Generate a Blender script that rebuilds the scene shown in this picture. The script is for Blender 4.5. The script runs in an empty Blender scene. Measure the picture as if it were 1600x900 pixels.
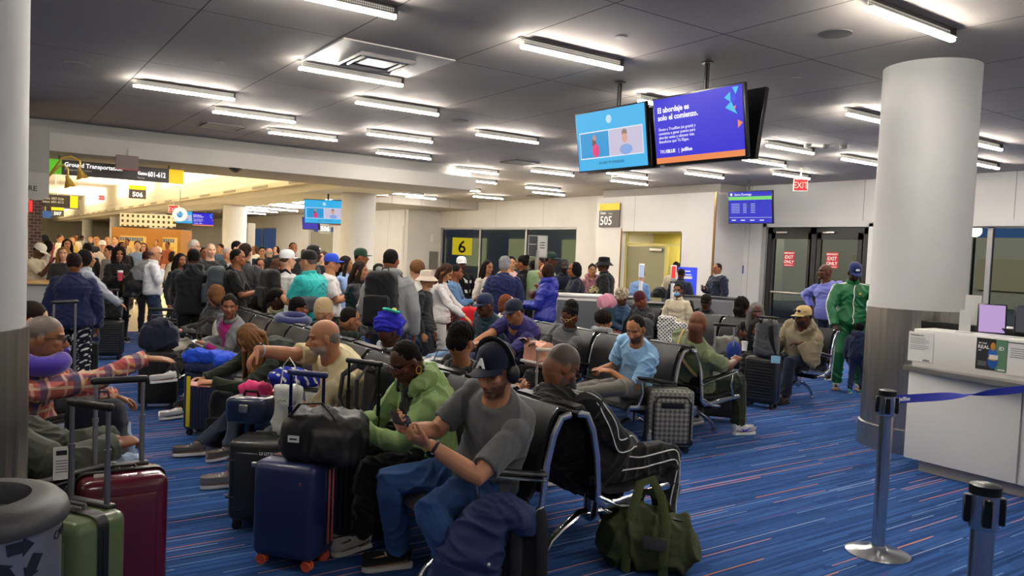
import bpy, bmesh, math, random
import numpy as np
from mathutils import Vector, Matrix, Euler
PI = math.pi
random.seed(7); rng = np.random.default_rng(7)
SC = bpy.context.scene
COL = SC.collection
V = lambda *a: np.array(a, float)
def nrm(v):
    v = np.asarray(v, float); n = np.linalg.norm(v); return v / n if n > 1e-9 else v

# ------------------------------------------------------------------ camera
YAW, PIT, ROL, FPX, CH = math.radians(34.466), math.radians(2.605), math.radians(2.416), 1216.3, 1.7
CF = V(math.sin(YAW)*math.cos(PIT), math.cos(YAW)*math.cos(PIT), -math.sin(PIT))
_r = V(math.cos(YAW), -math.sin(YAW), 0); _u = np.cross(_r, CF)
CX = _r*math.cos(ROL) + _u*math.sin(ROL); CY = -_r*math.sin(ROL) + _u*math.cos(ROL)
CC = V(0, 0, CH)
cam_d = bpy.data.cameras.new('camera'); cam = bpy.data.objects.new('camera', cam_d); COL.objects.link(cam)
cam_d.sensor_width = 36; cam_d.lens = FPX/1600*36; cam_d.clip_start = 0.05; cam_d.clip_end = 500
cam.matrix_world = Matrix(((CX[0], CY[0], -CF[0], 0), (CX[1], CY[1], -CF[1], 0), (CX[2], CY[2], -CF[2], CH), (0, 0, 0, 1)))
SC.camera = cam
def ray(px, py): return CX*(px-800)/FPX - CY*(py-450)/FPX + CF
def at(px, py, z=0.0):
    d = ray(px, py); return CC + d*(z-CH)/d[2]
def atD(px, py, D): return CC + ray(px, py)*D
def pj(p):
    d = np.asarray(p, float)-CC; z = d@CF
    return np.array([800+FPX*(d@CX)/z, 450-FPX*(d@CY)/z])

# ------------------------------------------------------------------ world, view
w = bpy.data.worlds.new('world'); SC.world = w; w.use_nodes = True
wb = w.node_tree.nodes['Background']; wb.inputs[0].default_value = (0.035, 0.07, 0.15, 1); wb.inputs[1].default_value = 1.0
SC.view_settings.view_transform = 'Standard'; SC.view_settings.look = 'None'
SC.view_settings.exposure = 0.6; SC.view_settings.gamma = 1.0; SC.view_settings.use_curve_mapping = False
SC.cycles.max_bounces = 6; SC.cycles.diffuse_bounces = 4; SC.cycles.glossy_bounces = 3; SC.cycles.transmission_bounces = 6
SC.cycles.transparent_max_bounces = 8; SC.cycles.caustics_reflective = False; SC.cycles.caustics_refractive = False
LAMP_E, COVE_E = 120.0, 430.0
def area_light(name, loc, size, power, color, rot=(0, 0, 0)):
    l = bpy.data.lights.new(name, 'AREA'); l.shape = 'RECTANGLE'; l.size, l.size_y = size; l.energy = power; l.color = color
    o = bpy.data.objects.new(name, l); COL.objects.link(o); o.location = loc; o.rotation_euler = rot; return o
# cove lighting of the concourse: fittings on the ledges wash its high ceiling
for yy in (22, 34, 48, 66, 88):
    area_light('cove_light', (6.7, yy, 3.75), (0.3, 12), COVE_E, (1, .86, .66), (0, math.radians(180-30), 0))
    area_light('cove_light', (-5.6, yy, 3.75), (0.3, 12), COVE_E*.7, (1, .86, .66), (0, math.radians(180+30), 0))

# ------------------------------------------------------------------ materials
def hexc(h, a=1):
    h = h.lstrip('#'); c = [int(h[i:i+2], 16)/255 for i in (0, 2, 4)]
    return tuple([x/12.92 if x <= .04045 else ((x+.055)/1.055)**2.4 for x in c]+[a])
MATS = {}
def mat(name, col='#808080', rough=.6, metal=0, emit=None, estr=0, bump=0, bscale=60, spec=.5, trans=0, vcol=False, alpha=1, var=0, coat=0, sheen=0):
    if name in MATS: return MATS[name]
    m = bpy.data.materials.new(name); m.use_nodes = True; nt = m.node_tree; b = nt.nodes['Principled BSDF']
    c = hexc(col) if isinstance(col, str) else col
    b.inputs['Base Color'].default_value = c; b.inputs['Roughness'].default_value = rough; b.inputs['Metallic'].default_value = metal
    b.inputs['Specular IOR Level'].default_value = spec; b.inputs['Transmission Weight'].default_value = trans; b.inputs['Alpha'].default_value = alpha
    b.inputs['Coat Weight'].default_value = coat; b.inputs['Sheen Weight'].default_value = sheen
    if emit:
        b.inputs['Emission Color'].default_value = hexc(emit) if isinstance(emit, str) else emit; b.inputs['Emission Strength'].default_value = estr
    tc = None
    if bump or var:
        tc = nt.nodes.new('ShaderNodeTexCoord'); nz = nt.nodes.new('ShaderNodeTexNoise'); nz.inputs['Scale'].default_value = bscale; nz.inputs['Detail'].default_value = 4
        nt.links.new(tc.outputs['Object'], nz.inputs['Vector'])
    if name.startswith('hair_'):
        mp = nt.nodes.new('ShaderNodeMapping'); mp.inputs['Scale'].default_value = (1, 1, .16); nt.links.new(tc.outputs['Object'], mp.inputs[0]); nt.links.new(mp.outputs[0], nz.inputs['Vector'])
    if bump:
        bp = nt.nodes.new('ShaderNodeBump'); bp.inputs['Strength'].default_value = bump; bp.inputs['Distance'].default_value = .01
        nt.links.new(nz.outputs['Fac'], bp.inputs['Height']); nt.links.new(bp.outputs['Normal'], b.inputs['Normal'])
    if vcol:
        at_ = nt.nodes.new('ShaderNodeAttribute'); at_.attribute_name = 'Col'; nt.links.new(at_.outputs['Color'], b.inputs['Base Color'])
        b.inputs['Subsurface Weight'].default_value = .12; b.inputs['Subsurface Scale'].default_value = .012
    elif var:
        mx = nt.nodes.new('ShaderNodeMix'); mx.data_type = 'RGBA'; mx.inputs[6].default_value = tuple([x*(1-var) for x in c[:3]]+[1]); mx.inputs[7].default_value = tuple([min(1, x*(1+var)) for x in c[:3]]+[1])
        nt.links.new(nz.outputs['Fac'], mx.inputs[0]); nt.links.new(mx.outputs[2], b.inputs['Base Color'])
    MATS[name] = m; return m
def cloth(col, rough=.85): return mat('cloth_'+col.strip('#'), col, rough, bump=.25, bscale=220, var=.12, spec=.25, sheen=.15)
def hairm(col): return mat('hair_'+col.strip('#'), col, .7, bump=.7, bscale=160, var=.5, spec=.12)
def plastic(col, rough=.4): return mat('plastic_'+col.strip('#')+str(rough), col, rough, bump=.05, bscale=300)
def glow(col, s=1.0): return mat('glow_'+col.strip('#')+str(s), '#000000', .6, emit=col, estr=s*(.62 if s < 5 else 1))
def paint(col, rough=.5): return mat('paint_'+col.strip('#')+str(rough), col, rough, var=.03, bscale=3)
def checks(name, cols, sx, sy):            # woven check / plaid from stacked stripe textures in object space
    if name in MATS: return MATS[name]
    m = mat(name, cols[0], .85, spec=.2); nt = m.node_tree; b = nt.nodes['Principled BSDF']
    tc = nt.nodes.new('ShaderNodeTexCoord'); prev = None
    base = nt.nodes.new('ShaderNodeRGB'); base.outputs[0].default_value = hexc(cols[0]); prev = base.outputs[0]
    for i, (c, ax, sc, th) in enumerate(cols[1:]):
        sp = nt.nodes.new('ShaderNodeVectorMath'); sp.operation = 'DOT_PRODUCT'; sp.inputs[1].default_value = ax; nt.links.new(tc.outputs['Object'], sp.inputs[0])
        mu = nt.nodes.new('ShaderNodeMath'); mu.operation = 'MULTIPLY_ADD'; mu.inputs[1].default_value = sc; mu.inputs[2].default_value = i*.23; nt.links.new(sp.outputs['Value'], mu.inputs[0])
        fr = nt.nodes.new('ShaderNodeMath'); fr.operation = 'FRACT'; nt.links.new(mu.outputs[0], fr.inputs[0])
        lt = nt.nodes.new('ShaderNodeMath'); lt.operation = 'LESS_THAN'; lt.inputs[1].default_value = th; nt.links.new(fr.outputs[0], lt.inputs[0])
        f2 = nt.nodes.new('ShaderNodeMath'); f2.operation = 'MULTIPLY'; f2.inputs[1].default_value = sx; nt.links.new(lt.outputs[0], f2.inputs[0])
        mx = nt.nodes.new('ShaderNodeMix'); mx.data_type = 'RGBA'; nt.links.new(f2.outputs[0], mx.inputs[0]); nt.links.new(prev, mx.inputs[6]); mx.inputs[7].default_value = hexc(c); prev = mx.outputs[2]
    nt.links.new(prev, b.inputs['Base Color']); return m
CHROME = mat('chrome', '#c8cacc', .22, 1); STEEL = mat('brushed_steel', '#b8b6b0', .33, 1)
BLACKV = mat('black_vinyl', '#17181a', .45, bump=.15, bscale=300); BLACKP = plastic('#101113'); WHITE = paint('#dcdcda')
SKIN = mat('skin', '#a06a4a', .48, vcol=True, spec=.35, bump=.08, bscale=500)

# ------------------------------------------------------------------ mesh building
def rotm(ax, ay=None, az=None):
    if ay is None: return np.array(Matrix.Rotation(ax, 3, 'Z'))
    return np.array(Euler((ax, ay, az)).to_matrix())
class MB:
    def __init__(s): s.v = []; s.f = []; s.n = 0; s.mi = []
    def add(s, v, f, mi=0):
        v = np.asarray(v, float); s.v.append(v); s.f += [tuple(int(i)+s.n for i in q) for q in f]; s.mi += [mi]*len(f); s.n += len(v); return s
    def box(s, c, d, R=None, mi=0):
        h = np.array(d)/2; v = np.array([[x, y, z] for x in (-1, 1) for y in (-1, 1) for z in (-1, 1)])*h
        if R is not None: v = v @ np.asarray(R).T
        return s.add(v+np.array(c), [(0, 1, 3, 2), (4, 6, 7, 5), (0, 4, 5, 1), (2, 3, 7, 6), (0, 2, 6, 4), (1, 5, 7, 3)], mi)
    def rbox(s, c, d, r, R=None, seg=3, mi=0, taper=0):     # box with rounded edges
        bm = bmesh.new(); bmesh.ops.create_cube(bm, size=1)
        for v in bm.verts:
            v.co = Vector((v.co.x*d[0], v.co.y*d[1], v.co.z*d[2]))
            if taper and v.co.z > 0: v.co.x *= 1-taper; v.co.y *= 1-taper
        bmesh.ops.bevel(bm, geom=bm.edges[:], offset=r, segments=seg, profile=.5, affect='EDGES')
        bm.verts.index_update(); v = np.array([x.co[:] for x in bm.verts]); f = [[x.index for x in q.verts] for q in bm.faces]; bm.free()
        if R is not None: v = v @ np.asarray(R).T
        return s.add(v+np.array(c), f, mi)
    def ell(s, c, r, R=None, n=16, m=10, mi=0):
        v = [[0, 0, 1]]
        for i in range(1, m):
            t = PI*i/m
            for j in range(n): a = 2*PI*j/n; v.append([math.sin(t)*math.cos(a), math.sin(t)*math.sin(a), math.cos(t)])
        v.append([0, 0, -1]); f = []
        for j in range(n): f.append((0, 1+j, 1+(j+1) % n))
        for i in range(m-2):
            for j in range(n): a = 1+i*n; f.append((a+j, a+n+j, a+n+(j+1) % n, a+(j+1) % n))
        a = 1+(m-2)*n
        for j in range(n): f.append((a+j, len(v)-1, a+(j+1) % n))
        v = np.array(v)*np.array(r)
        if R is not None: v = v @ np.asarray(R).T
        return s.add(v+np.array(c), f, mi)
    def rings(s, R, cap=True, mi=0, closed=False):          # R: list of (n,3) rings
        n = len(R[0]); k = len(R); f = []
        for i in range(k if closed else k-1):
            a, b = i*n, ((i+1) % k)*n
            for j in range(n): f.append((a+j, a+(j+1) % n, b+(j+1) % n, b+j))
        if cap and not closed: f.append(tuple(range(n))[::-1]); f.append(tuple((k-1)*n+j for j in range(n)))
        return s.add(np.vstack(R), f, mi)
    def tube(s, P, r, n=10, flat=None, up=None, cap=True, rnd=True, closed=False, mi=0):
        P = [np.asarray(p, float) for p in P]; k = len(P); r = [r]*k if np.isscalar(r) else list(r); R = []
        T = []
        for i in range(k):
            if closed: T.append(nrm(P[(i+1) % k]-P[i-1]))
            else: T.append(nrm(P[min(i+1, k-1)]-P[max(i-1, 0)]))
        u = np.asarray(up, float) if up is not None else (V(0, 0, 1) if abs(T[0][2]) < .9 else V(1, 0, 0))
        fx, fy = flat if flat else (1, 1); a = np.linspace(0, 2*PI, n, endpoint=False); first = True
        for i in range(k):
            u = nrm(u-T[i]*(u@T[i])) if not (up is not None and flat) else nrm(np.asarray(up, float)-T[i]*(np.asarray(up, float)@T[i]))
            sd = np.cross(T[i], u)
            ring = lambda c, q: c+np.outer(np.cos(a)*q*fx, sd)+np.outer(np.sin(a)*q*fy, u)
            if rnd and not closed and i == 0: R += [ring(P[0]-T[0]*r[0]*.85, r[0]*.45), ring(P[0]-T[0]*r[0]*.5, r[0]*.82)]
            R.append(ring(P[i], r[i]))
            if rnd and not closed and i == k-1: R += [ring(P[i]+T[i]*r[i]*.5, r[i]*.82), ring(P[i]+T[i]*r[i]*.85, r[i]*.45)]
        return s.rings(R, cap, mi, closed)
    def lathe(s, prof, c=(0, 0, 0), n=32, mi=0, R=None, cap=True):   # prof: (radius, z)
        a = np.linspace(0, 2*PI, n, endpoint=False)
        rr = [np.stack([np.cos(a)*p[0], np.sin(a)*p[0], np.full(n, p[1])], 1) for p in prof]
        if R is not None: rr = [q @ np.asarray(R).T for q in rr]
        return s.rings([q+np.array(c) for q in rr], cap, mi)
    def prism(s, poly, y0, y1, ax=1, mi=0, tr=None):        # polygon in the other two axes, extruded along ax
        n = len(poly); A = []
        for y in (y0, y1):
            for p in poly: q = [p[0], p[1]]; q.insert(ax, y); A.append(q)
        A = np.array(A, float)
        if tr is not None: A = tr(A)
        return s.add(A, [tuple(range(n)), tuple(range(2*n-1, n-1, -1))]+[(i, i+n, (i+1) % n+n, (i+1) % n) for i in range(n)], mi)
    def quad(s, a, b, c, d, mi=0): return s.add([a, b, c, d], [(0, 1, 2, 3)], mi)
    def xf(s, R, t=(0, 0, 0)):
        s.v = [q @ np.asarray(R).T + np.array(t) for q in s.v]; return s
    def mesh(s, name, mats, smooth=True):
        me = bpy.data.meshes.new(name); me.from_pydata(np.vstack(s.v).tolist() if s.v else [], [], s.f)
        for m in (mats if isinstance(mats, (list, tuple)) else [mats]): me.materials.append(m)
        if any(s.mi): me.polygons.foreach_set('material_index', s.mi)
        bm = bmesh.new(); bm.from_mesh(me); bmesh.ops.recalc_face_normals(bm, faces=bm.faces[:]); bm.to_mesh(me); bm.free()
        if smooth: me.shade_smooth(); me.set_sharp_from_angle(angle=math.radians(38))
        return me
    def build(s, name, mats, parent=None, smooth=True, bevel=0, mat4=None):
        o = bpy.data.objects.new(name, s.mesh(name, mats, smooth)); COL.objects.link(o)
        if parent is not None: o.parent = parent
        if mat4 is not None: o.matrix_local = mat4
        if bevel: b = o.modifiers.new('bevel', 'BEVEL'); b.width = bevel; b.segments = 2; b.limit_method = 'ANGLE'
        return o
def tag(o, label=None, cat=None, group=None, kind=None):
    if label: o['label'] = label
    if cat: o['category'] = cat
    if group: o['group'] = group
    if kind: o['kind'] = kind
    return o
def empty(name, loc=(0, 0, 0), rz=0, label=None, cat=None, group=None, M=None):
    o = bpy.data.objects.new(name, None); COL.objects.link(o); o.empty_display_size = .1
    o.location = loc; o.rotation_euler = (0, 0, rz)
    if M is not None: o.matrix_world = M
    return tag(o, label, cat, group)
def struct(o, label=None): o['kind'] = 'structure'; (label and tag(o, label)); return o
FONTS = []
def solid_text():
    dg = bpy.context.evaluated_depsgraph_get()
    for o in FONTS:
        me = bpy.data.meshes.new_from_object(o.evaluated_get(dg)); n = bpy.data.objects.new('lettering', me); COL.objects.link(n); n.parent = o.parent; n.matrix_parent_inverse = o.matrix_parent_inverse; n.matrix_local = o.matrix_local
    for o in FONTS: bpy.data.objects.remove(o)
    FONTS.clear()
def text(body, size, loc, M, m, parent=None, name='lettering', align='LEFT', ext=.001, bold=0, sx=1):
    c = bpy.data.curves.new(name, 'FONT'); c.body = body; c.size = size; c.align_x = align; c.extrude = ext; c.offset = bold; c.resolution_u = 2; c.space_character = 1.0
    c.materials.append(m); FONTS.append(None); o = bpy.data.objects.new(name, c); FONTS[-1] = o; COL.objects.link(o)
    if parent is not None: o.parent = parent
    X, Y, Z = [Vector(q) for q in M]; X = X*sx
    o.matrix_local = Matrix(((X.x, Y.x, Z.x, loc[0]), (X.y, Y.y, Z.y, loc[1]), (X.z, Y.z, Z.z, loc[2]), (0, 0, 0, 1))); return o
def copy_tree(o, parent=None):
    c = o.copy(); COL.objects.link(c); c.parent = parent
    for ch in list(o.children): copy_tree(ch, c)
    return c

# ------------------------------------------------------------------ structure
def nodes_floor():
    m = mat('blue_carpet', '#1c3f86', .95, spec=.1); nt = m.node_tree; N = nt.nodes; L = nt.links; b = N['Principled BSDF']
    geo = N.new('ShaderNodeNewGeometry'); prev = None
    sp = N.new('ShaderNodeSeparateXYZ'); L.new(geo.outputs['Position'], sp.inputs[0])
    def mth(op, a, b_=None, c_=None):
        q = N.new('ShaderNodeMath'); q.operation = op
        for i, z in enumerate((a, b_, c_)):
            if z is None: continue
            if isinstance(z, (int, float)): q.inputs[i].default_value = z
            else: L.new(z, q.inputs[i])
        return q.outputs[0]
    def wn(a, b_):
        cb = N.new('ShaderNodeCombineXYZ'); L.new(a, cb.inputs[0]); L.new(b_, cb.inputs[1]); q = N.new('ShaderNodeTexWhiteNoise'); q.noise_dimensions = '2D'; L.new(cb.outputs[0], q.inputs['Vector']); return q.outputs['Value']
    def cells(rows, length, off):        # tufted dashes: rows of random segments running along X
        row = mth('FLOOR', mth('MULTIPLY_ADD', sp.outputs['Y'], rows, off)); r = wn(row, row); 
        cell = mth('FLOOR', mth('MULTIPLY_ADD', sp.outputs['X'], 1/length, mth('MULTIPLY', r, 37.7))); return wn(row, mth('ADD', cell, off))
    def mixc(f, lo, hi, a, c, k=1.0):
        t = mth('MULTIPLY', mth('MULTIPLY', mth('GREATER_THAN', f, lo), mth('LESS_THAN', f, hi)), k)
        mx = N.new('ShaderNodeMix'); mx.data_type = 'RGBA'; L.new(t, mx.inputs[0])
        if isinstance(a, str): mx.inputs[6].default_value = hexc(a)
        else: L.new(a, mx.inputs[6])
        mx.inputs[7].default_value = hexc(c); return mx.outputs[2]
    def thin(rows, off, frac): return mth('LESS_THAN', mth('FRACT', mth('MULTIPLY_ADD', sp.outputs['Y'], rows, off)), frac)
    def line(f, lo, hi, msk, a, c, k): return mixc(mth('MULTIPLY', f, msk), max(lo, 1e-4), hi, a, c, k)
    f1 = cells(34, .9, 0); f2 = cells(31, .62, 13); f3 = cells(27, .75, 71); f4 = cells(90, .5, 29)
    c = mixc(f1, 0, .30, '#32558e', '#2b4b82'); c = mixc(f1, .30, .5, c, '#385e9b'); c = mixc(f1, .5, .58, c, '#274472'); c = mixc(f4, 0, .12, c, '#253f6e', .7); c = mixc(f4, .12, .2, c, '#4368a2', .7)
    c = line(f2, 0, .07, thin(31, 13, .34), c, '#c08a8c', .85); c = line(f2, .07, .13, thin(31, 13, .26), c, '#7c9cc8', .8); c = line(f2, .13, .16, thin(31, 13, .6), c, '#5a5488', .7)
    c = line(f3, 0, .05, thin(27, 71, .30), c, '#cc8474', .9); c = line(f3, .05, .09, thin(27, 71, .24), c, '#a8b4d0', .7)
    L.new(c, b.inputs['Base Color'])
    nz = N.new('ShaderNodeTexNoise'); nz.inputs['Scale'].default_value = 350; L.new(geo.outputs['Position'], nz.inputs['Vector'])
    bp = N.new('ShaderNodeBump'); bp.inputs['Strength'].default_value = .5; bp.inputs['Distance'].default_value = .004; L.new(nz.outputs['Fac'], bp.inputs['Height']); L.new(bp.outputs['Normal'], b.inputs['Normal'])
    return m
def grid_mat(name, base, line, px, py, ox, oy, wd, axes=('X', 'Y'), rough=.8):
    m = mat(name, base, rough, spec=.2); nt = m.node_tree; N = nt.nodes; L = nt.links; b = N['Principled BSDF']
    geo = N.new('ShaderNodeNewGeometry'); sp = N.new('ShaderNodeSeparateXYZ'); L.new(geo.outputs['Position'], sp.inputs[0]); outs = []
    for ax, p, o in ((axes[0], px, ox), (axes[1], py, oy)):
        if p <= 0: continue
        a = N.new('ShaderNodeMath'); a.operation = 'SUBTRACT'; a.inputs[1].default_value = o-wd/2; L.new(sp.outputs[ax], a.inputs[0])
        q = N.new('ShaderNodeMath'); q.operation = 'FLOORED_MODULO'; q.inputs[1].default_value = p; L.new(a.outputs[0], q.inputs[0])
        t = N.new('ShaderNodeMath'); t.operation = 'LESS_THAN'; t.inputs[1].default_value = wd; L.new(q.outputs[0], t.inputs[0]); outs.append(t.outputs[0])
    f = outs[0]
    if len(outs) > 1: q = N.new('ShaderNodeMath'); q.operation = 'MAXIMUM'; L.new(outs[0], q.inputs[0]); L.new(outs[1], q.inputs[1]); f = q.outputs[0]
    nz = N.new('ShaderNodeTexNoise'); nz.inputs['Scale'].default_value = 2; L.new(geo.outputs['Position'], nz.inputs['Vector'])
    m0 = N.new('ShaderNodeMix'); m0.data_type = 'RGBA'; L.new(nz.outputs['Fac'], m0.inputs[0]); c = hexc(base)
    m0.inputs[6].default_value = tuple([x*.93 for x in c[:3]]+[1]); m0.inputs[7].default_value = tuple([min(1, x*1.05) for x in c[:3]]+[1])
    mx = N.new('ShaderNodeMix'); mx.data_type = 'RGBA'; L.new(f, mx.inputs[0]); L.new(m0.outputs[2], mx.inputs[6]); mx.inputs[7].default_value = hexc(line); L.new(mx.outputs[2], b.inputs['Base Color']); return m
def slab(name, lo, hi, m, parent=None, bevel=0):
    lo, hi = np.array(lo, float), np.array(hi, float); o = MB().box((lo+hi)/2, hi-lo).build(name, m, parent, smooth=False, bevel=bevel)
    return struct(o) if parent is None else o
slab('floor', (-9, -7, -.1), (17, 15.3, 0), nodes_floor())
slab('floor', (-9, 15.3, -.1), (17, 110, 0), grid_mat('concourse_tile', '#cfc4ac', '#a99f8a', 1.2, 1.2, 0, 0, .012, rough=.35))
CEILM = grid_mat('ceiling_panels', '#a5a09a', '#454341', 1.21, 2.42, 1.5, 4.5, .012)
slab('ceiling', (-9, -7, 3.6), (17, 15.3, 3.75), CEILM)
slab('ceiling', (8.7, 15.3, 3.6), (17, 26, 3.75), CEILM); slab('ceiling', (8.7, 26, 3.3), (17, 110, 3.75), CEILM); slab('ceiling', (8.7, 22.5, 3.3), (10.6, 26, 3.6), CEILM)
WALLM = grid_mat('wall_panels', '#cfcdc9', '#8b8985', 3.0, 0, 9.43+.3, 0, .014, axes=('Y', 'X'), rough=.45)
CREAM = paint('#d8d2c0', .7)
# dropped beam at the edge of the gate room
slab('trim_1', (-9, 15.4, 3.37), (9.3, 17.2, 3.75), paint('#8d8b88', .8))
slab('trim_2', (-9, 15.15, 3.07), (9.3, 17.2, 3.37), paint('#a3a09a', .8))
slab('trim_3', (7.1, 17.2, 3.07), (8.7, 110, 3.75), paint('#c9c4b4', .8))
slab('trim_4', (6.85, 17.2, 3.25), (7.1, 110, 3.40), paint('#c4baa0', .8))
slab('ceiling', (-9, 17.2, 4.9), (7.1, 110, 5.05), paint('#efe9da', .8))
slab('trim_5', (7.1, 17.2, 3.75), (7.3, 110, 5.0), CREAM)
slab('trim_6', (-9, 17.0, 3.75), (7.1, 17.2, 5.05), CREAM)
slab('wall_left', (-6.3, 17.2, 0), (-6.0, 110, 5.0), CREAM)
slab('wall_back', (-9, 109.8, 0), (17, 110, 5), CREAM)
slab('wall_near_left', (-9, -7, 0), (-8.8, 17.2, 3.6), WALLM)
slab('wall_front', (-9, -7.2, 0), (17, -7, 3.6), WALLM)
# vent slots along the cove ledge
vs = MB()
for i in range(22): vs.box((6.845, 20+i*3.4, 3.325), (.02, 1.5, .07))
struct(vs.build('trim_7', mat('vent_slots', '#8c8674', .7), smooth=False))
# window wall, gate wall, return, right wall
FRM = mat('window_frame_metal', '#9a9a98', .4, .3); DKF = mat('dark_door_metal', '#2b2d2e', .4, .4)
GLASS = mat('window_glass', '#b8c4cc', .02, trans=1, spec=.5); GLASS.node_tree.nodes['Principled BSDF'].inputs['IOR'].default_value = 1.12
def glazed(name, x, y0, y1, z0, z1, mull, frame, th=.09):
    e = empty(name); e['kind'] = 'structure'
    f = MB()
    for y in mull: f.box((x, y, (z0+z1)/2), (th, .09, z1-z0))
    for z in (z0+.03, z1-.03): f.box((x, (y0+y1)/2, z), (th, y1-y0, .08))
    f.build('window_frame', frame, e, smooth=False)
    MB().box((x, (y0+y1)/2, (z0+z1)/2), (.012, y1-y0, z1-z0)).build('window_pane', GLASS, e, smooth=False); return e
slab('wall_window_side', (16.1, 17.3, 2.62), (16.4, 29.1, 3.6), WALLM); slab('wall_window_pier', (16.1, 17.3, 0), (16.4, 19.85, 2.62), WALLM)
glazed('window_1', 16.2, 19.85, 29.0, .0, 2.62, (19.9, 22.8, 25.9, 28.95), FRM)
slab('wall_gate', (14.75, 16.2, 0), (16.4, 17.3, 3.38), WALLM); slab('wall_gate_lintel', (14.75, 13.99, 2.42), (16.4, 16.2, 3.38), WALLM); slab('wall_gate_end', (14.75, 12.9, 0), (16.4, 13.99, 3.38), WALLM)
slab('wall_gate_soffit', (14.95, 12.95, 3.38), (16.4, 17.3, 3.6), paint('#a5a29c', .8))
slab('wall_right_lintel', (15.85, -7, 2.62), (16.1, 12.9, 3.6), WALLM); slab('wall_right_pier', (15.85, 12.2, 0), (16.1, 12.9, 2.62), WALLM)
slab('wall_right_low', (15.85, -7, 0), (16.1, 9.3, .12), WALLM)
slab('wall_far', (14.6, 29.05, 0), (16.4, 29.3, 3.6), WALLM); slab('wall_far_side', (14.55, 29.3, 2.6), (14.8, 110, 3.6), WALLM)
for a, b in ((29.3, 37), (40.5, 46), (56, 70), (84, 110)): slab('wall_far_pier', (14.5, a, 0), (14.8, b, 2.6), WALLM)
glazed('window_2', 14.7, 46, 56, .2, 2.6, (46, 49.3, 52.6, 56), FRM); glazed('window_3', 14.7, 70, 84, .2, 2.6, (70, 77, 84), FRM)
slab('trim_8', (14.735, 12.88, .0), (14.76, 12.93, 3.38), mat('bronze_edge', '#8a6a44', .3, .9)); slab('trim_9', (14.735, 16.2, .0), (14.76, 16.235, 2.5), MATS['bronze_edge'])
glazed('window_4', 15.95, 9.35, -5, .12, 2.62, (9.38, 9.1, 7.15, 5.0, 2.6, 0, -2.4), FRM)
# far gate door (grey), wall detail
d = slab('door_2', (14.62, 37, 0), (14.7, 40.5, 2.35), paint('#8d8a78', .5))
# emergency exit double doors
dr = empty('door_1'); dr['kind'] = 'structure'
f = MB()
for y, wd in ((12.13, .14), (10.72+.22, .16), (9.62, .14)): f.box((15.93, y, 1.28), (.12, wd, 2.56))
f.box((15.93, 10.87, 2.5), (.12, 2.6, .16)); f.box((15.93, 10.87, .12), (.12, 2.6, .24)); f.build('door_frame', DKF, dr, smooth=False)
for yc in (11.53, 10.28): 
    f = MB(); f.box((15.9, yc-.5, 1.3), (.06, .1, 2.3)); f.box((15.9, yc+.5, 1.3), (.06, .1, 2.3)); f.box((15.9, yc, 2.36), (.06, 1.1, .12)); f.box((15.9, yc, .3), (.06, 1.1, .2)); f.build('door_leaf', DKF, dr, smooth=False)
    MB().box((15.91, yc, 1.3), (.012, 1, 2.1)).build('door_pane', GLASS, dr, smooth=False)
    MB().rbox((15.84, yc, 1.02), (.05, .95, .06), .015).build('push_bar', STEEL, dr)
    MB().rbox((15.85, yc+.25, 2.45), (.06, .3, .05), .01).build('door_closer', STEEL, dr)
slab('trim_10', (15.80, 12.2, 0), (15.86, 12.32, 2.66), FRM); slab('trim_11', (15.80, 9.35, 0), (15.86, 9.55, 2.66), paint('#d2d2ce')); slab('trim_12', (15.80, -5, 2.58), (15.86, 12.3, 2.70), paint('#c9c9c5'))
# gate door in yellow-lit recess
dr = empty('door_3'); dr['kind'] = 'structure'
YEL = paint('#c9bd6e', .6)
MB().box((16.0, 15.1, 2.0), (.05, 2.3, 4)).build('recess_wall', YEL, dr, smooth=False)
MB().box((15.3, 13.97, 1.2), (1.1, .03, 2.4)).build('recess_wall', YEL, dr, smooth=False)
MB().box((14.95, 15.42, 1.0), (.06, 1.45, 2.02)).build('door_leaf', paint('#7f7c5c', .5), dr, smooth=False)
MB().box((14.93, 15.1, 2.07), (.06, 2.2, .06)).box((14.93, 14.62, 1.0), (.07, .09, 2.1)).box((14.93, 16.17, 1.2), (.07, .07, 2.4)).box((14.93, 15.1, 2.4), (.06, 2.2, .05)).build('door_frame', paint('#b7ab63', .5), dr, smooth=False)
MB().rbox((14.88, 14.98, 1.93), (.07, .45, .08), .02).build('door_closer', STEEL, dr)
area_light('recess_light', (15.4, 14.6, 2.38), (.5, .9), 22, (1, .87, .45))
area_light('recess_light', (14.93, 15.1, 2.41), (.04, 1.6), 5, (1, .95, .75))
# round columns
COLST = mat('column_steel', '#a8a49c', .28, .9); nt = COLST.node_tree; tc = nt.nodes.new('ShaderNodeTexCoord'); mp = nt.nodes.new('ShaderNodeMapping'); mp.inputs['Scale'].default_value = (9, 9, .05); nz = nt.nodes.new('ShaderNodeTexNoise'); nz.inputs['Scale'].default_value = 1.5; nz.inputs['Detail'].default_value = 3
bp = nt.nodes.new('ShaderNodeBump'); bp.inputs['Strength'].default_value = .6; bp.inputs['Distance'].default_value = .03; nt.links.new(tc.outputs['Object'], mp.inputs[0]); nt.links.new(mp.outputs[0], nz.inputs['Vector']); nt.links.new(nz.outputs['Fac'], bp.inputs['Height']); nt.links.new(bp.outputs['Normal'], nt.nodes['Principled BSDF'].inputs['Normal'])
def column(x, y, r, zt, steel=1.33, h=3.6, base=.0):
    e = empty('column', (x, y, 0)); e['kind'] = 'structure'
    MB().lathe([(r, steel), (r, h)], n=64).build('column_casing', paint('#cfcfcd', .6), e)
    MB().lathe([(r+.03, 0), (r+.03, .22), (r+.012, .23), (r+.012, steel)], n=64).build('column_cladding', COLST, e)
    return e
c = atD(1432, 480, 7.45); column(c[0], c[1], .42, 3.6)
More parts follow.
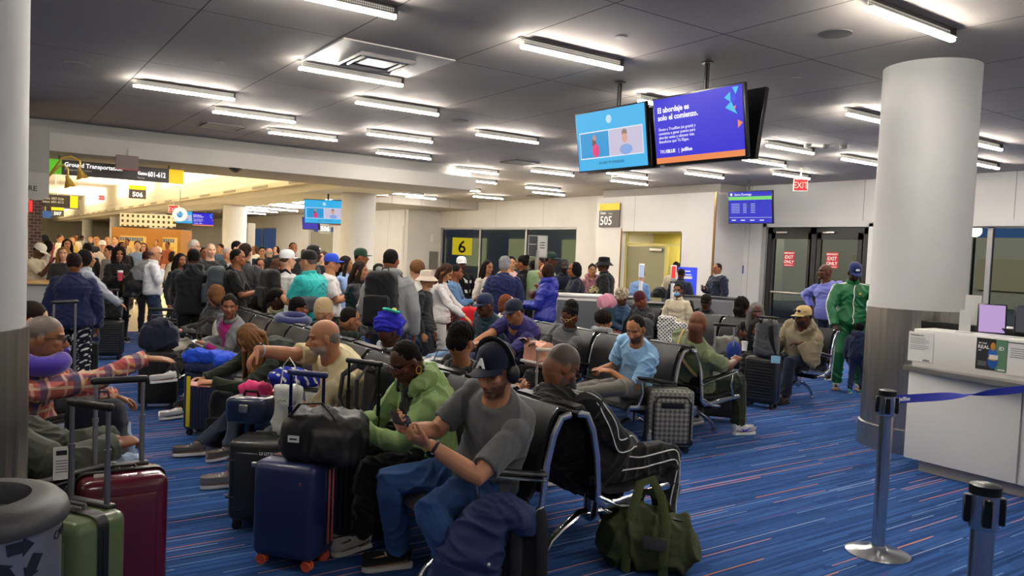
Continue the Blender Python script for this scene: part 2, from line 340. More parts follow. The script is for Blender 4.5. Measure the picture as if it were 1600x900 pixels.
column(-.24, 3.67, .40, 3.6)
for x, y in ((8.2, 19.2), (8.1, 30.8), (8.1, 46.4), (8.1, 62), (8.1, 80), (-1.5, 62), (-1.5, 80)): column(x, y, .44, 3.1, 1.1, 3.1)
area_light('added_outdoor_fill', (30, 20, 9), (6, 30), 2200, (1, .93, .75), (0, math.radians(-60), 0))  # added fill lamp that brightens the buildings outside the windows
# ---- outside: apron, lit terminal wing, pale dusk
slab('ground_outside', (17, -60, -.3), (120, 140, -.1), mat('apron', '#3a3c3e', .9))
tb = empty('terminal_wing', (0, 0, 0), label='pale lit terminal wing seen through the gate windows', cat='building')
MB().box((34, 44, 2.0), (3, 40, 4.6)).build('wall', paint('#b9b39c', .8), tb, smooth=False)
for i in range(6): MB().box((32.4, 27+i*6.4, 1.6), (.1, 3.2, 2.2)).build('lit_window', glow('#c9c489', .55), tb, smooth=False)
MB().box((32.45, 38, 3.6), (.1, 30, .2)).build('light_strip', glow('#f0e8a0', 1.5), tb, smooth=False)
tb = empty('terminal_block', label='long dim terminal block outside the exit doors', cat='building')
MB().box((46, 12, 1.6), (6, 60, 3.8)).build('wall', paint('#8f8a78', .8), tb, smooth=False)
for i in range(7): MB().box((42.9, -10+i*7, 1.6), (.1, 3.5, 1.6)).build('lit_window', glow('#b8a878', .5), tb, smooth=False)
for i, (y, z) in enumerate(((7.0, 3.2), (15, 3.8), (3.0, 2.6))):
    fl_ = empty('apron_light', (30, y*2, 0)); MB().ell((0, 0, z), (.22, .22, .22)).build('globe', glow('#ffe9b0', 12), fl_); MB().tube([(0, 0, -.1), (0, 0, z-.2)], .05, n=8, rnd=False).build('pole', DKF, fl_)
    tag(fl_, ['round white floodlight outside, brightest beyond the podium', 'white floodlight outside beyond the exit doors', 'low warm floodlight outside behind the counter'][i], 'floodlight', 'floodlights on the apron')
# ------------------------------------------------------------------ people
JOBS = []
def finish_jobs():
    dg = bpy.context.evaluated_depsgraph_get()
    for o, post in JOBS:
        old = o.data; me = bpy.data.meshes.new_from_object(o.evaluated_get(dg)); me.name = o.name
        me.materials.clear()
        for m in old.materials: me.materials.append(m)
        if post: post(me)
        o['_d'] = 1; del o['_d']; me.polygons.foreach_set('material_index', np.zeros(len(me.polygons), np.int32)); me.shade_smooth(); NEWME.append((o, me))
    for o, me in NEWME: o.modifiers.clear(); o.data = me
    JOBS.clear(); NEWME.clear()
NEWME = []
def job(mb, name, m, parent, vox, smooth=2, post=None):
    me = bpy.data.meshes.new(name); me.from_pydata(np.vstack(mb.v).tolist(), [], mb.f); me.materials.append(m)
    o = bpy.data.objects.new(name, me); COL.objects.link(o)
    if parent is not None: o.parent = parent
    r = o.modifiers.new('r', 'REMESH'); r.mode = 'VOXEL'; r.voxel_size = vox; r.use_smooth_shade = True
    if smooth: q = o.modifiers.new('s', 'SMOOTH'); q.factor = .5; q.iterations = smooth
    JOBS.append((o, post)); return o
def getv(me): a = np.empty(len(me.vertices)*3, np.float32); me.vertices.foreach_get('co', a); return a.reshape(-1, 3).astype(float)
def getn(me): a = np.empty(len(me.vertices)*3, np.float32); me.vertices.foreach_get('normal', a); return a.reshape(-1, 3).astype(float)
def setv(me, v): me.vertices.foreach_set('co', v.astype(np.float32).ravel()); me.update()
def folds(v, seed, amp, wl=.09):
    """irregular cloth creases: soft warped ridges whose strength comes and goes over the surface"""
    r = np.random.default_rng(seed); d = np.zeros(len(v)); dirs = [V(.3, .9, .6), V(.8, -.3, .7), V(.2, .3, 1), V(-.6, .7, .5)]
    w1 = sum(np.sin(v@(r.normal(size=3)*11)+r.uniform(0, 6)) for _ in range(3))
    for i, dr in enumerate(dirs):
        k = nrm(dr+r.normal(size=3)*.35)*2*PI/(wl*(1.3+.55*i)); s = np.sin(v@k+1.5*w1+r.uniform(0, 6))
        m = np.clip(np.sin(v@(r.normal(size=3)*8)+r.uniform(0, 6))+.25, 0, 1); d += (1-np.abs(s))**2*m*(1+.25*i)
    return d*amp*.75-amp*.25
def blob(v, c, r): return np.exp(-(((v-np.array(c))/np.array(r))**2).sum(1))
def Rax(a, x): return np.array(Matrix.Rotation(x, 3, Vector(a)))
def ik(A, T, l1, l2, pole):
    d = T-A; L = np.linalg.norm(d); mx = (l1+l2)*.995
    if L > mx: T = A+d/L*mx; L = mx; d = T-A
    if L < abs(l1-l2)+.02: L = abs(l1-l2)+.02
    u = nrm(d); a = (l1*l1-l2*l2+L*L)/(2*L); hh = math.sqrt(max(l1*l1-a*a, 0))
    p = np.array(pole, float); p = nrm(p-u*(p@u)); return A+u*a+p*hh, A+u*L
def seg(P, r0, prof, k=6):
    return [P[0]+(P[1]-P[0])*t for t in np.linspace(0, 1, k)], np.interp(np.linspace(0, 1, k), *prof)*r0
def hand(mb, W, d, n, side, k, curl=.35, fr=1.0, spread=.0, point=None, far=False):
    d = nrm(d); n = nrm(n-d*(n@d)); t = np.cross(d, n)*(1 if side < 0 else -1)   # side<0: right hand
    a = np.linspace(0, 2*PI, 14, endpoint=False)
    R = [W+d*x*k+np.outer(np.cos(a)*wd*k, t)+np.outer(np.sin(a)*th*k, n) for x, wd, th in ((-.025, .022, .02), (0, .026, .018), (.03, .036, .016), (.06, .042, .015), (.088, .040, .012), (.094, .03, .008))]
    mb.rings(R)
    for i, (off, L) in enumerate(((.030, .072), (.010, .080), (-.010, .074), (-.029, .058))):
        b = W+d*.083*k+t*off*k; dd = nrm(d+t*(off*spread*8)); c = curl[i] if hasattr(curl, '__len__') else curl; P = [b-d*.012*k, b]; ang = 0
        for j, q in enumerate((.45, .30, .25)):
            ang += c*(.9 if j == 0 else 1.1); P.append(P[-1]+(dd*math.cos(ang)+n*math.sin(ang))*L*q*k)
        mb.tube(P, np.array([.0095, .0095, .0088, .008, .0068])*fr*k, n=8)
    c = curl[0] if hasattr(curl, '__len__') else curl
    b = W+d*.022*k+t*.026*k; u1 = nrm(d*.75+t*.6+n*.35); u2 = nrm(d*.9+t*.15+n*(.3+c*.4))
    mb.tube([b-u1*.01, b+u1*.035*k, b+u1*.035*k+u2*.032*k, b+u1*.035*k+u2*.055*k], np.array([.013, .0115, .0105, .008])*fr*k, n=8)
TORSO_M = [(-.17, .10, .09), (-.10, .158, .118), (0, .172, .122), (.12, .163, .116), (.3, .146, .106), (.5, .150, .110), (.7, .168, .118), (.82, .165, .110), (.90, .142, .094), (.96, .108, .076), (1.02, .072, .062), (1.08, .056, .056)]
TORSO_F = [(-.17, .10, .09), (-.10, .168, .122), (0, .178, .125), (.12, .160, .112), (.3, .126, .094), (.5, .132, .102), (.66, .148, .122), (.80, .144, .102), (.90, .122, .082), (.96, .092, .068), (1.02, .062, .055), (1.08, .05, .05)]
LODV = {0: (.0052, .0075), 1: (.0085, .011), 2: (.012, .016), 3: (.018, .022)}
PEOPLE = {}
def person(label, x, y, yaw, lod=1, h=1.72, pose='stand', fem=False, fat=1.0, skin='#8d5a3c', hair=('short', '#15110f'), top=('#444444', 'long'), pants='#22242c', shoes='#222222', sole='#d8d8d8',
           head=(0, 0, 0), lean=(0, 0), slouch=.04, twist=0, arms=('side', 'side'), legs=None, hz=None, headpx=None, hd=(None, None), hn=(None, None), curl=(.35, .35), beard=None, cap=None, glasses=None,
           hood=False, coat=0, skirt=None, collar=None, brow=None, group=None, seed=None, name='person', headoff=(0, 0), sw=1.0, apole=(None, None), fade=None, belly=0, scarf=None, rot_only=False, tattoo=None):
    """local frame: +x forward, +y to the person's left, z up"""
    k = h/1.72; seed = seed if seed is not None else abs(int(x*131+y*717)) % 9999; vb, vc = LODV[lod]
    root = None; C0 = V(x, y, 0); RZ = rotm(math.radians(yaw)); sit = pose == 'sit'
    hz = hz if hz is not None else (.50 if sit else .925*k); P = V(0, 0, hz)
    lf, ls = math.radians(lean[0]), math.radians(lean[1])
    hy, hp, hr = [math.radians(a) for a in head]
    def upper(lf, ls):
        TR = Rax((0, 0, 1), math.radians(twist)) @ Rax((1, 0, 0), -ls) @ Rax((0, 1, 0), lf)
        N = P+TR@V(0, 0, .505*k*(1-.5*slouch)); HR = Rax((0, 0, 1), hy) @ Rax((0, 1, 0), hp) @ Rax((1, 0, 0), hr)
        HCn = N+TR@V(.008, 0, .048)*k+(.45*(HR@V(0, 0, 1))+.55*(TR@V(0, 0, 1)))*.108*k+HR@V(.012, 0, 0)*k
        return TR, N, HR, HCn
    if headpx is not None:
        tgt = np.array(headpx, float)
        def err(q):
            TR, N, HR, HCn = upper(q[0], q[1]); return pj(C0+RZ@(HCn+V(0, 0, .118*k)))-tgt
        q = np.array([lf, ls])
        for _ in range(12):
            e = err(q); J = np.stack([(err(q+V(1e-3, 0))-e)/1e-3, (err(q+V(0, 1e-3))-e)/1e-3], 1)
            try: st = np.linalg.solve(J.T@J+np.eye(2)*30, -J.T@e)
            except Exception: break
            q = np.clip(q+np.clip(st, -.2, .2), [-.45, -.38], [.95, .38])
        lf, ls = q
    TR, N, HR, HCn = upper(lf, ls)
    tors = TORSO_F if fem else TORSO_M
    up = TR@V(0, 0, 1); back = TR@V(-1, 0, 0)
    ctrl = (P+N)/2+V(0, 0, .10*k)*.5+back*(slouch*.9+ .015)
    def spine(t):
        if t < 0: return P+V(0, 0, t*.5*k)*(1 if not sit else .35)+V(t*(.10 if sit else 0), 0, 0)
        if t > 1: return N+nrm(N-ctrl)*(t-1)*.5*k
        return (1-t)**2*P+2*t*(1-t)*ctrl+t*t*N
    def tring(t, wd, dp, n=30, xo=0):
        c = spine(t); T = nrm(spine(t+.02)-spine(t-.02)); tt = min(max(t, 0), 1)
        lat = nrm((1-tt)*V(0, 1, 0)+tt*(TR@V(0, 1, 0))); fw = nrm(np.cross(lat, T)); lat = np.cross(T, fw)
        a = np.linspace(0, 2*PI, n, endpoint=False); ca, sa = np.cos(a), np.sin(a); e = .82
        return c+fw*xo+np.outer(np.sign(ca)*np.abs(ca)**e*dp, fw)+np.outer(np.sign(sa)*np.abs(sa)**e*wd, lat)
    def torso(infl, t0=-.2, t1=2, mul=1.0, hem=0):
        R = []
        for t, wd, dp in tors:
            if t < t0 or t > t1: continue
            bl = math.exp(-((t-.22)/.25)**2); f = 1+(fat-1)*(1 if t < .9 else .4)
            R.append(tring(t, (wd*f*(sw if t > .6 else 1)*mul+infl+hem*max(0, .2-t))*k, (dp*(f+bl*(fat-1)*.6)*mul+infl+belly*bl*.5+hem*max(0, .2-t)*.6)*k, xo=belly*bl*.5*k))
        return R
    # joints
    S, E, W, HD, HN = {}, {}, {}, {}, {}
    for i, sd in ((0, 1), (1, -1)):
        shw = (.158 if fem else .178)*sw*(1+(fat-1)*.5)
        S[sd] = N+TR@V(-.005, sd*shw*k, -.068*k)
        a = arms[i]; al = .285*k; fl = .255*k
        if isinstance(a, str):
            T = {'side': S[sd]+V(.07, sd*.07, -.515)*k, 'back': S[sd]+V(-.12, sd*.1, -.48)*k, 'lap': V(.27, sd*.06, hz+.15), 'phone': N+RT(TR, V(.30, sd*.045, -.27))*k, 'phonelow': V(.30, sd*.05, hz+.22), 'hip': S[sd]+V(.02, sd*.13, -.40)*k,
                 'cross': N+RT(TR, V(.20, -sd*.08, -.30))*k, 'pocket': S[sd]+V(.12, sd*.05, -.46)*k, 'up': N+RT(TR, V(.26, sd*.05, -.06))*k, 'knee': V(.42, sd*.14, hz+.12), 'strap': N+RT(TR, V(.13, sd*.12, -.12))*k, 'handle': V(.33, sd*.2, .98*k), 'arm': V(.25, sd*.30, hz+.18)}[a]
        elif len(a) == 4: T = RZ.T@(V(*a[:3])-C0)
        else: T = np.array(a, float)
        pole = apole[i] if apole[i] is not None else (V(-.35, sd*.55, -.8) if not (isinstance(a, str) and a == 'hip') else V(-.5, sd*1, 0))
        E[sd], W[sd] = ik(S[sd], T, al, fl, pole)
        fd = nrm(W[sd]-E[sd]); HD[sd] = nrm(hd[i]) if hd[i] is not None else fd
        HN[sd] = nrm(hn[i]) if hn[i] is not None else (V(0, -sd, .0)+V(-.25, 0, 0) if isinstance(a, str) and a in ('side', 'back', 'hip') else (V(-.3, -sd*.6, .6) if isinstance(a, str) and a.startswith('phone') else V(0, -sd*.3, -1)))
    # legs
    HJ, KN, AN, TO = {}, {}, {}, {}
    hjw = .088*(1+(fat-1)*.4)
    for i, sd in ((0, 1), (1, -1)):
        HJ[sd] = P+V(0, sd*hjw*k, -.01*k)
        lg = legs[i] if legs else None
        if lg is None: lg = dict(a=(.50*k, sd*.13, .085*k)) if sit else dict(a=(.0+.05*sd*(seed % 3-1), sd*.11*k, .085*k))
        a = lg['a']; T = RZ.T@(V(*a[:3])-C0) if len(a) == 4 else V(*a)
        KN[sd], AN[sd] = ik(HJ[sd], T, .43*k, .42*k, lg.get('p', (.9, sd*.12, .5 if sit else 0)))
        if a[2] < .15: AN[sd][2] = a[2]
        TO[sd] = nrm(V(*lg['t'])) if 't' in lg else nrm(V(math.cos(sd*.2), math.sin(sd*.2), 0))
    # ---- body: one surface
    b = MB()
    b.rings(torso(-.012)[1:])
    cran = HCn
    def H(*p): return HCn+HR@(V(*p)*k)
    b.tube([N-up*.05*k, N+up*.02*k, HCn+HR@V(-.022, 0, -.05)*k, HCn+HR@V(-.015, 0, 0)*k], [(.056 if not fem else .048)*k*(1+(fat-1)*.6)*q for q in (1.25, 1.05, 1, .9)], n=14)
    he = lambda c, r, ry=0, rx=0: b.ell(H(*c), np.array(r)*k, HR@rotm(rx, ry, 0), n=18, m=12)
    jf = (1+(fat-1)*.45)*(0.94 if fem else 1)
    he((-.012, 0, .032), (.096, .076, .088)); he((.018, 0, -.028), (.070, .060*jf, .078), ry=-.12); he((.046, 0, -.062), (.040, .036*jf, .042)); he((.062, 0, -.092), (.022, .024*jf, .018))
    he((.012, .0, -.062), (.058, .055*jf, .040)); he((.070, 0, .028), (.018, .050, .016))
    for s_ in (1, -1):
        he((.055, s_*.036, -.018), (.026, .024*jf, .022)); he((-.008, s_*.079, -.006), (.017, .010, .031), rx=0)
    he((-.030, 0, -.022), (.074, .069, .078)); he((-.004, 0, -.028), (.062, .067, .060))
    b.tube([H(.082, 0, .018), H(.096, 0, -.008), H(.108, 0, -.026)], np.array([.008, .0105, .0135])*k*(.92 if fem else 1.05), n=8); he((.096, .0, -.032), (.014, .0175, .0095))
    he((.084, 0, -.052), (.0135, .024, .0065)); he((.082, 0, -.063), (.0135, .021, .0075))
    fr = {0: 1, 1: 1.05, 2: 1.25, 3: 1.6}[lod]; am = (1+(fat-1)*.7)*(.86 if fem else 1.0)
    for i, sd in ((0, 1), (1, -1)):
        P1, r1 = seg((S[sd], E[sd]), k*am, ([0, .2, .6, 1], [.052, .052, .046, .040])); P2, r2 = seg((E[sd], W[sd]), k*am, ([0, .25, .7, 1], [.040, .042, .033, .027]))
        b.tube(P1+P2[1:], list(r1)+list(r2[1:]), n=12)
        hand(b, W[sd], HD[sd], HN[sd], sd, k*(.93 if fem else 1.0), curl[i], fr, spread=.25)
        lm = (1+(fat-1)*.5)
        b.tube([HJ[sd]+(KN[sd]-HJ[sd])*t for t in (0, .3, .6, 1)]+[KN[sd]+(AN[sd]-KN[sd])*t for t in (.3, .7, 1)], np.array([.085, .08, .066, .052, .052, .042, .036])*k*lm, n=12)
        b.tube([AN[sd]-TO[sd]*.03*k+V(0, 0, -.02), AN[sd]+TO[sd]*.14*k+V(0, 0, -.045*k)], [.034*k, .026*k], n=8)
    sk = V(*hexc(skin)[:3]); hcol = V(*hexc(hair[1])[:3]) if hair else sk; 
    fcol = V(*hexc(fade)[:3]) if fade else None; bcol = V(*hexc(beard)[:3]) if beard else None; brc = V(*hexc(brow or ('#6b6660' if hair and sum(hcol) > .5 else '#120d0a'))[:3])
    rootM = Matrix.Translation((x, y, 0)) @ Matrix.Rotation(math.radians(yaw), 4, 'Z')
    def post(me):
        v = getv(me); hl = ((v-HCn)@HR)/k; n_ = getn(me); near = np.exp(-np.maximum(0, np.linalg.norm(hl*V(1, 1, .8), axis=1)-.10)/.03)
        dsp = np.zeros(len(v)); fm = (hl[:, 0] > .02)
        for s_ in (1, -1):
            dsp += -.0095*blob(hl, (.083, s_*.031, .010), (.03, .020, .013)); dsp += -.004*blob(hl, (.075, s_*.055, -.045), (.03, .02, .02))
        dsp += -.005*blob(hl, (.10, 0, -.0575), (.03, .026, .0022)) - .004*blob(hl, (.08, 0, -.077), (.03, .03, .006)) - .003*blob(hl, (.09, 0, .016), (.03, .012, .008))
        v += n_*(dsp*k*fm)[:, None]; setv(me, v)
        c = np.tile(sk, (len(v), 1)); mix = lambda m_, q: c.__iadd__((q-c)*np.clip(m_, 0, 1)[:, None])
        mix(.35*blob(hl, (.08, .045, -.02), (.04, .03, .03))+.35*blob(hl, (.08, -.045, -.02), (.04, .03, .03))+.35*blob(hl, (.11, 0, -.03), (.02, .02, .02)), sk*V(1.25, .92, .88))
        for s_ in (1, -1):
            mix(1.0*blob(hl, (-.0, s_*.09, -.006), (.03, .02, .03)), sk*V(1.1, .85, .8))
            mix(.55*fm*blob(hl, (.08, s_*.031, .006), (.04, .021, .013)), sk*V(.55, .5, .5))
            if lod > 0 or True: mix(1.1*fm*blob(hl, (.085, s_*.031, .006), (.04, .0155, .0042)), V(.02, .015, .012))
            mix(1.2*fm*blob(hl, (.085, s_*.034, .0265), (.04, .020, .0048)), brc)
        mix(.85*fm*blob(hl, (.09, 0, -.058), (.04, .024, .009)), sk*V(1.0, .62, .6)+V(.03, 0, 0)); mix(.9*fm*blob(hl, (.09, 0, -.0575), (.04, .024, .0022)), sk*.25)
        if fcol is not None:
            m_ = np.clip((hl[:, 2]-(.005+.9*np.maximum(0, hl[:, 0]-.0)-.25*np.maximum(0, -hl[:, 0])))/.02, 0, 1)*(np.abs(hl[:, 1]) < .2)*(hl[:, 2] > -.06)*(np.linalg.norm(hl, axis=1) < .16)*(np.abs(hl[:, 1]) < .088)
            mix(.9*m_*(1-np.clip((hl[:, 0]-.078+.0*hl[:, 2])/.01, 0, 1)), fcol)
        if bcol is not None:
            m_ = np.clip((-.038-hl[:, 2]+.5*np.maximum(0, .02-hl[:, 0]))/.012, 0, 1)*np.clip((hl[:, 0]+.005)/.02, 0, 1)*np.clip((hl[:, 2]+.135)/.02, 0, 1)*(np.linalg.norm(hl, axis=1) < .15)
            m_ *= 1-.9*blob(hl, (.09, 0, -.058), (.04, .022, .007)); mix(.85*m_, bcol)
        for sd in (1, -1):
            for q in (W[sd]+HD[sd]*.09*k,): mix(.3*np.exp(-(np.linalg.norm(v-q, axis=1)/.05)**2), sk*V(1.2, .9, .85))
        if tattoo:
            q = S[tattoo]+(E[tattoo]-S[tattoo])*.78; m_ = np.exp(-(np.linalg.norm(v-q, axis=1)/.05)**4)*(np.sin(v@V(150, 90, 60)+2*np.sin(v@V(60, -130, 110))) > -.2)*.6; mix(m_, sk*V(.22, .28, .32))
        c *= (1+.06*np.sin(v@V(31, 47, 23)))[:, None]
        at_ = me.color_attributes.new('Col', 'FLOAT_COLOR', 'POINT'); at_.data.foreach_set('color', np.hstack([np.clip(c, 0, 1), np.ones((len(c), 1))]).astype(np.float32).ravel())
    body = job(b, name, SKIN, None, vb, 4 if lod == 0 else 2, post); body.matrix_world = rootM
    tag(body, label, 'toddler' if name == 'toddler' else 'person', group)
    # ---- clothes
    col, sl = top[0], top[1]; tm = top[2] if len(top) > 2 and top[2] is not None else cloth(col); inf = .012+coat
    def shirt_mb(inf, sl, t0=None, t1=1.03):
        s_ = MB(); s_.rings(torso(inf, t0 if t0 is not None else (-.12 if not sit else -.05), t1, hem=.04))
        for sd in (1, -1):
            P1, r1 = seg((S[sd], E[sd]), k*am, ([0, .2, .6, 1], [.058, .056, .052, .048])); P2, r2 = seg((E[sd], W[sd]), k*am, ([0, .25, .7, 1], [.048, .048, .042, .037]))
            P1 = list(P1); r1 = list((r1+inf-.006)*np.array([.74, .95, 1, 1, 1, 1])); P2 = list(P2); r2 = list(r2+inf-.008)
            s_.ell(S[sd], np.array([.057, .057, .057])*k*am+inf*.5)
            if sl == 'long': s_.tube(P1+P2[1:], r1+r2[1:], n=14, rnd=False)
            elif sl == 'roll': s_.tube(P1+P2[1:3], r1+r2[1:3], n=14, rnd=False)
            elif sl == 'short': s_.tube(P1[:5], [q+.006*j/4 for j, q in enumerate(r1[:5])], n=14, rnd=False)
        return s_
    def fpost(sd_, amp, wl=.09):
        def f(me):
            v = getv(me); n_ = getn(me); v += n_*folds(v, sd_, amp, wl)[:, None]; setv(me, v)
        return f
    sm = shirt_mb(inf, sl, t0=(-.17 if coat > .012 and not sit else None)); sname = {'none': 'vest'}.get(sl, 'jacket' if coat > .008 else 'shirt')
    if hood:
        hq = N+TR@V(-.07, 0, .0)*k
        if hood == 'up':
            sm.ell(H(-.025, 0, .03), np.array([.115, .105, .125])*k, HR); 
        else:
            sm.tube([N+TR@V(.085, .045, -.02)*k, N+TR@V(.03, .10, .035)*k, N+TR@V(-.06, .09, .05)*k, N+TR@V(-.11, 0, .035)*k, N+TR@V(-.06, -.09, .05)*k, N+TR@V(.03, -.10, .035)*k, N+TR@V(.085, -.045, -.02)*k], [.02, .034, .044, .056, .044, .034, .02], n=12)
            sm.ell(N+TR@V(-.13, 0, -.035)*k, V(.05, .10, .085)*k, TR)
    if coat > 0 or collar:
        pass
    shirt = job(sm, sname, tm, body, vc, 3, fpost(seed, .010 if lod < 2 else .012)) if sl != 'bare' else None
    if collar or (coat > 0 and not hood):
        cm = MB(); r_ = .066*k*(1+(fat-1)*.3)
        ring = [N+TR@(V(math.cos(a)*r_*1.05, math.sin(a)*r_*1.1, .022+.012*math.cos(a+PI))*1.0) for a in np.linspace(.35, 2*PI-.35, 15)]
        cm.tube(ring, .024*k, n=10, flat=(.45, 1.15), up=up)
        cm.build('collar', cloth(collar) if collar else tm, body)
    pm = pants if not isinstance(pants, str) else cloth(pants)
    if skirt:
        z0, colr = skirt; sk_ = MB(); sk_.rings([tring(0.1, .17*k, .125*k), tring(-.02, .19*k, .14*k), P+V(0, 0, -.2)+np.stack([np.cos(np.linspace(0, 2*PI, 30, endpoint=False))*.19, np.sin(np.linspace(0, 2*PI, 30, endpoint=False))*.23, np.zeros(30)], 1)*k,
                  V(0, 0, z0)+np.stack([np.cos(np.linspace(0, 2*PI, 30, endpoint=False))*.24, np.sin(np.linspace(0, 2*PI, 30, endpoint=False))*.28, np.zeros(30)], 1)*k])
        job(sk_, 'skirt', cloth(colr), body, vc, 2, fpost(seed+3, .014, .12))
    lm = (1+(fat-1)*.55)*(.93 if fem else 1)
    pb = MB(); pb.rings(torso(.006, -.2, .16))
    if sit: pb.rings([P+V(xx, 0, zz)+np.stack([np.zeros(18), np.cos(np.linspace(0, 2*PI, 18, endpoint=False))*wd, np.sin(np.linspace(0, 2*PI, 18, endpoint=False))*hh], 1)*k for xx, zz, wd, hh in ((-.10, .0, .12*fat, .05), (-.04, .0, .17*fat, .085), (.06, .0, .16*fat, .085), (.12, 0, .12, .06))])
    for sd in (1, -1):
        sh = AN[sd]+(KN[sd]-AN[sd])*.04
        pb.tube([HJ[sd]+(KN[sd]-HJ[sd])*t for t in (-.03, .3, .6, .85, 1)]+[KN[sd]+(sh-KN[sd])*t for t in (.15, .45, .75, 1)], (np.array([.095, .092, .080, .072, .068, .066, .064, .058, .056])*lm+.002)*k, n=14, rnd=False)
    job(pb, 'trousers', pm, body, vc, 3, fpost(seed+9, .012, .11))
    if shoes:
        for sd in (1, -1):
            t = TO[sd]; u2 = nrm(np.cross(np.cross(t, V(0, 0, 1)) if abs(t[2]) < .9 else V(0, 1, 0), t)); u2 = u2 if u2[2] > 0 else -u2; l2 = np.cross(u2, t); an = AN[sd]; a = np.linspace(0, 2*PI, 16, endpoint=False)
            def shr(xx, wd, top_, bot): return an+t*xx*k+np.outer(np.cos(a)*wd*k, l2)+np.outer(np.where(np.sin(a) > 0, np.sin(a)*top_, np.sin(a)*bot*.9)*k, u2)
            o_ = MB().rings([shr(-.065, .015, .02, .04), shr(-.055, .032, .035, .055), shr(-.02, .038, .045, .06), shr(.03, .040, .020, .062), shr(.08, .044, -.012, .064), shr(.13, .047, -.03, .066), shr(.165, .042, -.042, .066), shr(.19, .02, -.05, .066)]).build('shoe', cloth(shoes) if isinstance(shoes, str) else shoes, body)
            MB().rings([an-u2*.082*k+t*xx*k*1.03+V(0, 0, 0)+np.outer(np.cos(a)*wd*k, l2)+np.outer(np.clip(np.sin(a)*2, -1, 1)*.014*k, u2) for xx, wd in ((-.068, .014), (-.058, .032), (-.02, .037), (.03, .037), (.09, .045), (.14, .048), (.175, .04), (.192, .018))] if False else
                     [an-u2*.068*k+t*xx*k*1.03+np.outer(np.cos(a)*wd*k, l2)+np.outer(np.clip(np.sin(a)*2, -1, 1)*.012*k, u2) for xx, wd in ((-.066, .014), (-.056, .032), (-.02, .0365), (.03, .038), (.09, .044), (.14, .0465), (.168, .039), (.183, .018))]).build('sole', mat('sole_'+sole.strip('#'), sole, .6), o_)
            if lod == 0:
                lc = MB()
                for j in range(4): q = an+t*(.05+.022*j)*k+u2*(.012-.016*j)*k; lc.tube([q-l2*.022*k, q+u2*.006*k, q+l2*.022*k], .0035, n=6)
                lc.build('shoelaces', cloth('#d8d8d0'), o_)
    # ---- hair
    if hair and hair[0] != 'fade':
        ty = hair[0]; hm = MB(); E_ = lambda c, r, ry=0: hm.ell(H(*c), np.array(r)*k, HR@rotm(0, ry, 0), n=18, m=12); rough_ = .003
        nape = H(-.085, 0, -.02); dn = V(0, 0, -1); bk = HR@V(-1, 0, 0); lt = HR@V(0, 1, 0); fl_ = nrm(V(bk[0], bk[1], 0))
        if ty in ('short', 'bun', 'ponytail', 'long', 'longover', 'longside'): E_((-.020, 0, .046), (.094, .084, .088)); E_((-.052, 0, .005), (.058, .074, .07)); rough_ = .0035
        if ty == 'crop': E_((-.018, 0, .040), (.091, .079, .086)); E_((-.052, 0, .004), (.054, .070, .066)); rough_ = .002
        if ty == 'thick': E_((-.014, 0, .060), (.098, .088, .090)); E_((-.055, 0, .005), (.06, .08, .08)); rough_ = .006
        if ty == 'balding': E_((-.055, 0, .0), (.052, .082, .055)); E_((-.02, 0, -.005), (.05, .081, .042)); rough_ = .002
        if ty == 'afro': E_((-.025, 0, .055), (.118, .112, .112)); rough_ = .007
        if ty == 'bob': E_((-.035, 0, .015), (.100, .100, .122)); E_((-.06, 0, -.05), (.075, .095, .08)); rough_ = .005
        if ty == 'curly': E_((-.035, 0, .03), (.115, .12, .12)); E_((-.06, 0, -.07), (.09, .13, .11)); E_((-.05, .05, -.14), (.07, .07, .09)); E_((-.05, -.05, -.14), (.07, .07, .09)); rough_ = .012
        if ty == 'bun': E_((-.075, 0, .10), (.045, .045, .042))
        if ty == 'puffbun': E_((-.020, 0, .046), (.094, .084, .088)); E_((-.06, 0, .12), (.07, .075, .055)); E_((-.10, 0, .07), (.05, .05, .06)); rough_ = .008
        if ty == 'ponytail': E_((-.105, 0, .03), (.03, .03, .03)); hm.tube([H(-.11, 0, .02), H(-.14, 0, -.03), H(-.14, 0, -.03)+dn*.12*k, H(-.12, 0, -.03)+dn*.24*k], [.022, .030, .028, .012], n=10)
        if ty in ('long', 'longover'):
            a = [H(-.06, 0, .05), H(-.09, 0, -.03), nape+dn*.09*k+fl_*.03, nape+dn*.2*k+fl_*.035, nape+dn*.31*k+fl_*.03]
            hm.tube(a, [.075, .088, .092, .085, .055], n=14, flat=(.45, 1.0), up=lt)
            for s_ in (1, -1): hm.tube([H(.0, s_*.06, .07), H(.012, s_*.080, .0), H(-.005, s_*.085, -.06), H(-.02, s_*.09, -.06)+dn*.11*k, H(-.03, s_*.085, -.06)+dn*.2*k], [.03, .026, .032, .034, .016], n=10, flat=(.8, 1.2), up=lt)
        if ty == 'longover':
            for s_ in (1, -1):
                for j, (x0, y0, L) in enumerate(((.055, .045, .26), (.03, .066, .30), (-.0, .078, .32), (-.035, .080, .30), (-.065, .066, .30))):
                    a0, a1, a2 = H(x0*.6, s_*y0*.7, .095), H(x0+.022, s_*(y0+.012), .03), H(x0+.03, s_*(y0+.014), -.05); hm.tube([a0, a1, a2, a2+dn*L*.45*k, a2+dn*L*k+lt*s_*.01], [.018, .022, .023, .021, .007], n=8, flat=(.8, 1.3), up=lt)
        def hpost(me):
            v = getv(me); n_ = getn(me); r = np.random.default_rng(seed); d = np.zeros(len(v))
            for i in range(5): kk = r.normal(size=3)*(90 if ty in ('curly', 'afro', 'thick', 'puffbun') else 70); d += np.sin(v@kk+2*np.sin(v@(r.normal(size=3)*50)))
            v += n_*(d/5*rough_)[:, None]; setv(me, v)
        hmt = hair[2] if len(hair) > 2 else hairm(hair[1])
        job(hm, 'hair', hmt, body, max(vb, .006), 1, hpost)
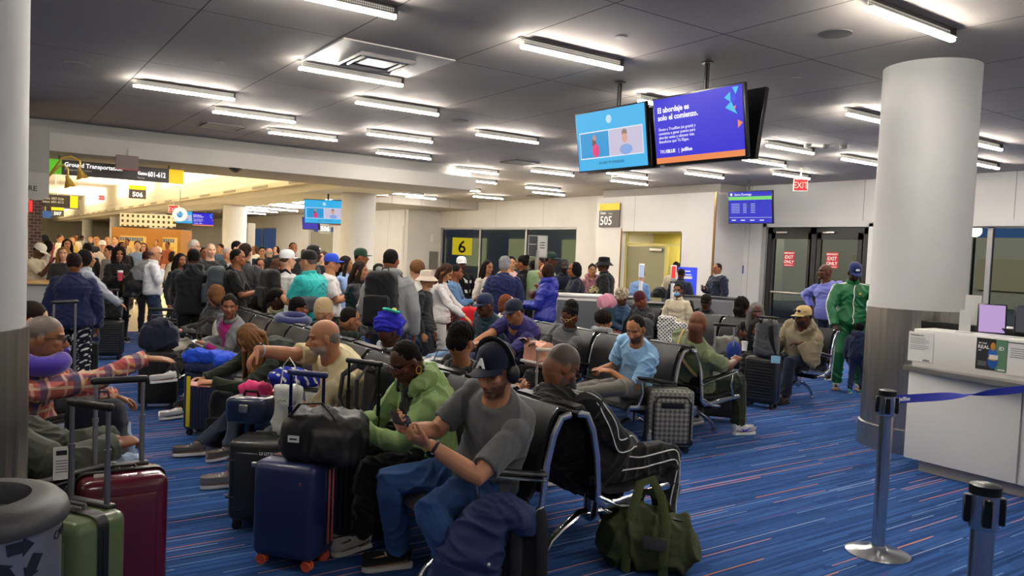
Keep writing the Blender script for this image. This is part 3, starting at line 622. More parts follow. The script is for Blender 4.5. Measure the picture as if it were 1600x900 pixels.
    # ---- headwear, glasses
    if cap:
        cc = cap[0]; bd = cap[1] if len(cap) > 1 else 0; kind = cap[2] if len(cap) > 2 else 'cap'; a = np.linspace(0, 2*PI, 28, endpoint=False); R = []
        if kind == 'beanie': prof = [(1.03, .0), (1.05, .03), (1.02, .08), (.85, .125), (.5, .152), (.12, .16)]
        elif kind == 'tall': prof = [(1.04, .0), (1.08, .05), (1.15, .11), (1.05, .17), (.7, .21), (.15, .22)]
        elif kind == 'bucket': prof = [(1.75, -.005), (1.5, .02), (1.08, .055), (1.03, .10), (.92, .135), (.3, .145)]
        else: prof = [(1.02, .028), (1.04, .05), (1.02, .085), (.85, .118), (.5, .138), (.1, .143)]
        for f_, z_ in prof: R.append(np.array([H(-.012+math.cos(q)*.097*f_, math.sin(q)*.081*f_, z_) for q in a]))
        cmx = cap[3] if len(cap) > 3 else cloth(cc)
        if kind == 'tall':
            wm = MB(); wm.ell(H(-.032, 0, .082), V(.122, .112, .098)*k, HR@rotm(0, -.25, 0)); wm.ell(H(-.075, 0, .06), V(.085, .095, .085)*k, HR); wm.rings(R[:2])
            co = job(wm, 'headwrap', cmx, body, max(vb, .007), 2, fpost(seed+5, .014, .06))
        else: co = MB().rings(R).build('cap' if kind == 'cap' else ('hat' if kind == 'bucket' else ('beanie' if kind == 'beanie' else 'headwrap')), cmx, body)
        if kind == 'cap':
            R2 = []; bR = Rax((0, 0, 1), math.radians(bd)); th = np.linspace(-1.1, 1.1, 13); g = []
            for lay in (0, 1):
                for vv in (0, .5, 1):
                    for q in th: p_ = bR@V(-.012+math.cos(q)*(.095+vv*.082*math.cos(q*.75)), math.sin(q)*.080*(1+vv*.12), 0); g.append(H(p_[0], p_[1], .038-.008*vv*vv-.012*(q*q)*vv+lay*.004))
            f = []; n = 13
            for lay in (0, 1):
                for i in range(2):
                    for j in range(n-1): q = lay*3*n+i*n+j; f.append((q, q+1, q+n+1, q+n))
            for j in range(n-1): f.append((2*n+j, 2*n+j+1, 5*n+j+1, 5*n+j))
            MB().add(g, f).build('brim', cloth(cap[4]) if len(cap) > 4 else cmx, co)
    if glasses:
        gm = MB()
        for s_ in (1, -1):
            gm.tube([H(.097, s_*.033+math.cos(q)*.024, .006+math.sin(q)*.018) for q in np.linspace(0, 2*PI, 16, endpoint=False)], .0026, n=6, closed=True); gm.tube([H(.097, s_*.057, .01), H(.05, s_*.078, .012), H(-.012, s_*.084, .008)], .0024, n=6)
        gm.tube([H(.099, -.01, .01), H(.102, 0, .013), H(.099, .01, .01)], .0024, n=6); gm.build('glasses', plastic(glasses), body)
    info = dict(o=body, TO=TO, H=H, N=N, TR=TR, S=S, E=E, W=W, HD=HD, HN=HN, P=P, KN=KN, AN=AN, HJ=HJ, k=k, M=rootM, spine=spine, w=lambda q: C0+RZ@np.asarray(q), R=RZ, HR=HR, HC=HCn, HW=C0+RZ@HCn)
    return info
def RT(TR, v): return TR@v
def wpt(I, p): return I['w'](p)
def phone_at(I, sd, label, col='#111318', scr=None, off=(.085, 0, .012)):
    """a phone lying in the palm of the hand sd"""
    d, n = nrm(I['HD'][sd]), I['HN'][sd]; n = nrm(n-d*(n@d)); t = np.cross(d, n)
    c = I['w'](I['W'][sd]+d*off[0]*I['k']+n*(off[2]+.012)); R = np.stack([I['R']@t, I['R']@d, I['R']@n], 1)
    e = empty('phone', label=label, cat='phone', M=Matrix.Translation(Vector(c)) @ Matrix(R.tolist()).to_4x4())
    MB().rbox((0, 0, 0), (.072, .15, .009), .004, seg=2).build('phone_case', plastic(col), e)
    MB().box((0, 0, .0052), (.064, .138, .001)).build('screen', glow(scr, .8) if scr else mat('phone_glass', '#0c0d10', .1), e, smooth=False); return e
# ------------------------------------------------------------------ lamps
LENS = glow('#fff6ea', LAMP_E); PERF = mat('perforated_reflector', '#9a9890', .5, .3)
nt = PERF.node_tree; tc = nt.nodes.new('ShaderNodeTexCoord'); vo = nt.nodes.new('ShaderNodeTexVoronoi'); vo.inputs['Scale'].default_value = 55; vo.inputs['Randomness'].default_value = 0
nt.links.new(tc.outputs['Object'], vo.inputs['Vector']); lt_ = nt.nodes.new('ShaderNodeMath'); lt_.operation = 'LESS_THAN'; lt_.inputs[1].default_value = .34; nt.links.new(vo.outputs['Distance'], lt_.inputs[0])
mu_ = nt.nodes.new('ShaderNodeMath'); mu_.operation = 'MULTIPLY'; mu_.inputs[1].default_value = .9; nt.links.new(lt_.outputs[0], mu_.inputs[0])
PERF.node_tree.nodes['Principled BSDF'].inputs['Emission Color'].default_value = (1, .93, .85, 1); nt.links.new(mu_.outputs[0], PERF.node_tree.nodes['Principled BSDF'].inputs['Emission Strength'])
def lamp(x, y, label, z=3.6):
    e = empty('ceiling_lamp', (x, y, z), label=label, cat='ceiling lamp', group='linear ceiling lamps')
    MB().rbox((.6, 0, -.092), (1.18, .042, .026), .006).build('diffuser', LENS, e)
    MB().box((.62, .026, -.04), (1.14, .006, .074)).build('reflector', PERF, e, smooth=False)
    MB().box((.61, .0, -.074), (1.16, .075, .006)).box((1.195, .01, -.045), (.012, .06, .09)).box((.6, .02, -.004), (1.2, .05, .008)).build('housing_shield', mat('lamp_housing', '#55504c', .5, .4), e, smooth=False); return e  # wide plate over the diffuser added to block light rising to the ceiling
LL = [(1.5, 10.4, 'long lit lamp nearest the left column, above the beam'), (2.7, 8.0, 'lit lamp beside the square air vent in the ceiling'), (3.9, 5.71, 'large lit lamp left of the video screens poles'), (5.1, 3.2, 'very large lit lamp above the right column'),
      (3.9, 9.35, 'lit lamp right of the square air vent, one row back'), (2.7, 11.6, 'lit lamp beside the flat ceiling hatch'), (3.92, 13.0, 'lit lamp last before the beam on the left'), (5.14, 11.8, 'lit lamp in the middle column of lamps, before the beam'),
      (6.36, 10.43, 'lit lamp left of the light-blue video screen'), (8.78, 15.3, 'lit lamp just past the end of the beam'), (11.34, 20.2, 'lit lamp beyond the beam end, third in its cluster'), (13.55, 22.25, 'small lit lamp above the window wall, last of its cluster'),
      (11.36, 23.9, 'small lit lamp right of the far round column'), (13.5, 26.8, 'small lit lamp touching the white wall pier'), (9.99, 14.0, 'lit lamp above the gate queue, nearer of two'), (12.4, 17.6, 'lit lamp above the window wall beside a camera'),
      (13.5, 18.8, 'lit lamp closest to the window wall header'), (11.22, 12.9, 'lit lamp under the light-blue video screen, nearer'), (12.4, 14.1, 'lit lamp under the light-blue video screen, further'), (12.15, 11.5, 'lit lamp above the gate door, under the indigo screen'),
      (13.2, 10.1, 'lit lamp beside the red exit sign'), (11.1, 9.15, 'lit lamp below the unlit screen back'), (11.97, 7.8, 'lit lamp crossing behind the right column, lower'), (9.99, 7.8, 'lit lamp right of the unlit screen back'),
      (8.49, 5.5, 'lit lamp running behind the right column, upper'), (6.25, 6.7, 'lit lamp peeping out behind the two screens'), (11.2, 5.5, 'lit lamp emerging right of the round column, upper'), (13.4, 6.5, 'lit lamp emerging right of the round column, lower'), (1.5, 5.7, 'big lit lamp cut by the top edge of the photo'),
      (10.1, 17.4, 'lit lamp second past the end of the beam'), (12.4, 24.9, 'small lit lamp near the white wall pier, front')]
for x, y, l in LL: lamp(x, y, l)
for cx_, cy_ in ((125, 222), (300, 205), (365, 232), (515, 185), (575, 215), (100, 252), (215, 265), (0, 262), (75, 275), (0, 290), (160, 215), (340, 200), (250, 238), (780, 160), (-60, 240), (-120, 262), (-180, 250)):
    q = at(380+cx_/4.706, 270+cy_/4.706, 3.24); lamp(q[0], q[1], 'distant lit lamp in the next gate area, seen low past the beam', 3.3 if q[1] > 22.5 else 3.6)
k_ = 0
for x, y in ((2.7, .8), (6.3, -.6), (9.9, 2.2), (13.4, .4), (-.9, 5), (-3.4, 8), (-.9, -1.5), (-4.5, 2), (-4.6, 12), (-2.2, 13.2), (9.9, -3.5), (4, -4.2), (8.6, 10.6), (6.3, 14), (13.4, 3.5), (-6.6, 5)): lamp(x, y, 'lit linear ceiling lamp over the seating, outside the photographed part')
# ------------------------------------------------------------------ seats
SEATS = {}
def bench(X0, Y0, n, face, label, group='black waiting-room benches', pitch=.6, arms=None):
    """tandem bench along Y. face: +1 faces +X, -1 faces -X. X0 = rear edge of the seats"""
    e = empty('seat_bench', (X0, Y0, 0), label=label, cat='bench', group=group)
    S_ = lambda v: np.array([face*v[0], v[1], v[2]])
    def T(mb): mb.v = [q*np.array([face, 1, 1]) for q in mb.v]; mb.f = mb.f if face > 0 else [q[::-1] for q in mb.f]; return mb
    n0 = n*pitch
    T(MB().rbox((.17, n0/2, .325), (.09, n0-.08, .06), .012)).build('beam', mat('bench_beam', '#2a2b2e', .4, .5), e)
    for yy in ([.3, n0-.3] if n > 2 else [n0/2]):
        p = MB(); p.tube([(.17, yy, .33), (.17, yy, .24), (.16, yy, .20)], [.05, .045, .045], n=12)
        for s_, x1 in ((1, .50), (-1, -.16)): p.tube([(.16, yy, .22), (.16+s_*.08, yy, .215), (.16+s_*.2, yy, .15), ((.16+x1)/2+s_*.12, yy, .09), (x1, yy, .012)], [.028, .026, .022, .018, .016], n=10, flat=(1.25, .8))
        for x1 in (.5, -.16): p.ell((x1, yy, .012), (.028, .024, .012))
        T(p).build('pedestal', CHROME if yy < n0/2 or n < 3 else CHROME, e)
    for i in range(n+1):
        yb = i*pitch; f = MB()
        f.tube([(.475, yb, .405), (.40, yb, .40), (.1, yb, .365), (.0, yb, .36), (-.045, yb, .40), (-.055, yb, .5), (-.07, yb, .64), (-.105, yb, .78), (-.15, yb, .865), (-.20, yb, .875)], .017, n=8, flat=(.75, 1.25), up=(0, 0, 1) if False else None)
        f.tube([(-.05, yb, .42), (.10, yb, .345), (.2, yb, .33)], .014, n=8)
        T(f).build('side_frame', CHROME, e)
        if (i in arms) if arms is not None else (i in (0, n) or i % 2 == 0):
            a = MB(); a.tube([(.39, yb, .40), (.34, yb, .52), (.36, yb, .625)], .014, n=8, flat=(1.3, .8)); a.tube([(-.06, yb, .555), (.1, yb, .585), (.36, yb, .635), (.41, yb, .645)], .015, n=8, flat=(1.4, .7), up=(0, 0, 1))
            a = T(a).build('armrest', CHROME, e)
            T(MB().tube([(-.05, yb, .585), (.1, yb, .612), (.25, yb, .642), (.385, yb, .662)], [.024, .026, .026, .022], n=10, flat=(1.25, .55), up=(0, 0, 1))).build('arm_pad', BLACKV, a)
    for i in range(n):
        y0, y1 = i*pitch+.035, (i+1)*pitch-.035
        def sheet(prof, th, y0, y1, dish=.0):
            m_ = 7; ys = np.linspace(y0, y1, m_); prof = [np.array(p, float) for p in prof]; kk = len(prof); g = []
            for lay in (0, 1):
                for j, p in enumerate(prof):
                    t = nrm(prof[min(j+1, kk-1)]-prof[max(j-1, 0)]); nn = V(-t[1], t[0])
                    for y in ys: u = (y-(y0+y1)/2)/((y1-y0)/2); q = p+nn*((th if lay else 0)*(1-.35*abs(u)**6)-dish*(1-u*u)); g.append((q[0], y, q[1]))
            f = []
            for j in range(kk-1):
                for q in range(m_-1): a = j*m_+q; b_ = kk*m_+a; f += [(a, a+1, a+m_+1, a+m_), (b_, b_+m_, b_+m_+1, b_+1)]
            for j in range(kk-1): a = j*m_; b_ = kk*m_+a; f += [(a, a+m_, b_+m_, b_), (a+m_-1, b_+m_-1, b_+2*m_-1, a+2*m_-1)]
            for q in range(m_-1): f += [(q, kk*m_+q, kk*m_+q+1, q+1)]; a = (kk-1)*m_+q; f += [(a, a+1, kk*m_+a+1, kk*m_+a)]
            return MB().add(g, f)
        T(sheet([(-.0, .43), (.06, .405), (.2, .400), (.36, .425), (.44, .432), (.485, .41), (.495, .385)], .035, y0, y1, .01)).build('seat', BLACKV, e)
        bk = T(sheet([(.0, .45), (-.035, .5), (-.055, .6), (-.085, .74), (-.125, .85), (-.165, .895), (-.20, .885)][::-1], .032, y0, y1, .015)).build('backrest', BLACKV, e)
        tr = MB()
        for yy in (y0+.006, y1-.006): tr.tube([(-.02, yy, .5), (-.045, yy, .6), (-.075, yy, .74), (-.112, yy, .855), (-.15, yy, .905)], .006, n=6)
        T(tr).build('edge_trim', CHROME, bk)
    T(MB().rbox((-.075, n0/2, .50), (.03, n0-.04, .05), .01)).build('rear_rail', BLACKP, e)
    T(MB().rbox((-.2, n0/2, .872), (.035, n0, .03), .01)).build('top_rail', BLACKP, e)
    return e
XA, XB, XC = 2.32, 5.13, 8.72
bench(XA, 3.1, 5, -1, 'black bench under the man in the navy cap and the woman in green'); bench(XA, 6.1, 5, -1, 'black bench with three empty seats behind the bald bearded man'); bench(XA, 9.1, 3, -1, 'far end bench beside the man with the white rucksack row')
bench(XA+.47, 3.1, 5, 1, 'black bench under the man in the black tracksuit', arms=(2, 4)); bench(XA+.47, 6.1, 5, 1, 'black bench under the girl in the dark hooded coat and the beige cap'); bench(XA+.47, 9.1, 3, 1, 'bench at the far end behind the ponytail woman')
bench(XB, 4.9, 5, -1, 'black bench under the man in the light blue shirt'); bench(XB, 7.9, 4, -1, 'black bench under the man in the teal jacket and navy cap')
bench(XB+.47, 4.9, 5, 1, 'black bench under the bald man in the olive shirt'); bench(XB+.47, 7.9, 4, 1, 'bench behind the man in the teal jacket')
bench(XC, 5.7, 5, -1, 'black bench under the man in the tan jacket'); bench(XC+.47, 6.9, 3, 1, 'black bench under the curly-haired person by the wall'); bench(XC, 8.7, 4, -1, 'bench under the two women with headwraps'); bench(XC+.47, 8.7, 3, 1, 'bench at the wall side beyond the grey-haired woman')
bench(.12, 3.9, 5, 1, 'black bench behind the left column, under the man in plaid')
# ------------------------------------------------------------------ luggage
def M_at(x, y, rz, z=0): return Matrix.Translation((x, y, z)) @ Matrix.Rotation(math.radians(rz), 4, 'Z')
def suitcase(label, x, y, rz, w=.40, d=.24, h=.55, col='#1a1b1e', style='ribs', handle=.45, hcol='#9a9b9d', wheel='#111111', zip_='#0c0c0c', soft=False, mtl=None, grip='#141416', wr=.026):
    """local: x = width, y = depth (front face at -y), wheels on the floor"""
    e = empty('suitcase', label=label, cat='suitcase', M=M_at(x, y, rz)); m = mtl or (cloth(col) if soft else mat('shell_'+col.strip('#'), col, .35, bump=.05, bscale=400, coat=.2)); z0 = .055
    hb = h-z0
    b = MB()
    if style == 'plain' or soft: b.rbox((0, 0, z0+hb/2), (w, d, hb), .04 if not soft else .035, seg=4)
    else: b.rbox((0, 0, z0+hb/2), (w, d, hb), .045, seg=4)
    shell = b.build('shell', m, e)
    if style in ('ribs', 'hribs'):
        r_ = MB(); n = 9 if style == 'ribs' else 13
        for i in range(n):
            for s_ in (-1, 1):
                if style == 'ribs': r_.rbox((-w/2+.06+(w-.12)*i/(n-1), s_*d/2, z0+hb/2), (.018, .012, hb-.13), .005, seg=2)
                else: r_.rbox((0, s_*d/2, z0+.06+(hb-.12)*i/(n-1)), (w-.08, .012, .016), .005, seg=2)
        r_.build('shell_ribs', m, shell)
    if style == 'panel':
        for s_ in (-1, 1): MB().rbox((0, s_*(d/2), z0+hb/2), (w-.1, .02, hb-.14), .009, seg=3).build('shell_panel', m, shell)
    z_ = MB()
    for yy, rr in (((-.0, .007),) if style != 'blue' else ()):
        pts = [(-w/2, yy, z0+.05), (-w/2, yy, h-.05), (-w/2+.05, yy, h), (w/2-.05, yy, h), (w/2, yy, h-.05), (w/2, yy, z0+.05), (w/2-.05, yy, z0), (-w/2+.05, yy, z0)]
        z_.tube(pts, rr, n=6, closed=True)
    if z_.v: z_.build('zip_seam', plastic(zip_), shell)
    for sx in (-1, 1):
        for sy in (-1, 1):
            wl = MB().box((sx*(w/2-.05), sy*(d/2-.045), z0+.0), (.035, .035, .05)).build('caster', plastic('#18181a'), e)
            wt = MB()
            for q in (-.012, .012): wt.lathe([(.006, -.008), (wr-.004, -.008), (wr, -.004), (wr, .004), (wr-.004, .008), (.006, .008)], (sx*(w/2-.05), sy*(d/2-.045)+q, wr), 18, R=rotm(PI/2, 0, 0))
            wt.build('wheel', plastic(wheel), wl)
    if handle:
        hw = w*.27 if w < .5 else .12; hm_ = mat('handle_'+hcol.strip('#'), hcol, .3, .8)
        for sx in (-1, 1):
            hd_ = MB().lathe([(.0115, h-.02), (.0115, h+handle*.53), (.0135, h+handle*.53), (.0135, h+handle*.53+.02), (.009, h+handle*.53+.02), (.009, h+handle)], (sx*hw, d/2-.035, 0), 14); t = hd_.build('handle_rod', hm_, e)
        MB().rbox((0, d/2-.035, h+handle), (hw*2+.045, .03, .032), .012, seg=3).build('grip', plastic(grip), e)
        MB().rbox((0, d/2-.035, h+.004), (hw*2+.06, .045, .02), .008).build('handle_base', plastic('#17181a'), e)
    tp = MB(); tp.tube([(-.07, -.0+d*.08, h-.005), (-.055, d*.08, h+.022), (.055, d*.08, h+.022), (.07, d*.08, h-.005)], .009, n=8, flat=(1.4, .8)); tp.build('carry_handle', plastic('#17181a'), e)
    return e, shell
def backpack(label, M, col='#17181b', w=.32, d=.18, h=.46, pocket=True, strap='#15161a', name='backpack', cat='backpack', seed=1, straps=True, m2=None, pock=None):
    """local: z up, back panel at +y... straps on +y side, pocket towards -y"""
    e = empty(name, label=label, cat=cat, M=M); m = m2 or cloth(col)
    def wr(amp=.008):
        def f(me): v = getv(me); n_ = getn(me); v += n_*folds(v, seed, amp, .12)[:, None]; setv(me, v)
        return f
    b = MB().rbox((0, 0, h*.5), (w, d, h), .07*min(1, d/.16), seg=4, taper=.12); job(b, 'body', m, e, .012, 2, wr())
    if pocket:
        job(MB().rbox((0, -d*.5, h*.33), (w*.82, d*.42, h*.5), .035, seg=3, taper=.08), 'front_pocket', pock or m, e, .012, 2, wr(.005)); MB().tube([(-w*.38, -d*.62, h*.2), (-w*.36, -d*.66, h*.54), (0, -d*.69, h*.575), (w*.36, -d*.66, h*.54), (w*.38, -d*.62, h*.2)], .004, n=6).build('zip', plastic('#3a3b3e'), e)
    MB().tube([(-w*.45, -d*.1, h*.5), (-w*.42, -d*.05, h*.85), (-w*.2, 0, h*1.0), (w*.2, 0, h*1.0), (w*.42, -d*.05, h*.85), (w*.45, -d*.1, h*.5)], .004, n=6).build('zip', plastic('#3a3b3e'), e)
    MB().tube([(-.04, d*.35, h*.97), (-.03, d*.4, h*1.05), (.03, d*.4, h*1.05), (.04, d*.35, h*.97)], .007, n=8).build('top_loop', plastic(strap), e)
    if straps:
        for s_ in (1, -1): MB().tube([(s_*.05, d*.45, h*.93), (s_*.08, d*.5+.05, h*.98), (s_*.11, d*.5+.13, h*.85), (s_*.13, d*.5+.14, h*.55), (s_*.14, d*.5+.06, h*.25), (s_*.14, d*.4, h*.1)], [.02, .026, .028, .026, .014, .01], n=8, flat=(1.2, .35), up=(0, 1, .2)).build('shoulder_strap', cloth(strap), e)
    return e
def softbag(label, M, prims, col, name='bag', cat='bag', handles=(), seed=2, amp=.012, vox=.012, hr=.012, hcol=None, m2=None, wl=.13, flat=(1.5, .4)):
    e = empty(name, label=label, cat=cat, M=M); b = MB()
    for p in prims: (b.rbox(*p[1:]) if p[0] == 'b' else b.ell(*p[1:]))
    def f(me): v = getv(me); n_ = getn(me); v += n_*folds(v, seed, amp, wl)[:, None]; v[:, 2] = np.maximum(v[:, 2], .002); setv(me, v)
    job(b, 'body', m2 or cloth(col), e, vox, 3, f)
    for h in handles: MB().tube(h, hr, n=8, flat=flat).build('handle', cloth(hcol or col), e)
    return e
# ------------------------------------------------------------------ placement of people
def yawf(x, y, f):
    F = nrm(V(x, y, 0)); R = V(F[1], -F[0], 0); f = math.radians(f); d = -F*math.cos(f)+R*math.sin(f); return math.degrees(math.atan2(d[1], d[0]))
def stand(label, px, py, D, f, dh=0, **kw):
    p = atD(px, py, D); h = min(max(p[2]+dh, 1.45), 1.92); kw.setdefault('lod', 1 if D < 10 else (2 if D < 14.5 else 3))
    return person(label, p[0], p[1], yawf(p[0], p[1], f), h=h, group=None, **kw)
def sit(label, X0, Y, face, headpx, off=.13, **kw):
    if face in (1, -1): x, yaw = X0+face*off, (0 if face > 0 else 180)
    return person(label, x, Y, yaw, pose='sit', headpx=headpx, **kw)
BK, DKB = '#15110f', '#2a1a12'
MEDB, DARK, VDK, TAN, OLV, FAIR = '#8a5536', '#5a3524', '#3b2218', '#b8855f', '#a3714d', '#cf9f82'
I = {}
# --- nearest row, facing left
I['cap'] = sit('man in navy baseball cap and black headphones texting in a grey T-shirt', XA, 3.4, -1, (790, 556), lod=0, h=1.80, fat=1.12, skin='#b98463', hair=('crop', DKB), top=('#5b5d5f', 'short'), pants=mat('denim_mid', '#2c4d80', .9, bump=.4, bscale=150, var=.25),
      arms=((1.72, 3.12, .80, 1), (1.70, 3.30, .84, 1)), hd=(V(.8, -.35, .35), V(.8, .35, .3)), hn=(V(-.4, -.3, .6), V(-.4, .5, .6)), curl=(.75, .75), head=(22, 14, 0), tattoo=1, cap=('#141a30', 0), beard='#4a2f20', shoes='#1b1a1a', sole='#cfcbc2', apole=(V(-.2, .6, -.9), V(-.2, -.6, -.9)),
      legs=(dict(a=(1.92, 3.08, .085, 1)), dict(a=(1.86, 3.66, .085, 1), t=(1, -.25, 0))), slouch=.10, brow='#2a1a12')
I['hood'] = sit('woman in light green hoodie and red glasses looking down at her lap', XA, 4.0, -1, (635, 534), lod=0, h=1.66, fem=True, fat=1.12, skin='#4f3021', hair=('crop', '#0c0a09'), top=('#93b06f', 'long'), hood=True, coat=.008, pants='#151618', arms=((1.72, 3.94, .70, 1), (1.72, 4.10, .70, 1)),
      head=(10, 30, 0), glasses='#6a2026', shoes='#b9b5ae', sole='#d5d2ca', legs=(dict(a=(1.78, 3.98, .085, 1)), dict(a=(1.75, 4.14, .085, 1))), slouch=.1)
I['beige'] = sit('balding grey-bearded man in cream T-shirt with his arm stretched out', XA, 5.2, -1, (512, 508), lod=0, h=1.78, fat=1.25, skin='#b07a58', hair=('balding', '#77726c'), top=('#d9cba0', 'short'), pants='#3a3f4c', arms=((1.62, 5.05, .70, 1), (1.30, 4.98, 1.02, 1)),
      hd=(None, V(.7, .25, -.75)), curl=(.4, .45), head=(-12, 8, 0), beard='#a09a92', brow='#4a4038', shoes='#8f8b86', slouch=.05, apole=(None, V(.1, .2, -1)), legs=(dict(a=(1.55, 5.1, .085, 1)), dict(a=(1.45, 5.45, .085, 1))))
I['lhair'] = sit('woman with long streaked brown hair bent forward over her phone', XA, 6.4, -1, (395, 514), off=.2, lod=0, h=1.64, fem=True, skin='#b98463', hair=('longover', '#6b4a2c', mat('hair_streaked', '#6b4828', .6, bump=.8, bscale=120, var=.75, spec=.2)), top=('#23291f', 'long'), coat=.01, pants='#3f4a5a', arms=((1.50, 6.22, .60, 1), (1.48, 6.40, .60, 1)), hd=(V(1, -.2, .1), V(1, .2, .1)),
      curl=(.6, .6), head=(5, 45, 0), shoes='#6f6a64', legs=(dict(a=(1.62, 6.15, .085, 1)), dict(a=(1.42, 6.35, .085, 1))), slouch=.25)
I['look'] = sit('woman with dark tied hair in grey cardigan over magenta top facing the camera', XA, 8.2, -1, (366, 468), off=.16, lod=1, h=1.62, fem=True, skin='#8d5a3e', hair=('bun', '#17110e'), top=('#7e7f82', 'long'), coat=.008, pants='#17181b', arms=('lap', 'lap'), head=(72, 4, 0), shoes='#e4e2dc',
      legs=(dict(a=(1.55, 7.75, .085, 1)), dict(a=(1.52, 7.95, .40, 1), t=(1, -.3, -.1), p=(.8, -.2, .8))), twist=22)
I['brownh'] = sit('person with light brown bob seen from behind in dark grey jacket', XA, 9.4, -1, (338, 451), lod=1, h=1.62, fem=True, skin='#c39070', hair=('bob', '#6e4a2c'), top=('#3b3c3e', 'long'), coat=.012, pants='#cfc8ba', arms=('lap', 'lap'), head=(-60, 10, 0), shoes='#d9cfc0')
# --- back to back side, facing right
I['track'] = sit('heavy man asleep in black tracksuit with white piping, head drooping', XA+.47, 3.42, 1, (850, 557), off=.16, lod=0, h=1.82, fat=1.32, skin='#7e5238', hair=('fade', '#3a322c'), fade='#4a4540', top=('#0f1012', 'long'), coat=.012, pants='#101113', arms=((3.16, 3.62, .62, 1), (3.20, 3.36, .60, 1)), beard='#3a322e', head=(-10, 34, 4),
      glasses='#3c3c3c', belly=.05, shoes='#17181a', sole='#d0d0d0', legs=(dict(a=(3.33, 3.66, .085, 1)), dict(a=(3.40, 3.25, .085, 1))), collar='#0f1012', slouch=.22, apole=(V(-.3, .7, -.6), V(-.3, -.7, -.6)))
I['btee'] = sit('man with thick black hair seen from behind in a black T-shirt', XA+.47, 4.62, 1, (722, 508), lod=0, h=1.74, skin='#9c6b4a', hair=('thick', '#100d0c'), top=('#1a1b1d', 'short'), pants='#22252b', arms=('phonelow', 'phonelow'), head=(25, 6, 0), shoes='#222222')
I['wrap'] = sit('person in bright blue tie-dye headwrap with a yellow flower', XA+.47, 5.8, 1, (607, 499), lod=0, h=1.66, fem=True, skin='#4b2e20', hair=None, top=('#c5d2dc', 'short'), pants='#2c3a55', arms=('lap', 'lap'), head=(5, 15, 0), cap=('#1c22b8', 0, 'tall', mat('tie_dye_blue', '#2126c4', .8, bump=.5, bscale=60, var=.5)), glasses='#222222', collar='#dfe6ea')
I['dgirl'] = sit('girl with shaved sides and dark hooded coat holding up a phone', XA+.47, 6.75, 1, (548, 481), lod=0, h=1.60, fem=True, skin='#9c6b4a', hair=('crop', '#15110f'), top=('#18211c', 'long'), hood=True, coat=.015, pants='#1a1b1f', arms=('lap', 'phone'), head=(-8, 8, 0))
I['bcap'] = sit('person in beige knit cap with rolled edge, profile to the right', XA+.47, 7.45, 1, (512, 477), lod=1, h=1.60, fem=True, skin='#c39070', hair=('short', '#b99a6c'), top=('#2a2c30', 'long'), pants='#22242c', arms=('lap', 'lap'), head=(-5, 4, 0), cap=('#b29a76', 0, 'beanie'))
I['kidnp'] = sit('boy with short black hair raising his hand behind a navy neck pillow', XA+.47, 8.1, 1, (470, 472), lod=1, h=1.55, skin='#7c4c33', hair=('thick', '#100d0c'), top=('#1f2a3a', 'long'), pants='#22242c', arms=('up', 'lap'), head=(-15, 0, 0))
I['pony'] = sit('woman with black ponytail in a camouflage-striped shawl', XA+.47, 8.9, 1, (434, 452), lod=1, h=1.66, fem=True, skin='#4b2e20', hair=('ponytail', '#100d0c'), top=('#c9bfa0', 'long', checks('camo_stripe', ['#b9ae8c', ('#4c5a3c', (0, 0, 1), 7, .35), ('#1c1d1a', (0, .3, 1), 5, .3)], 1, 1)), coat=.01, pants='#1a1b1f', arms=('lap', 'lap'), head=(-20, 0, 0))
I['pony2'] = sit('woman with loose black hair beside the ponytail woman', XA+.47, 9.55, 1, (418, 455), lod=2, h=1.62, fem=True, skin='#4b2e20', hair=('long', '#100d0c'), top=('#26282b', 'long'), pants='#1a1b1f', arms=('lap', 'lap'))
# --- second row facing left
I['bluet'] = sit('young bearded man in light blue T-shirt with one ankle on his knee', XB, 5.25, -1, (1004, 501), lod=0, h=1.74, skin='#a87450', hair=('crop', '#0e0c0b'), top=('#8fbbe0', 'short'), pants='#6d6a62', beard='#17110e', head=(20, 22, 0), arms=((4.66, 5.18, .68, 1), (4.64, 5.30, .68, 1)), hd=(V(.9, -.4, .15), V(.9, .4, .15)), curl=(.6, .6), shoes='#9b9b98', sole='#8fd12c',
      legs=(dict(a=(4.46, 5.36, .46, 1), p=(.5, 1.2, .4), t=(.3, -.9, -.15)), dict(a=(4.50, 5.62, .085, 1))), brow='#0c0908', slouch=.1)
I['blaz'] = sit('woman with braided bun and glasses in grey blazer reading her phone', XB, 6.4, -1, (905, 489), off=.16, lod=0, h=1.64, fem=True, skin='#5a3524', hair=('puffbun', '#120e0d'), top=('#55585b', 'long'), coat=.01, collar='#4c4f52', pants='#17181b', arms=((4.66, 6.25, .78, 1), (4.64, 6.42, .80, 1)), hd=(V(.8, -.5, .3), V(.8, .3, .4)), curl=(.6, .6), head=(12, 22, 0), glasses='#b8945a')
I['polo'] = sit('heavy man in purple polo with white-edged sleeves and dark mesh cap', XB, 7.05, -1, (808, 474), off=.2, lod=1, h=1.78, fat=1.3, skin='#9c6b4a', hair=('crop', '#15110f'), top=('#2c2560', 'short'), pants='#2a3550', arms=((4.35, 6.78, .72, 1), (4.30, 6.95, .72, 1)), curl=(.6, .6), head=(5, 18, 0), cap=('#141a30', 0), collar='#2c2560', slouch=.2)
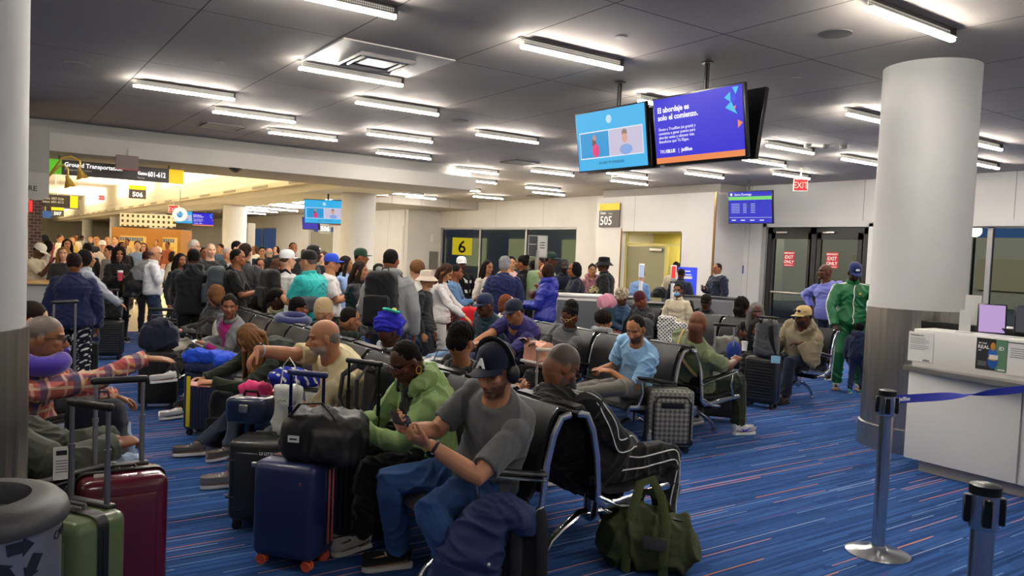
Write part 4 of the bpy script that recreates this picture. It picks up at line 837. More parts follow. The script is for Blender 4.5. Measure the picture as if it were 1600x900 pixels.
I['ncap'] = sit('older man in teal jacket and navy cap leaning back asleep', XB, 7.68, -1, (762, 465), lod=1, h=1.76, fat=1.05, skin='#5a3524', hair=('crop', '#3a3a3a'), top=('#17303a', 'long'), coat=.014, collar='#17303a', pants=mat('denim_light', '#7795b8', .9, bump=.4, bscale=150, var=.25), arms=((4.7, 7.35, .66, 1), (4.7, 7.6, .62, 1)), head=(0, 12, 0), cap=('#1c2744', 0),
      legs=(dict(a=(4.35, 7.5, .085, 1)), dict(a=(4.15, 7.75, .42, 1), p=(.8, 0, .9))))
I['dred'] = sit('large man in sage cap and dark red jacket with phone on his lap', XB, 8.9, -1, (688, 456), lod=1, h=1.74, fat=1.3, skin='#6a4029', hair=('crop', '#1a1614'), top=('#4a1e20', 'long'), coat=.012, pants='#22304a', arms=('phonelow', 'phonelow'), head=(0, 16, 0), cap=('#77827a', 0), collar='#2c3038')
I['redh'] = person('person with auburn hair seated far side behind the navy-capped man', *atD(797, 466, 9.7)[:2], -20, pose='sit', lod=2, h=1.62, hair=('bob', '#6a3b26'), top=('#d9cfc0', 'long'), skin=FAIR, headpx=(797, 466))
# --- second row facing right
I['olive'] = sit('bald man in olive T-shirt with a tan strap, seen from behind', XB+.47, 5.2, 1, (1093, 488), off=.15, lod=0, h=1.82, fat=1.22, skin='#6a4029', hair=None, top=('#6f7a58', 'short'), pants='#2b3022', arms=((6.15, 5.45, .74, 1), (6.10, 5.00, .72, 1)), hd=(V(.8, -.2, .5), V(.8, .2, .5)), curl=(.7, .6), head=(15, 14, 0), shoes='#e8e8e6', sole='#ededea',
      legs=(dict(a=(6.10, 5.5, .085, 1)), dict(a=(6.20, 4.98, .085, 1))), brow='#1a1210')
I['gkid'] = sit('child with curly hair up and light grey hoodie, seen from behind', XB+.47, 6.45, 1, (945, 486), off=.13, lod=1, h=1.45, fem=True, skin='#a3714d', hair=('afro', '#1c1512'), top=('#8f9294', 'long'), hood=True, pants='#44474c', arms=('lap', 'lap'), head=(-20, 5, 0), hz=.44)
# --- third block, by the exit doors
I['tan'] = sit('man in tan jacket and yellow cap with arms folded, sunglasses on cap', XC, 6.0, -1, (1262, 484), off=.13, lod=1, h=1.76, fat=1.18, skin='#5a3524', hair=('crop', '#1c1816'), top=('#8b8068', 'long'), coat=.018, hood=True, pants='#1b2436', head=(-14, 6, 0), cap=('#cbb27c', 0), arms=((8.28, 5.78, .74, 1), (8.2, 6.15, .76, 1)), shoes='#2b1b16', sole='#1a1210', beard='#1c1614',
      legs=(dict(a=(8.12, 5.85, .085, 1)), dict(a=(7.95, 6.1, .085, 1))), hd=(V(.3, -1, 0), V(.3, 1, 0)))
I['grayh'] = sit('woman with grey hair pulled back and pearl necklace in black coat', XC, 6.65, -1, (1182, 474), off=.13, lod=1, h=1.64, fem=True, fat=1.1, skin='#5a3524', hair=('long', '#77736f'), top=('#17181b', 'long'), coat=.016, pants='#1a1b1f', head=(55, 4, 0), arms=('phonelow', 'lap'), twist=25)
I['curly'] = sit('person with big curly black hair turned away by the exit doors', XC+.47, 7.2, 1, (1162, 466), lod=1, h=1.66, fem=True, skin='#7c4c33', hair=('curly', '#120e0d'), top=('#26282c', 'long'), pants='#1a1b1f', arms=('lap', 'lap'), head=(-40, 0, 0))
I['braid'] = sit('person with dark braided hair in profile beside the houndstooth shawl', XC, 7.8, -1, (1075, 473), lod=1, h=1.62, fem=True, skin='#5a3524', hair=('bun', '#17110e'), top=('#7d8fae', 'long'), pants='#1a1b1f', arms=('lap', 'lap'), head=(0, 12, 0))
I['bald2'] = sit('person with cropped dark hair in black coat seen from behind', XC+.47, 8.1, 1, (1099, 463), lod=1, h=1.70, skin='#4b2e20', hair=('crop', '#1a1513'), top=('#141518', 'long'), coat=.014, pants='#1a1b1f', arms=('lap', 'lap'), head=(10, 0, 0))
I['maroon'] = sit('person in maroon beanie and mask with grey coat facing down', XC, 8.85, -1, (1001, 458), lod=1, h=1.66, skin='#7c4c33', hair=None, top=('#34363a', 'long'), coat=.012, pants='#1a1b1f', arms=('lap', 'lap'), head=(-40, 25, 0), cap=('#4a1620', 0, 'beanie'))
I['wrap1'] = sit('woman in cream patterned headwrap and denim jacket', XC, 9.35, -1, (973, 456), lod=1, h=1.66, fem=True, skin='#5a3524', hair=('short', '#1a1210'), top=('#3f5878', 'long'), coat=.01, pants='#1a1b1f', arms=('lap', 'lap'), head=(15, 8, 0), cap=('#b9a888', 0, 'tall', checks('wrap_print', ['#c4b697', ('#8d7a5c', (1, .6, .4), 30, .3), ('#5f6a72', (-.4, 1, .5), 26, .2)], 1, 1)))
I['wrap2'] = sit('woman in gold and black headwrap resting chin on her hand', XC, 10.0, -1, (932, 458), lod=1, h=1.62, fem=True, skin='#7c4c33', hair=('short', '#1a1210'), top=('#1f4a38', 'long'), pants='#1a1b1f', arms=('lap', 'up'), head=(5, 6, 0), cap=('#b8a070', 0, 'tall', checks('wrap_gold', ['#c9b47c', ('#2a241c', (1, .5, .3), 28, .4), ('#8d8f96', (-.5, 1, .4), 24, .2)], 1, 1)))
I['mask'] = person('child in cream jacket and light blue face mask looking over the seats', *atD(1060, 451, 10.9)[:2], yawf(*atD(1060, 451, 10.9)[:2], -15), lod=1, h=1.38, fem=True, skin='#7c4c33', hair=('bun', '#17110e'), top=('#cfc3a6', 'long'), coat=.012, pants='#3a3c44', head=(0, 0, 0))
# --- left row, facing right
I['plaid'] = person('man with glasses and shaved grey hair reaching out in a plaid shirt', .27, 5.28, 0, pose='sit', headpx=(73, 504), lod=0, h=1.78, fat=1.05, skin='#9b6b4a', hair=('fade', '#5c5650'), fade='#6b645d', top=('#b45a5a', 'long', checks('plaid_red', ['#b8605c', ('#e0c9a8', (0, 0, 1), 13, .22), ('#3d4a6e', (0, 0, 1), 6.5, .18), ('#d9a44e', (0, 1, .0), 13, .12), ('#4a5478', (1, .3, 0), 6.5, .22), ('#dcb6a0', (1, .3, 0), 13, .18)], .75, 1)),
      pants='#8fa3bd', arms=((.72, 5.45, .68, 1), (.93, 4.92, 1.03, 1)), hd=(None, V(1, -.1, -.05)), hn=(None, V(0, .15, -1)), curl=(.4, .16), head=(-12, 8, 0), glasses='#17181a', apole=(None, V(-.1, -.35, -.9)), slouch=.1, brow='#2a2019')
I['boy'] = person('person with short dark brown hair slumped low behind the plaid shirt man', .2, 6.35, 0, pose='sit', headpx=(52, 474), lod=0, h=1.70, skin='#cf9f82', hair=('short', '#241812'), top=('#17191d', 'long'), coat=.012, pants='#23262c', arms=('side', V(.25, -.12, .62)), head=(-5, 12, 0), slouch=.15)
I['sleeve'] = person('person in grey-green jacket and light jeans half hidden by the left column', .24, 4.28, -4, pose='sit', lean=(-24, 4), hz=.42, lod=0, h=1.74, fat=1.25, skin='#7c4c33', hair=('crop', '#17110e'), top=('#4e5248', 'long'), coat=.02, pants='#8fa3bd', arms=((.58, 4.36, .66, 1), (.56, 4.16, .68, 1)), head=(0, -8, 0), belly=.05, curl=(.6, .6), slouch=.25, legs=(dict(a=(.60, 4.42, .085, 1)), dict(a=(.56, 4.18, .085, 1))))
# --- standing on the right
p = at(1325, 606)[:2]
I['green'] = person('man in green tracksuit with white stripes and blue cap looking down', 9.95, 6.2, yawf(9.95, 6.2, 12), lod=1, h=1.78, fat=1.05, skin='#3b2218', hair=('crop', '#0c0a09'), top=('#1c6b3c', 'long', mat('track_green', '#14683a', .5, bump=.2, bscale=180, spec=.5)), coat=.010, collar='#14683a', pants=mat('track_green', '#14683a'),
      cap=('#1d2a5a', 0), beard='#0c0a09', head=(8, 28, 0), arms=(V(.26, .24, 1.06), V(.20, -.24, .90)), apole=(V(-.3, 1, -.5), V(-.3, -1, -.3)), curl=(.6, .6), shoes='#d8d4cc', sole='#c88a54', legs=(dict(a=(.06, .15, .085)), dict(a=(.02, -.14, .085))))
q = atD(1303, 423, 11.7)
I['peri'] = person('bald man in periwinkle long-sleeved shirt with a hand on his hip', q[0], q[1], yawf(q[0], q[1], -35), lod=1, h=1.76, fat=1.22, belly=.05, skin='#5a3524', hair=None, top=('#6f75c4', 'long'), pants='#1c2540', lean=(4, -10), arms=('side', V(.0, -.36, 1.06)), apole=(None, V(-.4, -1, .3)), head=(-30, -4, 0), shoes='#222222')
q = at(1322, 606)
I['tod'] = person('toddler in navy hooded top and jeans walking behind the green tracksuit', 9.72, 5.92, yawf(9.72, 5.92, 165), lod=1, h=.95, fat=1.2, name='toddler', skin='#3b2218', hair=('afro', '#0c0a09'), top=('#1c2743', 'long'), hood=True, pants='#2a3658', arms=('side', 'side'), shoes='#4fae94', sole='#e8e8e6', sw=1.0)
q = atD(1122, 415, 16.2)
I['guard'] = person('man in navy uniform with blue lanyard holding a paper cup by the wall', q[0], q[1], yawf(q[0], q[1], -55), lod=1, h=1.68, fat=1.22, skin='#8a5a3e', hair=('crop', '#15110f'), top=('#141a2c', 'long'), coat=.014, collar='#cfd4dc', pants='#161a28', arms=('side', 'phone'), head=(0, 0, 0))
# --- standing crowd
ST = [
 ('worker in cream shirt and white cap holding a red pole at the counter', 58, 378, 12.2, 60, dict(skin=DARK, hair=('crop', BK), top=('#cfc1a4', 'short'), pants='#6a6250', cap=('#e6dfce', 0), head=(0, 30, 0), arms=('phonelow', 'up'))),
 ('blonde woman facing the camera beyond the navy hoodie', 100, 384, 12.0, -10, dict(fem=True, skin=FAIR, hair=('long', '#8a6238'), top=('#2b2b2f', 'long'))),
 ('woman in navy hoodie with white hood and patterned trousers, back turned', 116, 393, 8.0, 172, dict(fem=True, fat=1.2, skin=MEDB, hair=('short', '#231512'), top=('#1b2148', 'long'), coat=.02, pants=checks('palm_print', ['#1a1c28', ('#d8d6d2', (1, .6, 1), 17, .35), ('#1a1c28', (-1, .3, 1.3), 13, .45)], 1, 1), arms=('side', 'side'), lod=1)),
 ('woman with short black hair in pale grey sweater beside the navy hoodie', 134, 388, 9.4, 110, dict(fem=True, skin=OLV, hair=('bob', '#15110f'), top=('#a9adb8', 'long'), coat=.01, pants='#22304a', arms=('side', 'handle'))),
 ('woman with curly black hair in black coat holding an iced red drink', 186, 385, 12.4, 10, dict(fem=True, skin=OLV, hair=('curly', '#1b1210'), top=('#121214', 'long'), coat=.016, pants='#111113', arms=('side', 'phone'))),
 ('bald man with glasses in white shirt carrying a grey jacket and black bag', 240, 383, 12.2, 95, dict(fat=1.12, skin='#b98463', hair=('balding', '#5c5048'), top=('#d8d8dc', 'long'), pants='#22304a', glasses='#2c2422', collar='#dcdce0', arms=('side', 'strap'), lod=1)),
 ('woman with long black hair in black looking round behind the black hoodie', 282, 394, 11.4, 30, dict(fem=True, skin=MEDB, hair=('long', '#100d0c'), top=('#131316', 'long'))),
 ('person in black hoodie standing with back to the camera', 303, 387, 9.6, 175, dict(fat=1.15, skin=DARK, hair=('short', '#100d0c'), top=('#16181c', 'long'), hood=True, coat=.02, pants='#131315', arms=('phonelow', 'phonelow'), lod=1)),
 ('white-haired man with glasses in dark jacket far behind the hoodie', 303, 373, 13.4, 60, dict(skin=FAIR, hair=('short', '#c9c4b8'), top=('#3c3f38', 'long'), glasses='#444444')),
 ('grey-haired man in black T-shirt facing the camera', 329, 378, 12.2, 20, dict(skin=FAIR, hair=('crop', '#8a7f72'), top=('#232628', 'short'), fat=1.15)),
 ('young man in black T-shirt with large grey backpack looking right', 370, 386, 9.6, 80, dict(skin=MEDB, hair=('crop', BK), top=('#17181a', 'short'), arms=('phone', 'phone'), pants='#1a1b1f', lod=1)),
 ('dark-haired man far behind the backpack man', 370, 375, 13.2, 60, dict(skin=FAIR, hair=('short', BK), top=('#c9ced4', 'short'))),
 ('man in grey printed shirt half hidden by the backpack man', 356, 385, 12.5, 60, dict(skin=TAN, hair=('crop', '#9a948c'), top=('#8a9298', 'short'))),
 ('person with bushy brown hair in charcoal jacket, back turned', 383, 380, 10.6, 150, dict(skin=OLV, hair=('thick', '#2b1c14'), top=('#3a3a3d', 'long'), coat=.014, pants='#26262a')),
 ('woman in black and cream printed dress near the far desk', 406, 405, 12.0, 20, dict(fem=True, skin=MEDB, hair=('bob', BK), top=('#c4b394', 'long', checks('dress_print', ['#c9b896', ('#1a1818', (1, .3, 1), 11, .5), ('#7a3a30', (-1, .4, 1), 9, .12)], 1, 1)), skirt=(.35, '#2a2624'))),
 ('man in navy shirt standing at the far desk', 410, 384, 17.5, 0, dict(skin=TAN, hair=('short', BK), top=('#1f2744', 'long'))),
 ('bald man in black coat at the far desk, back turned', 421, 386, 16.8, 170, dict(skin=FAIR, hair=('balding', '#9a8c7c'), top=('#16161a', 'long'), coat=.014)),
 ('man in black T-shirt facing the camera beyond the white cap', 458, 377, 14.8, 10, dict(skin=MEDB, hair=('crop', BK), top=('#1b1b1c', 'short'))),
 ('man in white T-shirt and white cap with a black backpack', 448, 389, 9.4, 120, dict(skin=FAIR, hair=('crop', '#4a3424'), top=('#dcdad6', 'short'), cap=('#e2e2e4', 0), pants='#27364e', lod=1)),
 ('woman with long brown hair behind the white cap man', 434, 402, 10.2, 120, dict(fem=True, skin=TAN, hair=('long', '#4a3022'), top=('#2a2a2d', 'long'))),
 ('big man in turquoise polo and black cap with a crossbody bag', 484, 390, 8.7, -120, dict(fat=1.3, skin='#b98463', hair=('crop', '#5c5650'), top=('#2fb3b0', 'short'), collar='#2fb3b0', cap=('#17181b', 0), pants='#2a2f38', arms=('phonelow', 'phonelow'), lod=1)),
 ('man in black cap with a white emblem behind the turquoise polo', 489, 382, 11.0, 70, dict(skin=DARK, hair=('crop', BK), top=('#26282b', 'long'), cap=('#131416', 0))),
 ('man in white T-shirt and royal blue cap looking right', 517, 395, 9.7, 85, dict(fat=1.2, skin='#b07a58', hair=('crop', '#3a2c22'), top=('#d6d3d0', 'short'), cap=('#2448c0', 0), pants='#20241f', arms=('phone', 'phone'), lod=1)),
 ('woman with dark hair in light blue sweater, profile right', 540, 398, 10.6, 80, dict(fem=True, skin='#9c6b4a', hair=('long', '#1c1512'), top=('#8fa9d6', 'long'), arms=('side', 'phone'))),
 ('woman with straight brown hair in black puffer jacket and pink top', 562, 406, 9.0, 75, dict(fem=True, skin='#b07a58', hair=('long', '#2a1c16'), top=('#1a1c24', 'long', mat('puffer_black', '#181a22', .45, bump=.5, bscale=30)), coat=.02, collar='#1a1c24', arms=('cross', 'cross'), lod=1, pants='#1a1b1f')),
 ('man in dark green cap and black jacket, head turned right', 563, 387, 11.2, 80, dict(skin=MEDB, hair=('crop', BK), top=('#1e2224', 'long'), coat=.014, cap=('#1f3a2c', 0))),
 ('tall man in grey hoodie carrying a large black backpack, back turned', 611, 386, 7.9, 160, dict(fat=1.12, skin=MEDB, hair=('crop', '#15110f'), top=('#8f9092', 'long'), hood=True, coat=.018, pants='#2a3044', arms=('side', 'side'), lod=1)),
 ('person in dark maroon top leaning behind the grey hoodie', 592, 410, 10.4, 60, dict(skin=MEDB, hair=('short', BK), top=('#2a1c22', 'long'))),
 ('person with curly light brown hair bending forward', 648, 407, 10.2, 60, dict(fem=True, skin=FAIR, hair=('afro', '#6e4c30'), top=('#d5d2cd', 'short'), head=(0, 30, 0))),
 ('woman with brown hair in white top with a dark strap, head bent', 692, 408, 9.8, 80, dict(fem=True, skin=TAN, hair=('long', '#3f2820'), top=('#dcdad8', 'long'), pants='#d9d6d0', head=(0, 35, 0), arms=('handle', 'handle'), lod=1)),
 ('person in denim jacket reaching a card behind the white top', 712, 412, 10.8, 80, dict(skin=MEDB, hair=('short', BK), top=('#5c7ea6', 'long'), arms=('phone', 'phone'))),
 ('person in black jacket with white lettering and a white cap', 721, 400, 12.2, 20, dict(skin=DARK, hair=('crop', BK), top=('#101012', 'long', checks('letter_jacket', ['#101012', ('#e6e6e6', (1, .5, 1), 6, .28), ('#101012', (-1, 1, .2), 8, .5)], 1, 1)), coat=.014, cap=('#e2e2e2', 0))),
 ('woman with long dark hair in cream top and white skirt in the queue', 762, 405, 12.0, 40, dict(fem=True, skin='#b07a58', hair=('long', '#1c1110'), top=('#d8cfc0', 'long'), skirt=(.45, '#dcd8d2'), lod=1)),
 ('grey-haired person in long navy coat, back turned', 789, 400, 11.0, 175, dict(skin=TAN, hair=('thick', '#85858a'), top=('#1b2450', 'long'), coat=.026, pants='#1b2450', collar='#1b2450', lod=1)),
 ('man facing the camera between the navy coat and the black jacket', 799, 399, 13.4, 10, dict(skin=TAN, hair=('short', BK), top=('#c9a8a8', 'long'))),
 ('tall woman with black hair tied back in black jacket looking left', 818, 397, 11.6, -110, dict(fem=True, skin=MEDB, hair=('bun', BK), top=('#18191c', 'long'), coat=.014, lod=1)),
 ('person with black hair behind the queue sign post', 834, 405, 12.8, 180, dict(skin=DARK, hair=('short', BK), top=('#17181b', 'long'))),
 ('man with short brown hair far behind the sign post', 846, 401, 14.0, -60, dict(skin=MEDB, hair=('crop', '#2a1c14'), top=('#8d8a7c', 'long'))),
 ('man in dark green cap and pale sage vest', 860, 393, 13.0, 80, dict(skin=DARK, hair=('crop', BK), top=('#a9ac98', 'long'), cap=('#1f3a2c', 0))),
 ('woman with brown hair in royal blue puffer and white trousers', 855, 410, 10.5, -100, dict(fem=True, skin=TAN, hair=('bob', '#2c1a14'), top=('#1f2790', 'long', mat('puffer_blue', '#1f2896', .4, bump=.4, bscale=30)), coat=.022, hood=True, pants='#dcdad8', arms=('lap', 'strap'), lod=1)),
 ('gate agent with dark face and orange tie in navy suit', 882, 403, 12.6, 10, dict(skin='#2c1a12', hair=('crop', BK), top=('#161b30', 'long'), coat=.012, arms=('phone', 'phone'))),
 ('woman with smooth black bob in navy coat reaching left', 899, 408, 12.0, -80, dict(fem=True, skin=MEDB, hair=('bob', '#0e0c10'), top=('#141829', 'long'), coat=.018, arms=('phone', 'phone'), lod=1)),
 ('woman in dusty pink hoodie with arms folded by the wall', 926, 411, 13.6, 5, dict(fem=True, skin=OLV, hair=('bun', BK), top=('#a5707a', 'long'), hood=True, pants='#6b6a5c', arms=('cross', 'cross'))),
 ('man in black bucket hat and black jacket facing left by the wall', 945, 401, 13.0, -90, dict(fat=1.1, skin=DARK, hair=('crop', BK), top=('#151618', 'long'), coat=.02, collar='#151618', pants='#27406a', cap=('#131315', 0, 'bucket'), arms=('pocket', 'pocket'), lod=1)),
 ('person in denim shirt leaning over the boarding scanner', 994, 418, 15.0, 150, dict(skin=FAIR, hair=('crop', '#3a2c22'), top=('#6f92c0', 'long'), lean=(25, 0), arms=('phone', 'phone'))),
 ('person with dark bun and beige coat walking through the gate with a black bag', 1057, 408, 16.0, 170, dict(fem=True, skin=DARK, hair=('bun', '#231410'), top=('#b5aa92', 'long'), coat=.024, pants='#2a2a2e')),
 ('person in navy jacket beside the beige coat at the gate door', 1065, 418, 15.2, 160, dict(skin=DARK, hair=('crop', BK), top=('#151a2c', 'long'), coat=.014)),
 ('person in beige bucket hat and dark scarf behind the row of seats', 666, 433, 9.3, 70, dict(fem=True, skin=TAN, hair=('short', '#2a1c16'), top=('#26282c', 'long'), cap=('#cdbfae', 0, 'bucket'), dh=-.0)),
 ('woman with long dark hair far off in the concourse, facing camera', 105, 372, 16, 5, dict(fem=True, skin=TAN, hair=('long', '#15110f'), top=('#b8b0a0', 'long'))),
 ('person in black beanie far left of the concourse', 70, 367, 16, 60, dict(skin=MEDB, hair=('crop', BK), top=('#2a2a2c', 'long'), cap=('#17181b', 0, 'beanie'))),
 ('person with black hair in pale top behind the worker', 76, 374, 14, 120, dict(fem=True, skin=MEDB, hair=('bob', BK), top=('#cfc6b8', 'long'))),
 ('person with black hair between the grey sweater and white cap woman', 137, 379, 15, 160, dict(skin=MEDB, hair=('bob', BK), top=('#17181a', 'long'))),
 ('woman in white cap and cream top walking toward the camera', 160, 375, 18, 0, dict(fem=True, skin=FAIR, hair=('short', '#6a4a30'), top=('#e2d2c4', 'long'), cap=('#eeeeec', 0))),
 ('man in dark shirt far down the concourse', 151, 367, 21, 0, dict(skin=TAN, hair=('crop', BK), top=('#2a2e36', 'long'))),
 ('person with black hair facing left behind the curly hair', 171, 382, 14, -60, dict(skin=TAN, hair=('short', BK), top=('#9a9692', 'long'))),
 ('dark-haired person behind the curly-haired woman', 191, 377, 16, 20, dict(skin=MEDB, hair=('bob', BK), top=('#1c1d20', 'long'))),
 ('woman in open denim jacket and pink top walking up the concourse', 215, 375, 18, 0, dict(fem=True, skin=FAIR, hair=('short', '#4a2c1c'), top=('#7f95b4', 'long'))),
 ('woman in pale blouse beside the denim jacket walker', 224, 378, 19.5, 0, dict(fem=True, skin=FAIR, hair=('long', '#5a3a28'), top=('#c9c4c0', 'long'))),
 ('person in pink top far away by the wooden kiosk', 168, 368, 25, 0, dict(skin=TAN, hair=('crop', '#3a2c22'), top=('#c47a86', 'long'))),
 ('person in pale shirt far beyond the black beanie', 93, 365, 24, 90, dict(skin=TAN, hair=('crop', '#3a2c22'), top=('#dedad0', 'long'))),
 ('blonde child-sized figure far away beside the white counter', 112, 370, 26, 20, dict(fem=True, skin=FAIR, hair=('long', '#a98452'), top=('#b89a4a', 'long'))),
 ('person in maroon hood just left of the white shirt man', 229, 391, 13.5, 160, dict(skin=MEDB, hair=('short', '#3a1a1a'), top=('#4a1c24', 'long'))),
 ('woman in cream coat seated low by the far column', 271, 392, 15.5, 60, dict(fem=True, skin=TAN, hair=('bob', '#3a2418'), top=('#cfc4ac', 'long'))),
 ('small dark-haired person behind the black hoodie shoulder', 318, 385, 14.5, 30, dict(skin=MEDB, hair=('crop', BK), top=('#1f2124', 'long'))),
]
for l, px, py, D, f, kw in ST:
    kw = dict(kw); kw.setdefault('pants', '#23262e'); I[l] = stand(l, px, py, D, f, **kw)
rn = random.Random(4)
for i, (px, py, D) in enumerate(((118, 366, 32), (128, 367, 36), (142, 367, 30), (181, 369, 27), (199, 372, 28), (245, 374, 30), (262, 377, 26), (398, 383, 22), (432, 384, 24), (449, 387, 20), (475, 388, 19), (506, 391, 15), (345, 380, 20), (388, 382, 26), (207, 371, 40))):
    stand(['traveller in pale clothes deep in the concourse left of the kiosk', 'traveller in grey beside the far white counter', 'traveller in dark clothes just left of the distant man', 'traveller in blue in front of the wooden kiosk', 'traveller in tan in front of the lit kiosk shelf', 'traveller in cream at the foot of the second far column', 'traveller in rust right of the second far column', 'person in white top behind the charcoal jacket', 'person in dark top right of the far desk', 'person in brown behind the black T-shirt man', 'person in grey by the far windows', 'person with black hair behind the blue cap', 'person in blue beyond the grey-haired man', 'person in olive beside the far round column', 'smallest distant traveller beyond the kiosk'][i],
          px, py, D, rn.choice([0, 30, -40, 150]), skin=rn.choice([FAIR, TAN, MEDB, DARK]), hair=(rn.choice(['crop', 'short', 'bob']), rn.choice([BK, DKB, '#4a3424'])), top=(['#c9c0b0', '#8a8d90', '#26282c', '#4a6690', '#b79f78', '#d8d0c0', '#8a4a34', '#d8d8d8', '#1f2226', '#5a4636', '#7f8286', '#24262a', '#41587e', '#5c6048', '#a8a49c'][i], 'long'), pants='#2c2f38', lod=3)
finish_jobs()
# ------------------------------------------------------------------ fixtures, counters, signs
def frameM(o, n, tilt=0, roll=0):
    """matrix with local x = viewer's right, y = up, z = outward normal"""
    n = nrm(V(*n)); u = V(0, 0, 1); r = nrm(np.cross(u, n)); u = np.cross(n, r)
    R = np.stack([r, u, n], 1) @ np.array(Matrix.Rotation(math.radians(tilt), 3, 'X')) @ np.array(Matrix.Rotation(math.radians(roll), 3, 'Z'))
    return Matrix.Translation(Vector(o)) @ Matrix(R.tolist()).to_4x4()
IDM = ((1, 0, 0), (0, 1, 0), (0, 0, 1))
def rect(e, x, y, w, h, m, z=.002, name='panel'): return MB().box((x+w/2, y+h/2, z), (w, h, .0015)).build(name, m, e, smooth=False)
def tx(e, s, size, x, y, m, z=.004, align='LEFT', bold=0, sx=1): return text(s, size, (x, y, z), IDM, m, e, align=align, ext=.0006, bold=bold, sx=sx)
GW = glow('#ffffff', 1.0); TVK = plastic('#0b0b0d', .3)
def tv(label, yc, pic, xs=5.6, zc=2.965, face=-1, w=1.1, h=.63, pole=True, tilt=9, group=None, px=None, nd=None):
    e = empty('video_screen', label=label, cat='screen', group=group, M=frameM((xs, yc, zc), nd or (face, 0, 0), tilt))
    MB().rbox((0, 0, -.025), (w+.03, h+.03, .05), .006, seg=2).build('bezel', TVK, e); MB().rbox((0, 0, -.07), (w*.6, h*.6, .06), .01).build('back_box', TVK, e)
    def R_(fx, fy, fw, fh, c, s=1.0, z=.0015, nm='screen'): return rect(e, -w/2+fx*w, -h/2+fy*h, fw*w, fh*h, glow(c, s), z, nm)
    if pic == 'people':
        R_(0, 0, 1, 1, '#35b4ee'); R_(.04, .2, .92, .47, '#dfe9f2', 1, .0025, 'picture_border'); R_(.05, .22, .43, .43, '#1798d8', 1, .0035, 'picture'); R_(.49, .22, .46, .43, '#c9c2dc', 1, .0035, 'picture')
        s_ = lambda x: (x-.5)*w; t_ = lambda y: (y-.5)*h
        MB().ell((s_(.27), t_(.55), .004), (.028, .036, .002)).build('picture', glow('#c98a70'), e); MB().ell((s_(.26), t_(.45), .0035), (.035, .085, .002)).build('picture', glow('#7a4a3c'), e); MB().ell((s_(.28), t_(.34), .0045), (.06, .075, .002)).build('picture', glow('#e23a7c'), e)
        MB().ell((s_(.72), t_(.30), .0045), (.10, .055, .002)).build('picture', glow('#86a8e0'), e); MB().ell((s_(.71), t_(.50), .005), (.042, .058, .002)).build('picture', glow('#d8a48c'), e); MB().ell((s_(.71), t_(.575), .0045), (.042, .04, .002)).build('picture', glow('#8a7468'), e)
        MB().ell((0, t_(.84), .003), (.045, .045, .001)).build('round_emblem', glow('#bfe4f8'), e); tx(e, 'ESCAPE TO PARADISE', .042, 0, t_(.09), glow('#1d4a70'), align='CENTER')
    elif pic == 'join':
        R_(0, 0, 1, 1, '#1c10d8'); R_(0, 0, 1, .09, '#f08a4c', 1, .0025, 'stripe')
        tx(e, 'El abordaje es\nsolo el comienzo.', .074, -.5*w+.05, .18, GW, bold=.0022); tx(e, 'Únete a TrueBlue (es gratis) y\ncomienza a ganar puntos para\nabordar antes y obtener más\nBeneficios que Tú Eliges.', .040, -.5*w+.05, .005, GW)
        tx(e, 'TRUE', .046, -.5*w+.05, -.215, GW); tx(e, 'BLUE', .046, -.5*w+.155, -.215, GW, bold=.0016); tx(e, '|', .05, -.5*w+.30, -.215, GW); tx(e, 'jetBlue', .05, -.5*w+.34, -.213, GW, bold=.0012)
        def tri(pts, c): MB().prism(pts, .002, .0035, ax=2).build('triangle', glow(c), e, smooth=False)
        a = .42; tri([(a-.075, .22), (a-.005, .175), (a-.005, .265)], '#2cc0ea'); tri([(a+.02, .3), (a+.09, .3), (a+.055, .235)], '#2cc0ea'); tri([(a-.07, .13), (a+.0, .18), (a+.065, .06)], '#2cc0ea'); tri([(a, .115), (a+.055, .14), (a+.03, .085)], '#f08a4c'); tri([(.485, -.065), (.485, .01), (.54, -.02)], '#f08a4c'); tri([(a+.01, .27), (a+.06, .2), (a+.01, .16)], '#1838f0')
    elif pic == 'blank': rect(e, -w/2, -h/2, w, h, mat('dark_screen', '#0a0b0e', .15), .0015, 'screen')
    if pole is not None and pole:
        pl = MB(); M = e.matrix_world.inverted(); a = np.array((M @ Vector((xs+.12 if px is None else px, yc+.02, 3.6)))[:]); b = np.array((M @ Vector((xs+.12 if px is None else px, yc+.02, zc-.05)))[:]); pl.tube([b, a], .025, n=12, rnd=False); pl.lathe([(.06, 0), (.06, .012), (.03, .02)], a-nrm(a-b)*.02, 16, R=np.array(M.to_3x3())); pl.build('ceiling_pole', TVK, e)
        MB().box((0, 0, -.10), (.3, .1, .05)).build('bracket', TVK, e, smooth=False)
    return e
tv('hanging screen with two video-call pictures on light blue', 6.41, 'people'); tv('hanging screen of indigo blue with Spanish words and orange stripe', 5.18, 'join')
tv('unlit screen back to back behind the light blue screen', 6.41, 'blank', xs=5.86, face=1, pole=False); tv('unlit screen back to back behind the indigo screen', 5.18, 'blank', xs=5.86, face=1, pole=False)
for lab, pxy, D, pc in (('small distant hanging screen of light blue left of the far column', (507, 331), 21, 'people'), ('small distant indigo hanging screen cut by the far column', (546, 334), 21, 'join'), ('tiny far light blue screen beyond the kiosk', (285, 339), 40, 'people'), ('tiny far indigo screen right of the round white clock', (317, 343), 38, 'join')):
    q = atD(*pxy, D); tv(lab, q[1], pc, xs=q[0], zc=q[2], w=1.1*(1 if D < 30 else .95), h=.62, px=q[0]+.1, nd=(-.62, -.78, 0))
